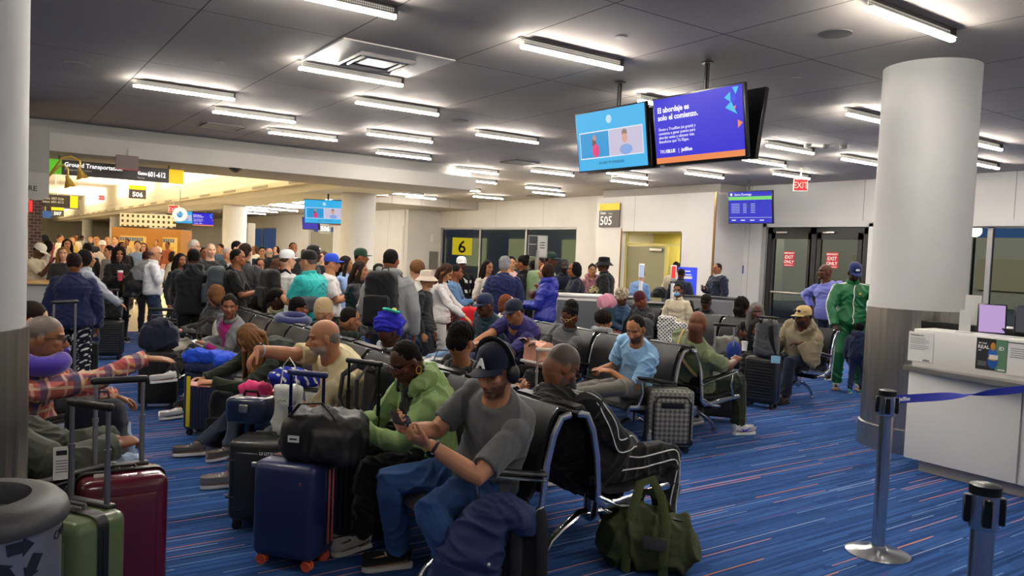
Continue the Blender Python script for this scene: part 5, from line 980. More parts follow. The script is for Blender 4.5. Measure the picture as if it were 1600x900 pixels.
def board(label, q, n, w, h, col='#1a22c8', pole=True, tilt=8, roll=0, rows=True):
    e = empty('departure_board', label=label, cat='screen', M=frameM(q, n, tilt, roll)); MB().rbox((0, 0, -.03), (w+.04, h+.04, .06), .006, seg=2).build('bezel', TVK, e)
    rect(e, -w/2, -h/2, w, h, glow(col), .0015, 'screen')
    if rows:
        rect(e, -w/2, h*.24, w, h*.11, glow('#7ede6a'), .003, 'green_bar'); tx(e, 'Santo Domingo', h*.10, -w*.36, h*.385, GW, bold=.001); rect(e, -w*.46, h*.38, .05*w, .08*h, GW, .003, 'tail_mark')
        for i in range(6):
            for x0, ww in ((-.44, .2), (-.16, .08), (.02, .1)): rect(e, w*x0, h*(.1-.055*i), w*ww, h*.022, glow('#b8c4ff', .8), .003, 'text_line')
        rect(e, -w/2, -h*.33, w, h*.008, GW, .003, 'rule'); [rect(e, w*x_, -h*.43, w*.1, h*.03, GW, .003, 'text_line') for x_ in (-.44, -.22, 0, .22)]
    if pole:
        M = e.matrix_world.inverted(); a = np.array((M @ Vector((q[0], q[1]+.06, 3.6)))[:]); b = np.array((M @ Vector((q[0], q[1]+.06, q[2])))[:]); MB().tube([b, a], .025, n=12, rnd=False).build('ceiling_pole', TVK, e)
    return e
board('hanging departure board with a green bar by the corner wall', (14.75, 11.88, 2.98), (-1, -.12, 0), 1.12, .72, roll=0)
board('small distant departure board under the far light blue screen', tuple(atD(485, 349, 22)), (-.8, -.6, 0), .5, .32, rows=False, pole=False, col='#3a34b0')
# gate sign, hanging wayfinding
def fsign(label, q, n, w, h, name='sign', th=.03, m='#4e4642', cat='sign', tilt=0, roll=0):
    e = empty(name, label=label, cat=cat, M=frameM(q, n, tilt, roll)); MB().rbox((0, 0, -th/2), (w, h, th), .003, seg=1).build('sign_panel', paint(m, .6) if isinstance(m, str) else m, e, smooth=False); return e
YEL2 = paint('#f0c818', .6); INK = paint('#17171a', .6); PW = paint('#f2f2ee', .6)
e = fsign('Gate 505 sign, yellow over brown, on the white wall', (14.70, 16.72, 2.87), (-1, 0, 0), .86, .66, 'gate_sign'); rect(e, -.43, .14, .86, .19, YEL2, .002, 'yellow_band'); tx(e, 'Gate', .12, -.38, .03, PW, bold=.002); tx(e, 'Puerta', .06, -.02, .03, PW); tx(e, '505', .35, -.38, -.27, PW, bold=.005); tx(e, '✈'.replace('✈', '>'), .1, -.36, .19, INK)
def emis(c, s=.35): return mat('emissive_'+c.strip('#'), c, .6, emit=c, estr=s)  # sign face colour used for base and emission alike
e = empty('hanging_sign', label='long overhead sign reading Ground Transportation and Gates 601-612', cat='sign', M=frameM((2.05, 15.9, 2.87), (0, -1, 0)))
W_ = 2.32; MB().box((0, 0, -.04), (W_, .26, .08)).build('sign_panel', paint('#38322f'), e, smooth=False)
rect(e, -W_/2, -.13, .30, .26, emis('#5fc22a'), .003, 'green_panel'); rect(e, W_/2-.26, -.13, .26, .26, emis('#f0c818'), .003, 'yellow_panel'); tx(e, '↑'.replace('↑', 'I'), .2, -W_/2+.06, -.06, PW, bold=.004)
MB().prism([(-W_/2+.035, .02), (-W_/2+.115, .02), (-W_/2+.075, .09)], .004, .006, ax=2).build('arrow_head', PW, e, smooth=False)
tx(e, 'Ground Transportation', .105, -W_/2+.34, .02, emis('#ffffff', .6), bold=.002, sx=.92); tx(e, 'Transporte terrestre', .05, -W_/2+.34, -.05, PW); tx(e, 'Gates', .085, .36, -.02, emis('#ffffff', .6), bold=.002, sx=.8); tx(e, '601-612', .13, .53, -.04, emis('#ffffff', .6), bold=.003, sx=.72); tx(e, 'Puertas', .04, .36, -.09, PW)
for x in (-.9, .9): MB().box((x, .17, -.04), (.02, .08, .02)).build('hanger', TVK, e, smooth=False)
q = atD(199, 254, 13.6); e = fsign('unlit exit sign box with red edges hanging before the overhead sign', q, (0, -1, 0), .36, .25, 'exit_sign', .06, '#6a5a58'); MB().box((0, .19, -.03), (.03, .14, .02)).build('hanger', TVK, e, smooth=False); rect(e, -.18, -.125, .36, .012, glow('#d03030', .7), .002, 'red_edge')
def hangsign(label, px, py, D, w, h, txt, band, base='#4e4642', n=(0, -1, 0), up=1.2, ts=.5):
    q = atD(px, py, D); e = fsign(label, q, n, w, h, 'hanging_sign', .06, base); up = 4.9-q[2]-h/2 if D > 15 else up
    if band: rect(e, -w/2, h/2-h*.32, w, h*.32, emis(band), .003, 'band')
    tx(e, txt, h*ts, 0, -h*.36, emis('#ffffff', .6), align='CENTER', bold=.004); MB().tube([(0, h/2, -.03), (0, h/2+up, -.03)], .012, n=6, rnd=False).build('hanger', STEEL, e); return e
hangsign('hanging sign reading 506 with yellow top in the concourse', 215, 300, 24, .48, .40, '506', '#f0c818', up=1.7)
hangsign('small hanging sign reading 507 further down the concourse', 90, 331, 34, .48, .38, '507', '#f0c818', up=1.8)
e = hangsign('dark overhead sign with yellow end at far left of the concourse', 87, 314, 26, 1.3, .40, '', None, '#35302e', up=1.5); rect(e, .42, -.2, .23, .4, emis('#f0c818'), .004, 'yellow_panel'); tx(e, 'Gates 507-526\nGates 601-612', .11, -.42, .04, PW)
hangsign('small blue hanging sign at far left of the concourse', 71, 335, 28, .4, .25, '', None, '#2f62b8', up=1.9); hangsign('small grey hanging sign deep in the concourse', 110, 320, 45, .9, .5, '', None, '#50545c', up=1.0)
hangsign('grey sign 507 on the wall behind the far screens', 508, 349, 30, .5, .8, '506', None, '#77756f', up=.4, ts=.3)
def exitsign(label, q, n, w=.34, h=.2):
    e = fsign(label, q, n, w, h, 'exit_sign', .05, '#e8e4e0'); rect(e, -w/2+.015, -h/2+.015, w-.03, h-.03, glow('#e01a20', 1.1), .002, 'red_face'); tx(e, 'EXIT', h*.72, 0, -h*.26, glow('#ffd8c8', 1.2), align='CENTER', sx=.8); zt = 3.6 if q[2] > 3.1 and q[0] > 9 else (3.07 if q[2] < 3.0 else 4.9); hh = max(.05, zt-q[2]-h/2); MB().box((0, h/2+hh/2, -.025), (.03, hh, .02)).build('hanger', STEEL, e, smooth=False); return e
exitsign('red glowing exit sign under the ceiling near the departure board', tuple(atD(1251, 289, 15.2)), (-.7, -.7, 0), .27, .24)
for l, px, py, D in (('tiny red exit sign deep in the concourse left', 159, 309, 45), ('small red exit sign left of the far round column', 271, 327, 30)): exitsign(l, tuple(atD(px, py, D)), (-.5, -.85, 0), .38, .3)
q = atD(281, 335, 29); rs_ = empty('ring_sign', tuple(q)); MB().tube([(0, 0, .25), (0, 0, 4.9-q[2])], .02, n=6).build('hanger', STEEL, rs_); MB().lathe([(.12, -.03), (.26, -.03), (.26, .03), (.12, .03), (.12, -.03)], (0, 0, 0), 32, R=np.array(frameM((0, 0, 0), (-.4, -.9, 0)).to_3x3()), cap=False).build('ring', glow('#fff6e0', 1.2), rs_); tag(rs_, 'glowing white ring sign hanging before the far screens', 'sign')
# smoke detector / dome camera under the beam, ceiling items
def dome(label, x, y, z, r, col='#26272a', name='dome_camera', cat='camera'):
    e = empty(name, (x, y, z), label=label, cat=cat); MB().lathe([(r, 0), (r*1.05, -.03), (r*.8, -.06), (r*.3, -.09), (.01, -.095)], n=24).build('dome', plastic(col, .2), e); MB().lathe([(r*1.5, 0), (r*1.5, -.012), (r, -.014)], n=24).build('base_ring', paint('#b8b4ac'), e); return e
q = at(368, 262, 3.07); dome('black dome camera under the dropped beam', q[0], q[1], 3.07, .11)
for i, (px, py) in enumerate(((1305, 52), (120, 100), (718, 189), (971, 57), (1243, 122), (343, 97), (1330, 226))):
    q = at(px, py, 3.6); big = i < 3
    e = empty('ceiling_speaker' if big else 'sprinkler', (q[0], q[1], 3.6), label=['round grey speaker grille in the ceiling left of the right column', 'faint round speaker grille above the left end of the beam', 'small round speaker grille over the middle of the room', 'small sprinkler cover above the light blue screen', 'small sprinkler cover above the right screens', 'small sprinkler cover left of the square vent', 'small sprinkler near the right column'][i], cat='ceiling speaker' if big else 'sprinkler')
    MB().lathe([((.13 if big else .05), 0), ((.13 if big else .05), -.008), (.02, -.012)], n=28).build('grille' if big else 'cover', paint(['#55544f', '#8a8784'][0 if i in (0, 2) else 1]), e)
q = at(588, 94, 3.6); e = empty('air_vent', (q[0], q[1], 3.6), label='square ceiling air vent with dark slots in a pale panel', cat='air vent')
MB().box((0, 0, -.006), (1.18, 1.18, .012)).build('vent_panel', paint('#bdbab6'), e, smooth=False); MB().box((0, 0, -.015), (.56, .56, .012)).build('vent_back', paint('#1b1b1b'), e, smooth=False)
for i, s_ in enumerate((.58, .44)): MB().tube([(-s_/2, -s_/2, -.03), (s_/2, -s_/2, -.03), (s_/2, s_/2, -.03), (-s_/2, s_/2, -.03)], .02, n=4, closed=True).build('vent_frame', paint('#a8a5a2'), e, smooth=False)
MB().box((0, 0, -.03), (.32, .32, .012)).build('vent_centre', paint('#9a9794'), e, smooth=False)
for l, px, py in (('flat ceiling hatch beside the lamps above the beam', 347, 197), ('dark ceiling vent beyond the light blue screen', 812, 253), ('faint ceiling vent beyond the window wall lamps', 843, 306)):
    q = at(px, py, 3.6); e = empty('ceiling_hatch', (q[0], q[1], 3.6), label=l, cat='ceiling hatch'); MB().box((0, 0, -.008), (.6, .6, .014)).build('panel', paint('#8f8c88'), e, smooth=False); MB().tube([(-.3, -.3, -.012), (.3, -.3, -.012), (.3, .3, -.012), (-.3, .3, -.012)], .012, n=4, closed=True).build('hatch_frame', paint('#6e6b68'), e, smooth=False)
for i in range(3):
    q = at(1262+i*28, 225+i*1, 3.6); tag(MB().lathe([(.06, 0), (.05, -.05), (.01, -.06)], (q[0], q[1], 3.6), 14).build('sensor', paint('#6e6c6a')), 'small round ceiling sensor in the row of three by the right lamps', 'sensor', 'three ceiling sensors')
# kiosk at left with HERE canopy
q = atD(27, 250, 11); e = empty('kiosk_canopy', label='grey canopy with scalloped edge and the word HERE beside the left column', cat='canopy')
c0 = atD(-60, 252, 11); c1 = atD(77, 255, 11)
MB().prism([(c0[0]-.6, 2.52), (c1[0], 2.52), (c1[0], 3.20), (c0[0]-.6, 3.20)], c1[1], c1[1]+1.6).build('canopy_box', paint('#77746f'), e, smooth=False)
sc = [(c0[0]-.6, 2.52)]+[(c1[0]-x, 2.52) for x in (0,)]; xs = np.linspace(c1[0], c0[0]-.6, 60); sc = [(c0[0]-.6, 2.54), (c1[0], 2.54)]+[(x, 2.20-.05*abs(math.sin((c1[0]-x)*PI/.32))) for x in xs]
MB().prism(sc, c1[1]-.03, c1[1]).build('scalloped_valance', paint('#8b8883'), e, smooth=False)
yT = c1[1]-.035; xa = ray(27, 290)[0]*yT/ray(27, 290)[1]; xb = ray(61, 290)[0]*yT/ray(61, 290)[1]; text('HERE', (xb-xa)/2.55, (xa, yT, 2.28), ((1, 0, 0), (0, 0, 1), (0, -1, 0)), paint('#26262a'), e, bold=.002)
BRASS = mat('brass', '#d0a848', .35, .55)
for i, (dx, dz, l) in enumerate(((.14, .0, 'brass gooseneck lamp hanging lower, left of its twin'), (.30, .14, 'brass gooseneck lamp hanging higher, right of its twin'))):
    e = empty('gooseneck_lamp', (c1[0], c1[1]+.1+.1*i, 2.55), label=l, cat='lamp', group='brass gooseneck lamps')
    MB().tube([(0, 0, -.05), (.08+dx*.3, 0, .10+dz), (.1+dx*.6, 0, .14+dz), (.1+dx, 0, .08+dz), (.1+dx, 0, -.04+dz)], .014, n=8).build('gooseneck', BRASS, e)
    MB().lathe([(.022, .05), (.03, 0), (.085, -.12), (.08, -.12), (.02, .0)], (.1+dx, 0, -.06+dz), 24, R=rotm(0, -.3, 0)).build('lamp_shade', BRASS, e); MB().ell((.12+dx, 0, -.15+dz), (.035, .035, .03)).build('bulb', glow('#ffd890', 12), e)
def brick(): 
    m = mat('dark_brick', '#5a3c34', .85); nt = m.node_tree; b = nt.nodes.new('ShaderNodeTexBrick'); tc = nt.nodes.new('ShaderNodeTexCoord'); mp = nt.nodes.new('ShaderNodeMapping'); mp.inputs['Rotation'].default_value = (PI/2, 0, 0)
    b.inputs['Color1'].default_value = hexc('#6a4a40'); b.inputs['Color2'].default_value = hexc('#4a342e'); b.inputs['Mortar'].default_value = hexc('#9a8a7c'); b.inputs['Scale'].default_value = 4.5; b.inputs['Mortar Size'].default_value = .015
    nt.links.new(tc.outputs['Object'], mp.inputs[0]); nt.links.new(mp.outputs[0], b.inputs['Vector']); nt.links.new(b.outputs['Color'], nt.nodes['Principled BSDF'].inputs['Base Color']); return m
a = atD(48, 350, 13.5); b_ = atD(63, 350, 13.5); struct(MB().box(((a[0]+b_[0])/2, a[1], 1.55), (b_[0]-a[0]+.05, .3, 3.1)).build('column', brick(), smooth=False))
a = atD(-40, 350, 13.8); b_ = atD(46, 350, 13.8); struct(MB().box(((a[0]+b_[0])/2, a[1], 1.6), (b_[0]-a[0], .12, 3.2)).build('wall_kiosk', paint('#cfcabf'), smooth=False))
q = atD(33, 343, 13.8-.12); e = fsign('small gold framed plaque on the kiosk wall', q, (0, -1, 0), .24, .28, 'plaque', .02, '#c9a43c'); rect(e, -.09, -.11, .18, .22, paint('#b89a50'), .002, 'plaque_face')
q = atD(48, 322, 13.33); tag(MB().rbox(tuple(q), (.05, .05, .2), .01).build('red_light', glow('#e03030', 1.4)), 'small red light strip beside the brick pillar', 'light')
q = atD(45, 440, 11.6); e = empty('service_counter', (q[0], q[1], 0), label='kiosk counter with light wood top in front of the worker', cat='counter')
MB().rbox((0, .0, .96), (1.6, .5, .05), .01).build('counter_top', paint('#b8935c'), e); MB().box((0, .03, .47), (1.5, .42, .93)).build('counter_body', paint('#9a9894'), e, smooth=False)
k = I[ST[0][0]]; tag(MB().tube([k['w'](k['W'][-1]+V(.03, .05, .30)), k['w'](k['W'][-1]), k['w'](k['W'][1]+V(.05, 0, -.5))], .014, n=8).build('broom_handle', plastic('#b02024')), 'red broom handle held by the worker in cream', 'broom')
# wooden shop kiosk far back
e = empty('shop_kiosk', label='wooden shop kiosk with lit yellow shelves beyond the crowd', cat='kiosk'); a = atD(174, 372, 30); b_ = atD(283, 375, 30); WOOD = mat('oak_panel', '#a8722c', .6, var=.15, bscale=8)
L_ = b_-a; Ln = math.hypot(L_[0], L_[1]); an = math.atan2(L_[1], L_[0]); Mk = Matrix.Translation((a[0], a[1], 0)) @ Matrix.Rotation(an, 4, 'Z'); e.matrix_world = Mk
MB().box((Ln/2, .5, 1.02), (Ln, 1, 2.04)).build('kiosk_body', WOOD, e, smooth=False)
for x0, x1 in ((.35, 1.35), (2.0, 2.55)):
    MB().box(((x0+x1)/2, -.02, 1.25), (x1-x0, .04, .95)).build('lit_niche', glow('#f0b850', 1.1), e, smooth=False)
    for zz in (.95, 1.3, 1.6): 
        sb = MB(); [sb.rbox((x0+.06+i*.09, -.07, zz), (.06, .05, .15), .01, seg=1) for i in range(int((x1-x0-.05)/.09))]; sb.build('stock', mat('stock_%s' % zz, {.95: '#b03a28', 1.3: '#c99a3c', 1.6: '#5a6a88'}[zz], .6), e, smooth=False).__setitem__('kind', 'stuff')
MB().box((Ln*.45, .4, 2.35), (Ln*.8, .1, .5)).build('lattice_screen', checks('lattice', ['#ece6d4', ('#5a4a34', (1, 0, 0), 5, .45), ('#ece6d4', (0, 0, 1), 5, .5)], 1, 1), e, smooth=False)
a = atD(100, 385, 20); e = empty('display_counter', (a[0], a[1], 0), label='white counter in the concourse behind the crowd at left', cat='counter'); MB().rbox((0, 0, .5), (2.4, .6, 1.0), .02).build('counter_body', paint('#d8d4c8'), e); MB().rbox((0, 0, 1.02), (2.5, .7, .05), .01).build('counter_top', paint('#e6e2d8'), e)
a = atD(430, 400, 15.8); e = empty('service_desk', (a[0], a[1], 0), label='long desk with light wood front under the far windows', cat='desk'); MB().rbox((0, 0, .5), (1.9, .6, 1.0), .02).build('desk_body', paint('#b8935c'), e); MB().rbox((0, 0, 1.03), (2.0, .7, .05), .01).build('desk_top', paint('#c9b088'), e)
for px, py, l in ((392, 380, 'white pillar-shaped scanner post left of the far windows'),): 
    a = atD(px, py, 17); e = empty('scanner_post', (a[0], a[1], 0), label=l, cat='scanner'); MB().tube([(0, 0, 0), (0, 0, 1.6)], .03, n=10, rnd=False).build('post', paint('#d6d2c4'), e); MB().rbox((0, 0, 1.85), (.16, .08, .5), .02).build('scanner_head', paint('#e2dcc8'), e)
# wall devices on the return wall (faces the camera)
def wallbox(label, px, py, w, h, col, name, cat, txt=None, tc='#ffffff', Y=12.88, ts=.3):
    d = ray(px, py); q = CC+d*(Y/d[1]); e = fsign(label, (q[0], Y-.03, q[2]), (0, -1, 0), w, h, name, .03, col, cat)
    if txt: tx(e, txt, h*ts, 0, -h*ts*.35, paint(tc), align='CENTER')
    return e
wallbox('small red alarm box highest on the corner wall', 1167, 391, .1, .11, '#b0202a', 'alarm_box', 'alarm'); e = wallbox('blue notice with white lines above the fire alarm', 1163, 421, .17, .2, '#1c4a86', 'notice', 'sign')
for i in range(3): rect(e, -.07, .055-.06*i, .14, .018, PW, .002, 'text_line')
e = wallbox('white fire alarm pull station with red strobe', 1165, 441, .17, .2, '#d8d0cc', 'fire_alarm', 'alarm'); rect(e, -.03, -.07, .08, .14, paint('#c02028'), .004, 'red_handle')
e = wallbox('white thermostat beside the exit door frame', 1182, 392, .1, .09, '#d8d4c0', 'thermostat', 'thermostat', Y=12.6); wallbox('dark red call box beside the exit door frame', 1181, 446, .08, .1, '#7a1a20', 'call_box', 'alarm', Y=12.6)
d = ray(728, 397); 
q = CC+ray(678, 407)*(29.0/ray(678, 407)[1]); e = fsign('grey vertical panel plate on the white pier', (q[0], 29.02, q[2]), (0, -1, 0), .42, .75, 'access_panel', .03, '#77756e', 'panel'); q = CC+ray(675, 372)*(29.0/ray(675, 372)[1]); e = fsign('small white wall intercom above the grey panel', (q[0], 29.02, q[2]), (0, -1, 0), .14, .32, 'intercom', .05, '#e2e0da', 'intercom')
for yc, l in ((11.55, 'red emergency exit only sticker on the left exit door'), (10.42, 'red emergency exit only sticker on the right exit door')):
    e = fsign(l, (15.86, yc, 1.83), (-1, 0, 0), .30, .36, 'exit_sticker', .004, '#c8202a'); tx(e, 'EMERGENCY', .058, 0, .115, PW, align='CENTER', bold=.001, sx=.85); tx(e, 'EXIT', .115, 0, .0, PW, align='CENTER', bold=.002); tx(e, 'ONLY', .10, 0, -.105, PW, align='CENTER', bold=.002); rect(e, -.12, -.16, .24, .015, PW, .003, 'text_line')
e = fsign('painted reflection of gold lettering, backward, on the window right of the exit doors', (15.97, 9.0, 2.15), (-1, 0, 0), .5, .2, 'painted_reflection', .004, '#1a1a18'); text('GELS', .16, (.26, -.06, .003), ((-1, 0, 0), (0, 1, 0), (0, 0, 1)), glow('#8a6a34', .8), e)  # reflection on the pane modelled as mirrored glowing letters
q = atD(722, 385, 34); e = fsign('yellow outdoor sign with a black 6 beyond the window', q, (-.6, -.8, 0), .85, .75, 'outdoor_sign', .1, emis('#e8c420', .8)); tx(e, '6', .75, 0, -.27, INK, align='CENTER', bold=.01); MB().tube([(0, -.37, -.05), (0, -2.2, -.05)], .05, n=8).build('sign_post', TVK, e)
q = atD(757, 386, 28.5)
# queue furniture
e = empty('queue_sign', tuple(atD(836, 480, 12.0)[:2])+(0,), label='queue sign on a steel post with a dark half and a white half', cat='sign'); q = atD(841, 381, 12.0)
MB().lathe([(.2, 0), (.19, .015), (.03, .03)], n=28).build('base', STEEL, e); MB().tube([(0, 0, .02), (0, 0, q[2]-.1)], .03, n=12, rnd=False).build('post', STEEL, e)
s_ = MB().box((0, 0, 0), (.30, .02, .34)).build('sign_frame', STEEL, e, smooth=False, mat4=Matrix.Translation((0, 0, q[2]-.04)) @ Matrix.Rotation(math.radians(-38), 4, 'Z'))
MB().box((-.07, -.012, 0), (.13, .005, .31)).build('dark_half', paint('#3c3c40'), s_, smooth=False); MB().box((.07, -.012, 0), (.13, .005, .31)).build('white_half', paint('#c9c9c6'), s_, smooth=False); text('PRIORITY', .026, (-.125, -.016, .02), ((1, 0, 0), (0, 0, 1), (0, -1, 0)), PW, s_); [MB().box((.07, -.016, .06-.04*i), (.08, .002, .012)).build('text_line', INK, s_, smooth=False) for i in range(3)]
def podium(label, q, w, d, h, col, face, top='#d8d6d0', rz=0):
    e = empty('podium', (q[0], q[1], 0), math.radians(rz), label, 'podium'); MB().rbox((0, 0, h/2), (w, d, h), .01).build('podium_body', paint(col), e); MB().rbox((0, 0, h+.015), (w+.04, d+.04, .03), .008).build('podium_top', paint(top), e); MB().box((0, -d/2-.004, h/2), (w-.08, .01, h-.1)).build('front_panel', paint(face), e, smooth=False); return e
podium('white-edged grey podium left of the row of headwraps', atD(903, 480, 11.5), .7, .5, 1.10, '#dcdad4', '#5f6468', rz=-38)
podium('grey podium with small screens behind the headwraps', atD(962, 480, 13.4), .6, .5, 1.0, '#8f9090', '#6a6c6e', '#2c2d30', rz=-38); podium('teal recycling bin beside the grey podium', atD(958, 482, 12.6), .32, .32, .98, '#27687a', '#1f5668', '#2f8aa0', rz=-38)
podium('dark green bin behind the maroon beanie', atD(1032, 480, 12.8), .42, .35, .95, '#2f3f38', '#26332e', '#1a1c1c', rz=-38); podium('long grey gate desk below the blue poster', atD(1105, 480, 14.8), 1.1, .4, 1.0, '#8a8a8c', '#6e6f72', '#2c2d30', rz=-60)
for px, D, scr, l in ((1002, 14.8, '#b8c8e8', 'boarding face-scanner on white post, left of two'), (1052, 14.6, '#ff3a2a', 'boarding face-scanner with glowing red edge, right of two')):
    q = atD(px, 430, D); e = empty('boarding_scanner', (q[0], q[1], 0), label=l, cat='scanner'); MB().lathe([(.2, 0), (.2, .02), (.05, .03)], n=20).build('base', WHITE, e); MB().tube([(0, 0, 0), (0, 0, 1.25)], .035, n=10, rnd=False).build('post', WHITE, e)
    h_ = MB().rbox((0, 0, 1.46), (.11, .06, .27), .02).build('scanner_head', WHITE, e, mat4=Matrix.Rotation(math.radians(-40), 4, 'Z')); MB().box((0, -.032, 1.46), (.075, .004, .22)).build('scanner_screen', glow(scr, 1.0), h_, smooth=False)
q = atD(1074, 442, 15.4); e = fsign('blue poster stand with white lines by the gate desk', q, (-.5, -.85, 0), .38, .62, 'poster_stand', .03, emis('#2238c0', .6), 'poster')
for i in range(6): rect(e, -.15, .22-.07*i-(.02 if i > 2 else 0), .2+.02*(i % 3), .02 if i != 2 else .05, PW, .002, 'text_line')
MB().box((0, -.7, -.03), (.04, .9, .03)).build('stand_leg', TVK, e, smooth=False)
BELT = mat('belt_blue', '#1c2fa8', .6, bump=.1, bscale=300)
def stanchion(label, x, y, h=.98, r=.038, col=None, belt_to=None, base=True, group=None, belt_col=None, head=True):
    e = empty('stanchion', (x, y, 0), label=label, cat='stanchion', group=group); m = col or CHROME
    MB().lathe([(.18, 0), (.18, .008), (.15, .018), (.06, .035), (.045, .05)], n=40).build('base', m, e); MB().lathe([(r, .03), (r, h-.14)], n=28).build('post', m, e)
    if head: MB().lathe([(r+.006, h-.15), (r+.010, h-.14), (r+.010, h-.03)], n=28, cap=False).build('head', m, e); MB().lathe([(r+.012, h-.03), (r+.012, h), (r-.01, h+.006), (.005, h+.006)], n=28).build('cap_ring', TVK, e)
    hb = MB()
    for i in range(4): a = PI/2*i+.6; hb.rbox((math.cos(a)*(r+.014), math.sin(a)*(r+.014), h-.085), (.022, .03, .095), .004, R=rotm(a), seg=1)
    hb.build('belt_clip', TVK, e); return e
s1 = stanchion('chrome stanchion holding the blue belt in front of the counter', 4.44, 2.50); s2 = stanchion('chrome stanchion cut by the bottom edge, nearest the camera', 2.83, 1.23)
def belt(label, A, B, sag=.05, h=.05, twist=0, e=None, col=BELT, n=24, wt=True):
    A, B = V(*A), V(*B); g = []; d = nrm((B-A)*V(1, 1, 0)); sd = V(-d[1], d[0], 0)
    for i in range(n+1):
        t = i/n; c = A+(B-A)*t-V(0, 0, 4*sag*t*(1-t)); an = math.radians(twist)*(1/(1+math.exp(-(t-.42)*12))); u = V(0, 0, 1)*math.cos(an)+sd*math.sin(an); w_ = sd*math.cos(an)-V(0, 0, 1)*math.sin(an)
        g.append(np.array([c+u*h/2+w_*.001, c-u*h/2+w_*.001, c-u*h/2-w_*.001, c+u*h/2-w_*.001]))
    o = MB().rings(g).build('barrier_belt', col); tag(o, label, 'belt'); return o, A, B, d, sd
b_, A, B, d, sd = belt('dark blue belt with white wordmark stretched before the counter', (4.48, 2.495, .925), (6.05, 2.24, .955), .012, .05, 180)
text('jetBlue', .034, tuple(A+d*.06-sd*.002+V(0, 0, -.012)), (tuple(d), (0, 0, 1), tuple(-sd if (-sd)@(-A) > 0 else sd)), PW, b_, bold=.0006)
stanchion('chrome stanchion outside the frame at the right end of the belt', 6.1, 2.2)
for i, (px, D) in enumerate(((735, 12.3), (775, 11.2), (700, 13), (868, 12.4))):
    q = atD(px, 470, D); stanchion(['black stanchion beside the letter jacket in the queue', 'stanchion in front of the cream top woman', 'stanchion behind the woman in white top', 'stanchion next to the blue puffer woman'][i], q[0], q[1], col=plastic('#26282c'))
q0, q1 = atD(745, 440, 11.6), atD(790, 438, 11.6); belt('blue queue belt crossing the white skirt', (q0[0], q0[1], .93), (q1[0], q1[1], .93), .02, .055)
# gate counter at right
e = empty('gate_counter', label='white gate counter with steel ledge beside the right column', cat='counter'); WG = paint('#e4e2dc', .35)
MB().rbox((6.82, 1.25, .48), (.60, 4.5, .76), .008).build('counter_body', WG, e); MB().rbox((6.72, 1.25, 1.035), (.32, 4.5, .33), .008).build('upper_panel', WG, e); MB().box((6.88, 1.2, .05), (.58, 4.4, .1)).build('kick_plate', mat('stone_plinth', '#a8a49c', .6, var=.2, bscale=60), e, smooth=False)
MB().rings([np.array([(x0-.20*math.sin(PI*min(1, max(0, (3.56-y)/4.5)))**.7, y, z) for x0, z in ((6.52, .845), (6.75, .845), (6.75, .885), (6.52, .885))]) for y in np.linspace(3.55, -.95, 30)]).build('steel_ledge', STEEL, e, smooth=False)
[MB().box((6.517, y_, .48), (.01, .008, .74)).build('panel_seam', paint('#8d8b86'), e, smooth=False) for y_ in (2.62, .9)]
def paper(label, px0, py0, px1, py1, X, col='#e8e6e0', name='notice_sheet'):
    a = CC+ray(px0, py0)*(X/ray(px0, py0)[0]); b = CC+ray(px1, py1)*(X/ray(px1, py1)[0]); w, h = abs(a[1]-b[1]), a[2]-b[2]
    e = fsign(label, (X-.004, (a[1]+b[1])/2, (a[2]+b[2])/2), (-1, 0, 0), w, h, name, .004, col, 'notice'); return e, w, h
e, w, h = paper('white notice sheet at the left end of the counter front', 1421, 517, 1457, 568, 6.56); tx(e, 'Estimated gate times', h*.055, -w*.42, h*.38, INK, bold=.0003)
for i in range(7): rect(e, -w*.42, h*(.28-.055*i-(.03 if i > 3 else 0)), w*(.75 if i % 3 else .6), h*.012, paint('#8a8a8a'), .002, 'text_line')
tx(e, 'jetBlue', h*.08, w*.12, -h*.45, paint('#3a3a48'), bold=.0003)
e, w, h = paper('dark and green poster about identity cards on the counter front', 1527, 527, 1572, 582, 6.56, '#1c1c20', 'poster'); rect(e, w*.14, -h/2, w*.36, h, paint('#5f8a68'), .0015, 'green_side')
zp = lambda x, y, rx, ry, c, z=.003: MB().ell((x*w, y*h, z), (rx*w, ry*h, .0008)).build('picture', paint(c), e)
zp(.06, -.22, .17, .22, '#1f58a8'); zp(.05, .02, .15, .2, '#2a66b8', .0035); zp(.05, .26, .085, .13, '#c98a2c', .004); zp(.06, -.12, .16, .06, '#e2a83c', .0045); rect(e, -.05*w, -.14*h, .28*w, .14*h, paint('#e6e2d0'), .0055, 'id_card')
tx(e, 'BE YOUR', h*.06, -w*.42, h*.32, PW, bold=.0004); tx(e, 'REAL', h*.155, -w*.44, h*.17, PW, bold=.001, z=.006); tx(e, 'ID', h*.155, w*.24, h*.17, PW, bold=.001, z=.006); tx(e, 'SELF', h*.05, -w*.42, h*.09, PW, bold=.0003); rect(e, w*.24, -h*.47, w*.22, h*.04, PW, .004, 'footer_mark')
for i in range(4): rect(e, -w*.42, -h*(.25+.04*i), w*.28, h*.012, paint('#9a9aa0'), .003, 'text_line')
e, w, h = paper('white notice sheet at the right edge of the counter front', 1576, 531, 1618, 592, 6.56); rect(e, -w/2, h*.42, w, h*.025, paint('#2a2040'), .002, 'dark_stripe')
for i in range(5): rect(e, -w*.4, h*(.26-.06*i), w*.7, h*.014, paint('#77777c'), .002, 'text_line')
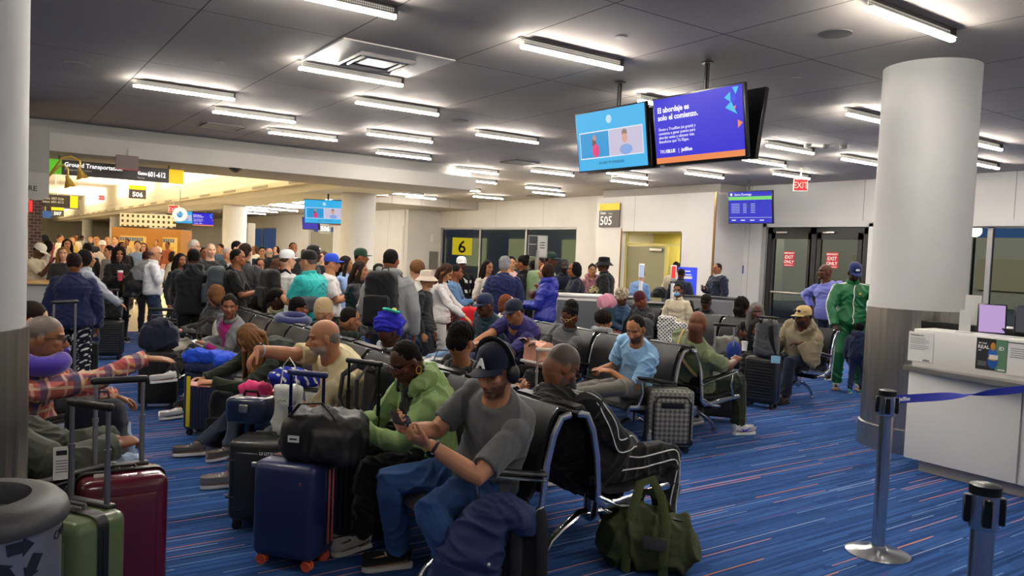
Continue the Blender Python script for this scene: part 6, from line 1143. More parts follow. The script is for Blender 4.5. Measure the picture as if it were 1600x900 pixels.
def monitor(label, px, py, X, w=.36, h=.30, scr=None, n=(1, 0, 0), tilt=-12, name='monitor', nd=None):
    q = CC+ray(px, py)*(X/ray(px, py)[0]); e = empty(name, label=label, cat='monitor', M=frameM(q, nd or n, tilt)); MB().rbox((0, 0, -.015), (w, h, .03), .006, seg=2).build('monitor_body', TVK, e)
    if scr: rect(e, -w/2+.012, -h/2+.012, w-.024, h-.024, glow(scr, .85), .001, 'screen')
    MB().box((0, -h/2-.07, -.02), (.05, .18, .02)).build('monitor_stand', TVK, e, smooth=False); return e
monitor('tablet with pale lilac screen tilted above the counter', 1550, 498, 6.95, .21, .26, '#c9a8e0', nd=(-.9, -.45, 0), tilt=-20); monitor('dark tablet at the right edge above the counter', 1610, 500, 6.95, .22, .24, '#3a3c44', nd=(-.9, -.45, 0), tilt=-20)
for l, px, py, w_ in (('dark monitor back just right of the column base', 1482, 509, .46), ('dark monitor back in the middle of the counter', 1530, 521, .30), ('dark monitor back at the right end of the counter', 1590, 523, .42)):
    q = CC+ray(px, py)*(6.98/ray(px, py)[0]); e = empty('monitor', label=l, cat='monitor', M=frameM((6.98, q[1], 1.17), (-1, 0, 0), 8)); MB().rbox((0, 0, 0), (w_, .16, .03), .006, seg=2).build('monitor_body', TVK, e); MB().box((0, -.17, -.02), (.06, .26, .02)).build('monitor_stand', TVK, e, smooth=False)
for l, px, X, z0, z1, w_ in (('clear acrylic sign holder standing upright on the counter, nearer', 1508, 6.66, 1.2, 1.385, .055), ('paper sheet upright on the counter behind the acrylic holder', 1519, 7.1, 1.02, 1.5, .08)):
    d = ray(px, 500); yq = (CC+d*(X/d[0]))[1]; e = empty('sign_holder', (X, yq, 0), label=l, cat='sign holder'); MB().box((0, 0, (z0+z1)/2), (.012, w_*1.5, z1-z0)).build('sheet', paint('#d8d8d4'), e, smooth=False, mat4=Matrix.Rotation(.35, 4, 'Z')); MB().rbox((0, 0, z0+.006), (.08, w_*2, .012), .003, seg=1).build('holder_foot', plastic('#c9c9c9'), e)
podium('white back counter behind the tablets', (8.6, 2.6), .5, 3.6, 1.12, '#dcdad4', '#cfcdc6')
# recycling bin at lower left
e = empty('recycling_bin', (-.005, 2.865, 0), label='round steel recycling bin with dark grey rounded lid', cat='bin')
MB().lathe([(.232, 0), (.235, .01), (.235, .81)], n=56).build('bin_body', mat('bin_steel', '#9a9ca4', .35, .7, bump=.02, bscale=200), e)
MB().lathe([(.235, .80), (.256, .803), (.26, .82), (.25, .85), (.228, .872), (.19, .882), (.152, .882), (.146, .872), (.143, .78)], n=56, cap=False).build('bin_lid', mat('lid_grey', '#3c3d40', .45, bump=.15, bscale=500), e)
MB().lathe([(.144, .78), (.144, .5), (.01, .5)], n=40).build('liner', plastic('#0f1016'), e)
aF = math.atan2(-2.84, .0)+math.radians(30); NV = paint('#15182c')
def onbin(u, z, r=.2365): a = aF+u/.235; return V(math.cos(a)*r, math.sin(a)*r, z)
def arrow(i, cu, cz, s):
    a0 = math.radians(90-120*i); g = []
    for t, hw in ((-.5, .20), (.12, .20), (.12, .34), (.5, 0)):
        for sg in (1, -1): g.append((t, hw*sg))
    pts = [(-.46, .2), (.10, .2), (.10, .32), (.50, 0), (.10, -.32), (.10, -.2), (-.40, -.2)]
    dx, dz = math.cos(a0)*.52, math.sin(a0)*.52; ta = a0-PI/2; P_ = [(cu+s*(dx+math.cos(ta)*p-math.sin(ta)*q_), cz+s*(dz+math.sin(ta)*p+math.cos(ta)*q_)) for p, q_ in pts]
    v = [onbin(u, z, .2375) for u, z in P_]+[onbin(u, z, .2353) for u, z in P_]; n = len(pts); MB().add(v, [tuple(range(n)), tuple(range(2*n-1, n-1, -1))]+[(j, j+n, (j+1) % n+n, (j+1) % n) for j in range(n)]).build('recycling_arrow', NV, e, smooth=False)
for i in range(3): arrow(i, -.005, .725, .088)
for i, ch in enumerate('CANS'):
    u = .125+i*.03; a = aF+u/.235; text(ch, .04, tuple(onbin(u, .745, .2365)), ((-math.sin(a), math.cos(a), 0), (0, 0, 1), (math.cos(a), math.sin(a), 0)), NV, e)
# ------------------------------------------------------------------ luggage and belongings
def faz(x, y, f): return yawf(x, y, f)+90        # rz so the front (-y) faces f degrees right of the camera
def S(label, px, py, X=None, f=-40, **kw):
    q = at(px, py, 0) if X is None else X; return suitcase(label, q[0], q[1], faz(q[0], q[1], f), **kw)
e, sh = suitcase('navy blue hard suitcase with orange zips and orange wheels', 1.40, 4.0, faz(1.40, 4.0, -32), w=.37, d=.25, h=.56, col='#27305c', style='blue', handle=.44, hcol='#1c2a60', wheel='#e8603a', grip='#1c2a60', wr=.03)
for y_ in (.035, .075, .0): 
    MB().tube([(-.185, y_, .12), (-.185, y_, .51), (-.135, y_, .56), (.135, y_, .56), (.185, y_, .51), (.185, y_, .12), (.135, y_, .055), (-.135, y_, .055)], .0055 if y_ else .009, n=6, closed=True).build('orange_zip' if y_ else 'zip_seam', plastic('#f0704c' if y_ else '#10142c'), sh)
text('C', .02, (.10, -.1262, .46), ((1, 0, 0), (0, 0, 1), (0, -1, 0)), plastic('#e07a5c'), sh)
e, sh = suitcase('black hard case with latches and white printed logo', 1.42, 4.62, faz(1.42, 4.62, -22), w=.34, d=.26, h=.54, col='#1e1f21', style='panel', handle=0)
for z_ in (.2, .42): MB().tube([(-.17, -.13, z_), (.17, -.13, z_), (.17, .13, z_), (-.17, .13, z_)], .006, n=6, closed=True).build('band', plastic('#2c2d30'), sh)
rect_ = MB().box((.085, -.1425, .475), (.13, .003, .04)).build('logo_plate', plastic('#2a2b2d'), sh, smooth=False); text('LS LITTLE', .024, (.03, -.1445, .466), ((1, 0, 0), (0, 0, 1), (0, -1, 0)), PW, sh, bold=.0008); text('LS', .05, (-.172, .03, .34), ((0, -1, 0), (0, 0, 1), (-1, 0, 0)), PW, sh, bold=.0015)
MB().rbox((.02, -.15, .41), (.06, .02, .03), .006).build('latch', STEEL, sh)
suitcase('large black ribbed suitcase behind the navy blue one', 1.78, 4.18, faz(1.78, 4.18, -40), w=.42, d=.28, h=.60, col='#141517', style='ribs', handle=.42, hcol='#2a2a2c', wr=.035)
q = atD(517, 680, 4.15); DM = lambda x, y, z, f: M_at(x, y, faz(x, y, f), z)
b = softbag('black travel duffel on top of the large black suitcase', DM(q[0]-.02, q[1]+.02, .54, -20), [('b', (0, 0, .14), (.44, .26, .26), .07), ('b', (.08, -.12, .12), (.22, .08, .16), .03), ('e', (0, 0, .23), (.19, .10, .06))], '#1a1a1c', 'duffel_bag', 'bag', handles=[[(-.16, -.1, .26), (-.1, -.12, .33), (.02, -.12, .34), (.08, -.1, .26)]], m2=mat('black_nylon', '#1b1b1d', .55, bump=.5, bscale=25))
MB().box((-.12, -.147, .15), (.06, .004, .035)).build('logo_patch', PW, b, smooth=False); MB().box((-.12, -.1495, .15), (.04, .002, .008)).build('patch_mark', INK, b, smooth=False)
e, sh = suitcase('olive green hard suitcase with black trim beside the recycling bin', .30, 3.44, faz(.30, 3.44, -50), w=.36, d=.25, h=.62, col='#6f7f56', style='panel', handle=.40, hcol='#8f9092', zip_='#101010', mtl=mat('shell_olive', '#5c6c46', .35, coat=.3))
MB().rbox((0, -.0, .34), (.368, .04, .575), .045).build('black_trim', plastic('#111214'), sh)
e2, sh = suitcase('burgundy glossy hard suitcase with black trim', .54, 3.84, faz(.54, 3.84, 8), w=.36, d=.26, h=.64, col='#5c1426', style='panel', handle=.40, hcol='#a4a5a8', mtl=mat('shell_burgundy', '#5c1428', .25, coat=.6)); MB().rbox((0, .0, .35), (.368, .05, .60), .045).build('black_trim', plastic('#0d0d0e'), sh)
for ee, l, px, py, D in ((e, 'white airline tag on the olive suitcase handle', 96, 724, 3.3), (e2, 'white airline tag on the burgundy suitcase handle', 158, 756, 3.42)):
    q = atD(px, py, D); t = fsign(l, q, (-.05, -1, 0), .06, .14 if px < 100 else .09, 'luggage_tag', .002, '#e8e6e0', 'luggage tag'); rect(t, -.02, .035 if px < 100 else .01, .04, .02, INK, .001, 'mark')
    for i in range(5): rect(t, -.022, .01-.012*i-(0 if px < 100 else .01), .044, .003, paint('#555555'), .001, 'text_line')
S('black soft suitcase left of the woman in grey cardigan', 247, 637, f=-5, w=.36, d=.24, h=.56, col='#141416', soft=True, handle=.42, hcol='#3a3a3c')
q = at(247, 637); softbag('navy overnight bag sitting on the black soft suitcase', DM(q[0], q[1], .58, -5), [('b', (0, 0, .13), (.36, .22, .24), .07), ('e', (0, 0, .22), (.15, .09, .09))], '#1a1f33', 'overnight_bag', handles=[[(-.1, -.08, .24), (-.06, -.1, .36), (.06, -.1, .36), (.1, -.08, .24)]])
q = at(325, 678); e, sh = suitcase('navy soft suitcase with a yellow stripe', q[0], q[1], faz(q[0], q[1], -30), w=.36, d=.24, h=.55, col='#1c2440', soft=True, handle=0); MB().rbox((-.12, -.125, .3), (.035, .012, .44), .005).build('yellow_stripe', cloth('#d8c41c'), sh)
softbag('bright blue folded fleece on the navy suitcase', DM(q[0]+.02, q[1], .56, -30), [('b', (0, 0, .11), (.44, .24, .09), .04), ('e', (.12, 0, .09), (.16, .12, .05)), ('b', (-.05, -.02, .15), (.28, .2, .05), .02)], '#1f4fd0', 'fleece', 'blanket', seed=5, amp=.02)
softbag('navy neck pillow under the bright blue fleece', DM(q[0]+.0, q[1], .555, -30), [('b', (.02, -.02, .04), (.36, .22, .07), .03)], '#16234c', 'neck_pillow', 'pillow')
q = at(352, 700); backpack('black backpack leaning between the seated women', DM(q[0], q[1], .0, -30), w=.30, h=.48)
q = atD(392, 650, 4.95); e = empty('hard_case', label='small dark blue hard case with silver latch above the logo case', cat='case', M=DM(q[0], q[1], .56, -25)); MB().rbox((0, 0, .08), (.26, .2, .16), .03).build('case_body', mat('shell_1c2c4a', '#1c2c4a', .3, coat=.3), e); MB().rbox((0, -.105, .1), (.06, .02, .05), .006).build('latch', STEEL, e); MB().tube([(-.05, 0, .16), (-.04, 0, .19), (.04, 0, .19), (.05, 0, .16)], .009, n=8).build('carry_handle', TVK, e)
q = atD(400, 618, 5.1); softbag('bright pink folded cloth hanging over the small blue case', DM(q[0], q[1], q[2]-.09, -25), [('b', (0, 0, .09), (.20, .10, .17), .03)], '#e8417e', 'pink_cloth', 'cloth', seed=8, amp=.012)
q = atD(450, 640, 4.75); tb = softbag('white plastic shopping bag with printed lettering', DM(q[0], q[1], q[2]-.2, -15), [('b', (0, 0, .18), (.17, .07, .34), .03)], '#c9cdc4', 'shopping_bag', handles=[[(-.05, 0, .33), (-.035, 0, .47), (0, 0, .52), (.035, 0, .47), (.05, 0, .33)]], m2=mat('white_plastic_film', '#cdd0c8', .35, bump=.6, bscale=18), hr=.007)
text('GOOD', .036, (-.055, -.042, .24), ((1, 0, 0), (0, 0, 1), (0, -1, 0)), INK, tb)
q = atD(432, 600, 4.9); softbag('patterned blue and white scarf bundle beside the shopping bag', DM(q[0]+.12, q[1]+.05, .78, 0), [('e', (0, 0, .06), (.16, .1, .06)), ('e', (.08, .02, .03), (.1, .08, .07))], '#22308a', 'scarf', 'scarf', m2=checks('scarf_print', ['#23309c', ('#e6e4dc', (1, .6, .8), 14, .3), ('#23309c', (-.6, 1, .5), 17, .4)], 1, 1))
S('black ribbed cabin suitcase near the navy hoodie woman', 166, 561, f=-8, w=.42, d=.24, h=.55, col='#1c1d1f', style='hribs', handle=.40)
q = at(166, 561); softbag('black tote bag on the ribbed cabin suitcase', DM(q[0], q[1]-.02, .57, -8), [('b', (0, 0, .14), (.38, .16, .28), .04)], '#17181a', 'tote_bag', handles=[[(-.1, -.06, .26), (-.06, -.07, .38), (.06, -.07, .38), (.1, -.06, .26)]], hcol='#b02830', hr=.008)
S('black soft suitcase with raised handle behind the boy', 122, 590, X=at(122, 604), f=10, w=.36, d=.26, h=.5, col='#17181b', soft=True, handle=.5)
S('dark suitcase with tall handle and pink strap behind the plaid shirt man', 112, 640, X=atD(108, 560, 6.6), f=30, w=.34, d=.22, h=.5, col='#1a1d2c', soft=True, handle=.62)
# checked case, bottle, green duffel
CHK = mat('diamond_canvas', '#6e6c66', .6); nt = CHK.node_tree; tc = nt.nodes.new('ShaderNodeTexCoord'); mp = nt.nodes.new('ShaderNodeMapping'); mp.inputs['Rotation'].default_value = (0, math.radians(45), 0); ck = nt.nodes.new('ShaderNodeTexChecker'); ck.inputs['Scale'].default_value = 34
ck.inputs[1].default_value = hexc('#83817a'); ck.inputs[2].default_value = hexc('#4a4946'); nt.links.new(tc.outputs['Object'], mp.inputs[0]); nt.links.new(mp.outputs[0], ck.inputs[0]); nt.links.new(ck.outputs[0], nt.nodes['Principled BSDF'].inputs['Base Color'])
e, sh = suitcase('grey diamond-patterned soft suitcase in front of the blue shirt man', 5.06, 4.84, faz(5.06, 4.84, 15), w=.40, d=.24, h=.56, col='#66645f', soft=True, handle=0, mtl=CHK)
MB().rbox((0, -.115, .30), (.33, .05, .42), .03, seg=3).build('front_pocket', CHK, sh); MB().tube([(-.165, -.135, .12), (-.165, -.138, .45), (-.12, -.138, .505), (.12, -.138, .505), (.165, -.138, .45), (.165, -.135, .12)], .008, n=6).build('pocket_zip', TVK, sh); MB().rbox((0, -.143, .43), (.2, .01, .05), .004).build('leather_flap', TVK, sh); MB().rbox((0, .0, .1), (.405, .245, .06), .02).build('base_guard', TVK, sh)
q = at(1015, 708); e = empty('water_bottle', (q[0], q[1], 0), label='small clear plastic water bottle standing on the carpet', cat='bottle'); PET = mat('pet_water', '#dfe8ee', .08, spec=.6, trans=.75)
MB().lathe([(.028, 0), (.032, .01), (.03, .03), (.032, .06), (.032, .12), (.028, .15), (.014, .18), (.013, .19)], n=24).build('bottle_body', PET, e); MB().lathe([(.0325, .065), (.0325, .12)], n=24, cap=False).build('label_band', paint('#2a50b0'), e); MB().lathe([(.0155, .185), (.0155, .205), (.004, .207)], n=16).build('bottle_cap', PW, e)
GRN = mat('olive_canvas', '#3c4424', .8, bump=.6, bscale=22, var=.2); q = V(3.06, 3.02, 0)
gb = softbag('olive green canvas duffel bag on the floor by the tracksuit man', M_at(q[0], q[1], faz(q[0], q[1], -8)), [('b', (0, 0, .15), (.50, .26, .29), .11), ('e', (-.14, 0, .15), (.13, .14, .15)), ('e', (.14, 0, .15), (.13, .14, .15)), ('e', (.0, 0, .27), (.17, .09, .05))], '#3c4424', 'duffel_bag', handles=[], amp=.024, m2=GRN, vox=.009, wl=.16)
for s_, lift in ((-1, .30), (1, .16)): MB().tube([(-.1, s_*.135, .02), (-.10, s_*.145, .2), (-.09, s_*.10, .30), (-.06, s_*.03, .33+lift*.45), (.0, 0, .34+lift*.5), (.06, s_*.04, .32+lift*.3), (.10, s_*.10, .28), (.10, s_*.145, .2), (.10, s_*.135, .02)], .021, n=8, flat=(1.2, .22), up=(0, s_, .3)).build('webbing_handle', cloth('#4c5632'), gb)
MB().rbox((.05, -.15, .19), (.13, .012, .07), .01).build('tied_cloth', cloth('#4a4a4c'), gb); MB().tube([(-.2, -.03, .29), (0, -.04, .31), (.2, -.03, .29)], .006, n=6).build('zip', TVK, gb)
# coat over a backpack, lower middle
bp = backpack('black backpack on the floor half under the navy blazer', M_at(2.13, 2.96, faz(2.13, 2.96, 0)), w=.30, d=.2, h=.47, pocket=False, strap='#242528', straps=False)
for x_ in (-.02, .10): MB().tube([(x_, -.09, .50), (x_+.01, -.115, .40), (x_+.015, -.118, .25), (x_+.01, -.105, .06)], [.022, .026, .024, .016], n=8, flat=(1.1, .35), up=(0, 1, 0)).build('shoulder_strap', cloth('#26272a'), bp)
n_ = 26; g = np.zeros((n_, n_, 3)); NB = mat('navy_blazer', '#1b2a58', .8, bump=.2, bscale=260)
c_ = V(1.98, 2.98); Rz = rotm(math.radians(faz(1.98, 2.98, 0)))[:2, :2]; lay = []
for th in (0, .008):
    for i in range(n_):
        for j in range(n_):
            u, v = i/(n_-1)*2-1, j/(n_-1)*2-1; x = -.03+u*.24+.03*u*v; y = v*.17
            z = .60-.42*max(0, -u-.05)**1.25-.10*max(0, u)**2-.40*max(0, -v-.25)**1.2*(1 if u < .35 else .45)-.30*max(0, v-.2)**1.4+.012*math.sin(u*9+v*4)+.010*math.sin(v*11-u*3)
            x += -.05*max(0, -v)*(u < 0)*abs(u); p2 = Rz @ V(x, y); lay.append((c_[0]+p2[0], c_[1]+p2[1], z-th))
f = []; N2 = n_*n_
for i in range(n_-1):
    for j in range(n_-1): a = i*n_+j; f += [(a, a+1, a+n_+1, a+n_), (N2+a, N2+a+n_, N2+a+n_+1, N2+a+1)]
for i in range(n_-1):
    for a, b_ in ((i, i+1), ((n_-1)*n_+i+1, (n_-1)*n_+i), ((i+1)*n_, i*n_), (i*n_+n_-1, (i+1)*n_+n_-1)): f.append((a, b_, N2+b_, N2+a))
blz = MB(); blz.add(lay, f)
def drape(me):
    pass
e = empty('blazer', label='navy blue blazer draped over the black backpack', cat='jacket'); 
body = MB(); R3 = rotm(math.radians(faz(1.98, 2.98, 0)))
body.rings([np.array([R3@V(cx+math.cos(a)*rx, cy+math.sin(a)*ry, 0)+V(1.98, 2.98, z) for a in np.linspace(0, 2*PI, 32, endpoint=False)]) for cx, cy, rx, ry, z in ((-.13, -.03, .165, .14, .06), (-.115, -.025, .16, .14, .18), (-.09, -.02, .155, .135, .30), (-.05, -.0, .14, .125, .41), (-.0, .02, .13, .11, .485), (.03, .03, .10, .08, .53), (.05, .03, .05, .04, .55))])
body.rings([np.array([R3@V(cx+math.cos(a)*rx, cy+math.sin(a)*ry, 0)+V(1.98, 2.98, z) for a in np.linspace(0, 2*PI, 24, endpoint=False)]) for cx, cy, rx, ry, z in ((.16, .03, .07, .10, .40), (.14, .03, .10, .115, .45), (.09, .03, .12, .11, .50), (.04, .03, .10, .09, .535))])
def bf(me): v = getv(me); nn = getn(me); v += nn*folds(v, 77, .012, .34)[:, None]; setv(me, v)
job(body, 'blazer_body', NB, e, .009, 3, bf)
pk = MB().box((0, 0, 0), (.10, .008, .05)).build('pocket_flap', NB, e, smooth=False, bevel=.003, mat4=Matrix.Translation(Vector(R3@V(-.17, -.165, 0)+V(1.98, 2.98, .27))) @ Matrix.Rotation(math.radians(faz(1.98, 2.98, 0)), 4, 'Z') @ Matrix.Rotation(.35, 4, 'Y')); MB().ell(R3@V(-.0, -.15, 0)+V(1.98, 2.98, .30), (.008, .008, .008)).build('button', plastic('#c9c9cc'), e)
# bags on seats and laps
backpack('large black backpack on the seat between the cream shirt man and the hoodie', M_at(XA-.14, 4.62, 90, .44), w=.34, d=.2, h=.50)
backpack('white leather backpack on the seat next to the woman in grey cardigan', M_at(XA-.17, 8.62, 70, .44), col='#cdc8bb', w=.30, d=.17, h=.42, strap='#3a2c24', m2=mat('cream_leather', '#cfcabd', .5, bump=.1, bscale=60))
softbag('white handbag with brown straps on the seat behind the cream shirt man', M_at(XA-.16, 5.75, 90, .44), [('b', (0, 0, .11), (.26, .13, .22), .05)], '#d6d2c8', 'handbag', handles=[[(-.07, 0, .2), (-.05, 0, .33), (.05, 0, .33), (.07, 0, .2)]], hcol='#6a4a34', hr=.007)
q = atD(600, 428, 7.2)
k = I['tall man in grey hoodie carrying a large black backpack, back turned'] if 'tall man in grey hoodie carrying a large black backpack, back turned' in I else None
def worn(label, K, **kw):
    h = kw.get('h', .48); c = K['w'](K['spine'](.50)+V(-.14-kw.pop('off', .02), 0, -h/2)); yw = math.degrees(K['o'].matrix_world.to_euler().z); return backpack(label, M_at(c[0], c[1], yw+90+180, c[2]), **kw)
worn('large black backpack worn by the man in the grey hoodie', k, w=.34, d=.24, h=.56, off=.06)
worn('slate grey backpack worn by the man in the black T-shirt', I['young man in black T-shirt with large grey backpack looking right'], col='#3f474c', w=.32, d=.24, h=.50, off=.05)
worn('black backpack worn over the white T-shirt', I['man in white T-shirt and white cap with a black backpack'], w=.32, d=.2, h=.50, off=.04)
worn('sage green crumpled backpack worn by the tall woman in black', I['tall woman with black hair tied back in black jacket looking left'], col='#7d9068', w=.34, d=.24, h=.56, off=.04, m2=mat('sage_nylon', '#7f946a', .6, bump=.7, bscale=18))
K = I['bald man with glasses in white shirt carrying a grey jacket and black bag']; c = K['w'](K['spine'](.45)+V(-.22, .1, 0)); softbag('black slouchy shoulder bag hanging behind the white shirt', Matrix.Translation(Vector(c+V(0, 0, -.32))), [('e', (0, 0, .18), (.17, .14, .22)), ('e', (-.02, 0, .05), (.15, .12, .12))], '#141416', 'shoulder_bag', m2=mat('black_leather', '#121214', .4, bump=.3, bscale=20)); c = K['w'](K['N']+V(-.12, .05, -.08)); softbag('grey jacket thrown over the white shirt shoulder', Matrix.Translation(Vector(c+V(0, 0, -.2))), [('e', (0, 0, .2), (.13, .16, .12)), ('e', (-.08, 0, .08), (.1, .13, .18))], '#77797c', 'jacket', 'jacket', seed=4, amp=.02)
K = I['big man in turquoise polo and black cap with a crossbody bag']; c = K['w'](K['spine'](.3)+V(-.1, .2, 0)); softbag('small dark crossbody bag on the turquoise polo', Matrix.Translation(Vector(c+V(0, 0, -.08))), [('b', (0, 0, .08), (.18, .2, .15), .04)], '#3a3e44', 'crossbody_bag')
K = I['woman with brown hair in royal blue puffer and white trousers']; c = K['w'](V(.16, -.16, 1.10)); e = softbag('brown leather clutch bag under the blue puffer sleeve', Matrix.Translation(Vector(c)) @ Matrix.Rotation(.4, 4, 'X'), [('b', (0, 0, .0), (.26, .1, .18), .03)], '#4a2e26', 'clutch_bag', m2=mat('brown_leather', '#4a2e28', .45, bump=.2, bscale=40))
K = I['person with dark bun and beige coat walking through the gate with a black bag']; c = K['w'](V(-.05, .3, .9)); softbag('black holdall carried by the person in the beige coat', Matrix.Translation(Vector(c)), [('e', (0, 0, 0), (.2, .2, .22))], '#101012', 'holdall', vox=.02)
K = I['tall man in grey hoodie carrying a large black backpack, back turned']; c = K['w'](K['W'][1]+V(.04, .05, -.22)); softbag('royal blue pouch held low by the man in the grey hoodie', Matrix.Translation(Vector(c)), [('e', (0, 0, .05), (.15, .13, .10))], '#1c4a9c', 'pouch')
q = atD(738, 482, 9.9); backpack('bright red backpack standing behind the teal jacket seats', DM(q[0], q[1], .55, -20), col='#d01c28', w=.34, h=.44, d=.2); e = empty('luggage_cart', label='black suitcase under the red backpack', cat='suitcase'); e.matrix_world = DM(q[0], q[1], 0, -20); MB().rbox((0, 0, .3), (.38, .26, .5), .04).build('shell', plastic('#17181a'), e); MB().tube([(-.1, .1, .5), (-.1, .1, .95), (.1, .1, .95), (.1, .1, .5)], .01, n=8).build('handle', STEEL, e); e.name = 'suitcase'
q = atD(700, 522, 7.0); softbag('black leather holdall on the seats in front of the sage cap man', DM(q[0], q[1], .47, 0), [('b', (0, 0, .13), (.56, .26, .24), .07)], '#1a1718', 'holdall', m2=MATS['black_leather'], handles=[[(-.12, -.08, .24), (-.08, -.1, .34), (.08, -.1, .34), (.12, -.08, .24)]])
q = at(785, 566, .445); pb = softbag('brown paper bag with twisted handles between the two capped men', DM(q[0], q[1], .445, 0), [('b', (0, 0, .13), (.27, .12, .25), .012)], '#b59468', 'paper_bag', amp=.006, handles=[[(-.05, 0, .25), (-.045, 0, .35), (0, 0, .39), (.045, 0, .35), (.05, 0, .25)]], hr=.006, m2=mat('kraft_paper', '#b08c5c', .8, bump=.2, bscale=30))
K = I['blaz']; c = K['w'](V(.30, .12, .56)); hb = softbag('peach pink leather handbag with dark straps on the blazer lap', Matrix.Translation(Vector(c)) @ Matrix.Rotation(math.radians(100), 4, 'Z'), [('b', (0, 0, .12), (.34, .15, .26), .05)], '#d39a7c', 'handbag', handles=[[(-.1, -.06, .22), (-.08, -.1, .32), (.08, -.1, .32), (.1, -.06, .22)]], hcol='#2a1a18', hr=.009, m2=mat('peach_leather', '#d09478', .45, bump=.1, bscale=40)); MB().rbox((0, -.082, .14), (.05, .01, .05), .005).build('gold_clasp', BRASS, hb); MB().rbox((0, 0, .05), (.36, .17, .03), .01).build('white_band', cloth('#d8d0c4'), hb)
q = atD(1052, 510, 9.8); sh_ = softbag('black and white houndstooth shawl hung over a seat back', DM(q[0], q[1], .45, 0), [('b', (-.08, 0, .27), (.22, .10, .52), .03), ('b', (.09, -.03, .22), (.18, .09, .50), .03)], '#d8d8d4', 'shawl', 'shawl', m2=checks('houndstooth', ['#e2e0da', ('#141414', (1, .35, 1), 22, .5), ('#e2e0da', (-1, .35, 1), 22, .45)], 1, 1))
q = atD(1000, 515, 9.9); backpack('charcoal backpack standing in front of the maroon beanie', DM(q[0], q[1], .42, 20), col='#3c3e42', w=.34, h=.52, d=.22)
q = atD(965, 505, 10.3); softbag('dark red coat piled on the seats left of the charcoal backpack', DM(q[0], q[1], .43, 0), [('e', (0, 0, .12), (.25, .16, .16)), ('e', (-.1, 0, .2), (.12, .1, .1))], '#5a141c', 'coat', 'coat'); q = atD(948, 470, 10.6); softbag('pink and grey child hood bundle beside the cream headwrap', DM(q[0], q[1], q[2]-.1, 0), [('e', (0, 0, .08), (.14, .1, .11))], '#c98a9c', 'bundle', 'bundle')
# by the exit doors
q = at(1189, 636); suitcase('black ribbed hard suitcase in front of the grey-haired woman', q[0], q[1], faz(q[0], q[1], -18), w=.38, d=.24, h=.60, col='#141517', style='hribs', handle=.46, hcol='#b8b9bb'); backpack('grey and black backpack strapped on the ribbed suitcase', DM(q[0]-.03, q[1]-.05, .61, 160), col='#55575b', w=.30, h=.44, d=.17)
q = atD(1212, 562, 8.9); tag(MB().rbox((0, 0, 0), (.10, .01, .085), .004, seg=1).build('face_mask', cloth('#8fc4e0'), mat4=DM(q[0], q[1], q[2], 0)), 'light blue face mask hanging by the tan jacket knee', 'mask')
q = atD(1128, 590, 8.3); suitcase('dark suitcase with steel handle in front of the olive shirt', q[0], q[1], faz(q[0], q[1], 0), w=.36, d=.24, h=.52, col='#1a1c20', soft=True, handle=.50, hcol='#b8b9bb')
q = atD(1146, 548, 8.4); tag(MB().ell((0, 0, 0), (.09, .08, .11)).build('ball', cloth('#1a3680'), mat4=Matrix.Translation(Vector(q))), 'royal blue rounded pillow behind the olive shirt forearm', 'pillow'); q = atD(1135, 540, 8.8); softbag('grey handbag with snacks on the lap of the grey-haired woman', DM(q[0], q[1], q[2]-.1, 0), [('b', (0, 0, .1), (.26, .14, .2), .05)], '#77746c', 'handbag')
def cup(label, q, h=.11): e = empty('paper_cup', tuple(q), label=label, cat='cup'); MB().lathe([(.028, 0), (.036, h*.9), (.036, h*.9)], n=20).build('cup_body', PW, e); MB().lathe([(.039, h*.9), (.039, h), (.02, h*1.02)], n=20).build('cup_lid', paint('#e6e4e0'), e)
cup('white paper cup held by the grey-haired woman', atD(1163, 548, 9.1)); K = I['guard']; cup('white paper cup held by the uniformed man', K['w'](K['W'][-1]+V(.08, 0, -.02)))
K = I['guard']; tag(MB().tube([K['w'](K['N']+V(.06, .06, .0)), K['w'](K['spine'](.7)+V(.16, .03, 0)), K['w'](K['spine'](.45)+V(.17, 0, 0))], .009, n=6, flat=(1.4, .3)).build('lanyard', cloth('#4a90d8')), 'light blue lanyard around the uniformed man neck', 'lanyard')
K = I['woman with curly black hair in black coat holding an iced red drink']; c = K['w'](K['W'][-1]+V(.09, 0, -.02)); e = empty('iced_drink', tuple(c), label='clear cup of red iced drink in the curly-haired woman hand', cat='cup'); MB().lathe([(.03, 0), (.042, .13)], n=18).build('cup_body', mat('pink_drink', '#c84a5c', .3), e); MB().lathe([(.044, .13), (.04, .16)], n=18).build('cup_lid', PW, e)
# phones and worn details
phone_at(I['cap'], -1, 'black phone in the hands of the man in the navy cap', off=(.10, 0, .03)); phone_at(I['bluet'], -1, 'phone held by the young man in light blue'); phone_at(I['blaz'], -1, 'phone held up by the woman in the grey blazer', col='#d8c8b8'); phone_at(I['olive'], 1, 'phone with orange screen held by the man in olive', scr='#f0683a', off=(.09, 0, .03)); phone_at(I['dgirl'], -1, 'phone with pale screen held by the girl in the dark hood', scr='#a8c0a8', off=(.09, 0, .03)); phone_at(I['look'], 1, 'white phone in the lap of the woman in grey cardigan', col='#e6e6ea'); phone_at(I['polo'], 1, 'phone with bright screen held by the man in purple polo', scr='#d8d8e0'); phone_at(I['lhair'], 1, 'phone held by the woman with long streaked hair', col='#c98a7c'); phone_at(I['green'], 1, 'white phone in the hand of the man in the green tracksuit', col='#e8e8ea')
def part_of(K, nm):
    al = {'jacket': ('jacket', 'shirt'), 'shirt': ('shirt', 'jacket')}.get(nm, (nm,)); return sorted([c for c in K['o'].children if c.name.split('.')[0] in al], key=lambda c: al.index(c.name.split('.')[0]))[0]
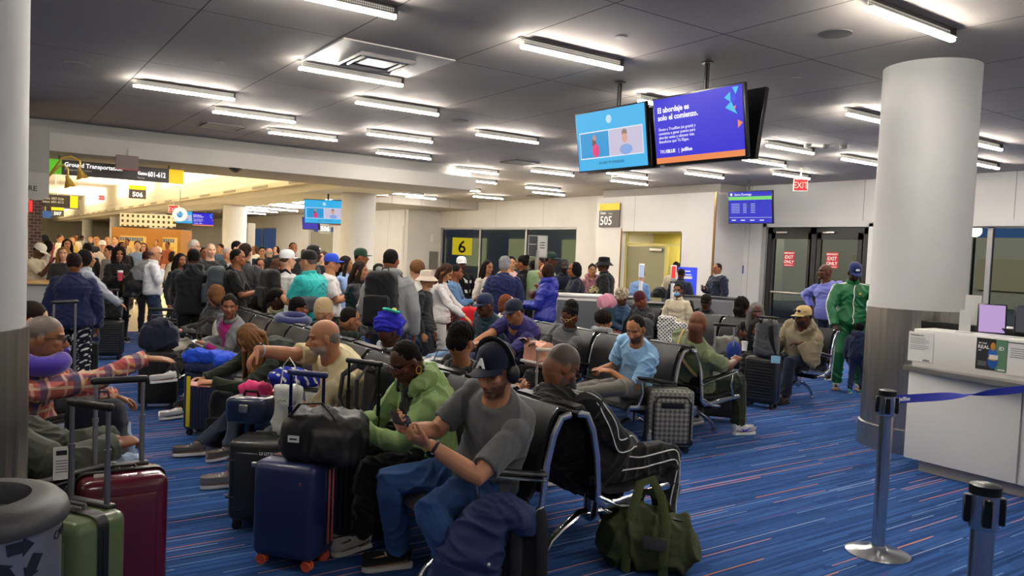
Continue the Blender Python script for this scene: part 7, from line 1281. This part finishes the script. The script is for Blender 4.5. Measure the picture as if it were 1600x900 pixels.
def snap(P_, K, nm, off=.003):
    o = part_of(K, nm); from mathutils.bvhtree import BVHTree
    me = o.data; bv = BVHTree.FromPolygons([v.co.copy() for v in me.vertices], [p.vertices[:] for p in me.polygons]); out = []
    for p in P_:
        l, n, i, d = bv.find_nearest(Vector(p)); out.append(np.array(l)+np.array(n)*off if l is not None else np.array(p))
    for _ in range(4): out = [out[0]]+[(out[i-1]+out[i]*2+out[i+1])/4 for i in range(1, len(out)-1)]+[out[-1]]
    return out
def smoothline(P_, n=8):
    P_ = [np.asarray(p, float) for p in P_]; o = []
    for i in range(len(P_)-1):
        for t in np.linspace(0, 1, n, endpoint=False): o.append(P_[i]*(1-t)+P_[i+1]*t)
    return o+[P_[-1]]
def inset(K, nm, col, wtop, wbot, t0=.0, t1=1.0):
    """the strip of the garment under an open front: faces of the front of the torso take the colour of the top beneath"""
    o = part_of(K, nm); me = o.data; me.materials.append(cloth(col)); L_ = np.array([p.center[:] for p in me.polygons]); Nr = np.array([p.normal[:] for p in me.polygons]); T = K['TR']; ax = K['N']-K['P']; ln = np.linalg.norm(ax); ax = ax/ln
    t = (L_-K['P'])@ax/ln; lat = (L_-K['N'])@(T@V(0, 1, 0)); fr = Nr@(T@V(1, 0, 0)); w_ = wbot+(wtop-wbot)*np.clip(t, 0, 1); idx = (np.abs(lat) < w_) & (fr > .15) & (t > t0) & (t < t1+.2)
    mi = np.zeros(len(L_), np.int32); mi[idx] = len(me.materials)-1; me.polygons.foreach_set('material_index', mi)
def stripe(K, nm, P_, col, w=.006, name='piping', off=.003):
    L_ = snap(smoothline(P_), K, nm, off); par = part_of(K, nm); return MB().tube(L_, w, n=6).build(name, cloth(col), par)
finish_jobs()
K = I['track']
for sd in (1, -1):
    S_, E_, W_ = K['S'][sd], K['E'][sd], K['W'][sd]; side = K['TR']@V(0, sd, 0)
    for up_ in (.05, -.02): stripe(K, 'jacket', [K['N']+V(-.04, sd*.05, .0), S_+V(-.02, sd*.08, .06+up_), (S_+E_)/2+V(-.03+up_, sd*.1, .03), E_+V(-.06, sd*.08, -.02+up_), (E_+W_)/2+V(0, sd*.08, .02+up_), W_+V(0, sd*.05, 0)], '#e2e2e0', .0042)
    H_, Kn, An = K['HJ'][sd], K['KN'][sd], K['AN'][sd]
    for up_ in (.05, -.03): stripe(K, 'trousers', [H_+V(0, sd*.15, .05+up_), (H_+Kn)/2+V(0, sd*.15, .03+up_), Kn+V(.02, sd*.1, .04+up_), (Kn+An)/2+V(up_, sd*.1, 0), An+V(up_, sd*.08, .06)], '#e2e2e0', .0042)
K = I['green']
for sd in (1, -1):
    S_, E_, W_ = K['S'][sd], K['E'][sd], K['W'][sd]
    for o_ in (-.025, 0, .025): stripe(K, 'jacket', [K['N']+V(.0+o_, sd*.08, .0), S_+V(o_, sd*.09, .05), (S_+E_)/2+V(o_, sd*.12, 0), E_+V(o_, sd*.1, 0), W_+V(o_, sd*.07, 0)], '#e6e6e2', .005)
    H_, Kn, An = K['HJ'][sd], K['KN'][sd], K['AN'][sd]
    for o_ in (-.02, .02): stripe(K, 'trousers', [H_+V(o_, sd*.16, 0), Kn+V(o_, sd*.12, 0), An+V(o_, sd*.1, .04)], '#e6e6e2', .006)
stripe(K, 'jacket', [K['N']+V(.14, 0, -.02), K['spine'](.6)+V(.25, 0, 0), K['spine'](.2)+V(.25, 0, 0), K['spine'](-.1)+V(.22, 0, 0)], '#e6e6e2', .006, 'zipper'); stripe(K, 'jacket', [K['spine'](.72)+V(.25, .09, 0), K['spine'](.72)+V(.25, .13, .0)], '#d8a83c', .015, 'emblem')
K = I['hood']; inset(K, 'shirt', '#1b1c1e', .075, .055, .1)
K = I['olive']; stripe(K, 'shirt', [K['S'][1]+V(0, -.06, .08), K['spine'](.7)+V(-.2, .02, 0), K['spine'](.45)+V(-.2, -.1, 0), K['spine'](.2)+V(-.1, -.2, 0)], '#b09a68', .02, 'shoulder_strap', .002)
sh2 = sorted([c for c in K['o'].children if c.name.startswith('shoe')], key=lambda c: c.name)[1]
an, t_ = K['AN'][-1], K['TO'][-1]; l_ = np.cross(V(0, 0, 1), t_); MB().tube([an+t_*.0+l_*-.045+V(0, 0, -.02), an+t_*.03-l_*.046+V(0, 0, -.042), an+t_*.07-l_*.050+V(0, 0, -.03), an+t_*.12-l_*.048+V(0, 0, -.01)], [.003, .010, .006, .002], n=8, flat=(.5, 1)).build('side_mark', plastic('#2a2fb0'), sh2)
K = I['look']; inset(K, 'shirt', '#b01c78', .075, .03, .3)
K = I['woman with straight brown hair in black puffer jacket and pink top'] if 'woman with straight brown hair in black puffer jacket and pink top' in I else None
if K: inset(K, 'jacket', '#d8a8c0', .05, .06)
K = I['grayh']; inset(K, 'jacket', '#7c4c33', .05, -.05, .75)
# cap emblem, headphones, watches, necklace, neck pillows, flower
K = I['cap']; H = K['H']; k = K['k']; O = K['o']
hp = MB(); hp.tube([H(-.01+0*a, math.cos(a)*.100, .045+math.sin(a)*.115) for a in np.linspace(.0, PI, 15)], .012, n=8, flat=(1.4, .6))
hpo = hp.build('headphones', plastic('#131316'), None); hpo.matrix_world = K['M']; tag(hpo, 'black over-ear headphones over the navy cap', 'headphones')
for s_ in (1, -1): MB().ell(H(-.005, s_*.098, -.0), V(.040, .026, .048)*k, K['HR']).build('ear_cup', plastic('#0f1012'), hpo)
capo = [c for c in O.children if c.name.startswith('cap')][0]
HRn = K['HR']; fw = HRn@V(1, 0, 0); upv = HRn@V(-.35, 0, 1); lf = HRn@V(0, 1, 0)
text('A', .062, tuple(H(.107, -.022, .058)), (tuple(nrm(lf)), tuple(nrm(upv)), tuple(nrm(np.cross(lf, upv)))), PW, capo, bold=.003, ext=.004)
def capmark(key, s, col='#e8e8e8', y=0, size=.04):
    K = I[key]; H = K['H']; HRn = K['HR']; c = [c for c in K['o'].children if c.name.startswith('cap')][0]; MB().ell(H(.084, y, .085), V(.010, .028, .017)*K['k'], HRn).build('cap_emblem', cloth(col), c)
capmark('green', 'W'); capmark('man in black cap with a white emblem behind the turquoise polo', '')
def watch(K, sd, col='#17181a', strap='#17181a', rr=.034):
    W_, E_ = K['W'][sd], K['E'][sd]; d = nrm(W_-E_); c = W_-d*.025; u = nrm(np.cross(d, V(0, 0, 1))); v = np.cross(d, u)
    o = MB().tube([c+(u*math.cos(a)+v*math.sin(a))*rr for a in np.linspace(0, 2*PI, 20, endpoint=False)], .008, n=8, closed=True, flat=(1, 1)).build('wristwatch', mat('watch_'+strap.strip('#'), strap, .4, .6 if strap != '#17181a' else 0), None); o.matrix_world = K['M']
    n = -K['HN'][sd]; n = nrm(n-d*(n@d)); R = np.stack([d, np.cross(n, d), n], 1); MB().lathe([(.021, -.003), (.022, .005), (.018, .008)], c+n*(rr+.002), 24, R=R).build('watch_face', mat('watchface', col, .2, .5), o); return o
tag(watch(I['cap'], 1), 'black wristwatch on the man texting in grey T-shirt', 'watch'); tag(watch(I['beige'], -1, '#c8c8c8', '#a8a8a8'), 'silver wristwatch on the outstretched arm', 'watch'); tag(watch(I['polo'], 1), 'black wristwatch on the purple polo man', 'watch')
K = I['grayh']; H = K['H']; nk = MB()
for a in np.linspace(-2.2, 2.2, 15): q = K['N']+V(math.cos(a)*.085, math.sin(a)*.08, .005-.035*math.cos(a)); nk.ell(q+V(.03, 0, 0), (.011,)*3, n=8, m=6)
o = nk.build('pearl_necklace', paint('#e8dcc8')); o.matrix_world = K['M']; tag(o, 'cream pearl necklace on the grey-haired woman', 'necklace')
def neckpillow(label, K, col, r=.105, th=.058, name='neck_pillow', dz=0):
    N = K['N']; TR = K['TR']; P_ = [N+TR@V(math.cos(a)*r*1.05+.01, math.sin(a)*r*1.15, .05+dz) for a in np.linspace(.55, 2*PI-.55, 17)]; o = MB().tube(P_, th, n=16).build(name, mat('velour_'+col.strip('#'), col, .8, bump=.2, bscale=120, sheen=.5)); o.matrix_world = K['M']; tag(o, label, 'neck pillow'); return o
neckpillow('purple neck pillow around the plaid shirt man neck', I['plaid'], '#3c1d9c'); neckpillow('purple neck pillow on the person behind the left column', I['sleeve'], '#3c1d9c')
q = (XA+.32, 7.75, .93); o = MB().tube([V(math.cos(a)*.14, math.sin(a)*.12, 0) for a in np.linspace(.5, 2*PI-.5, 17)], .05, n=14).build('neck_pillow', mat('velour_navy', '#1a2460', .8, sheen=.5), mat4=Matrix.Translation(q) @ Matrix.Rotation(.2, 4, 'X')); tag(o, 'navy neck pillow resting on top of a seat back', 'neck pillow')
K = I['wrap']; H = K['H']; ho = [c for c in K['o'].children if c.name.startswith('headwrap')][0]; fl = MB()
fc = H(-.05, -.05, .178)
for a in np.linspace(0, 2*PI, 7, endpoint=False): fl.ell(fc+K['HR']@V(math.cos(a)*.045-.02, math.sin(a)*.042-.0, -.012), (.030, .022, .014), K['HR']@rotm(a))
fl.build('petals', cloth('#3ac8b0'), ho); MB().ell(fc, (.022, .02, .018)).build('flower_centre', cloth('#e8e03c'), ho)
K = I['hood']; H = K['H']
for s_ in (1, -1): MB().tube([H(-.01, s_*.092, -.035)+V(math.cos(a)*.016, 0, math.sin(a)*.022-.01) for a in np.linspace(0, 2*PI, 14, endpoint=False)], .0025, n=6, closed=True).build('hoop_earring', BRASS, K['o'])
K = I['mask']; H = K['H']; MB().ell(H(.066, 0, -.052), V(.046, .052, .042)*K['k'], K['HR']).build('face_mask', cloth('#7ab8e0'), K['o'])
K = I['tan']; H = K['H']; sg = MB()
for s_ in (1, -1): sg.ell(H(.085, s_*.032, .085), V(.01, .028, .018)*K['k'], K['HR'])
o = sg.tube([H(.02, .085, .07), H(.085, .03, .09), H(.085, -.03, .09), H(.02, -.085, .07)], .004, n=6).build('sunglasses', plastic('#17120f')); o.matrix_world = K['M']; tag(o, 'dark sunglasses pushed up on the yellow cap', 'sunglasses')
q = atD(150, 690, 4.45); backpack('navy black backpack upright by the knees of the plaid shirt man', DM(q[0], q[1], .31, -20), col='#131628', w=.34, d=.22, h=.46, straps=False)
q = atD(176, 668, 4.5); e = empty('water_bottle', (q[0], q[1], q[2]), label='clear bottle in the side pocket of the navy black backpack', cat='bottle'); MB().lathe([(.03, -.12), (.034, -.1), (.034, .02), (.016, .06)], n=20).build('bottle_body', PET, e); MB().lathe([(.018, .06), (.018, .08), (.004, .082)], n=16).build('bottle_cap', TVK, e)
q = atD(856, 570, 6.6); suitcase('small dark suitcase with cream telescopic handle beside the peach handbag', q[0], q[1], faz(q[0], q[1], 0), w=.34, d=.22, h=.46, col='#2a2c34', soft=True, handle=.42, hcol='#cfc4b0', grip='#cfc4b0')
finish_jobs()
solid_text()
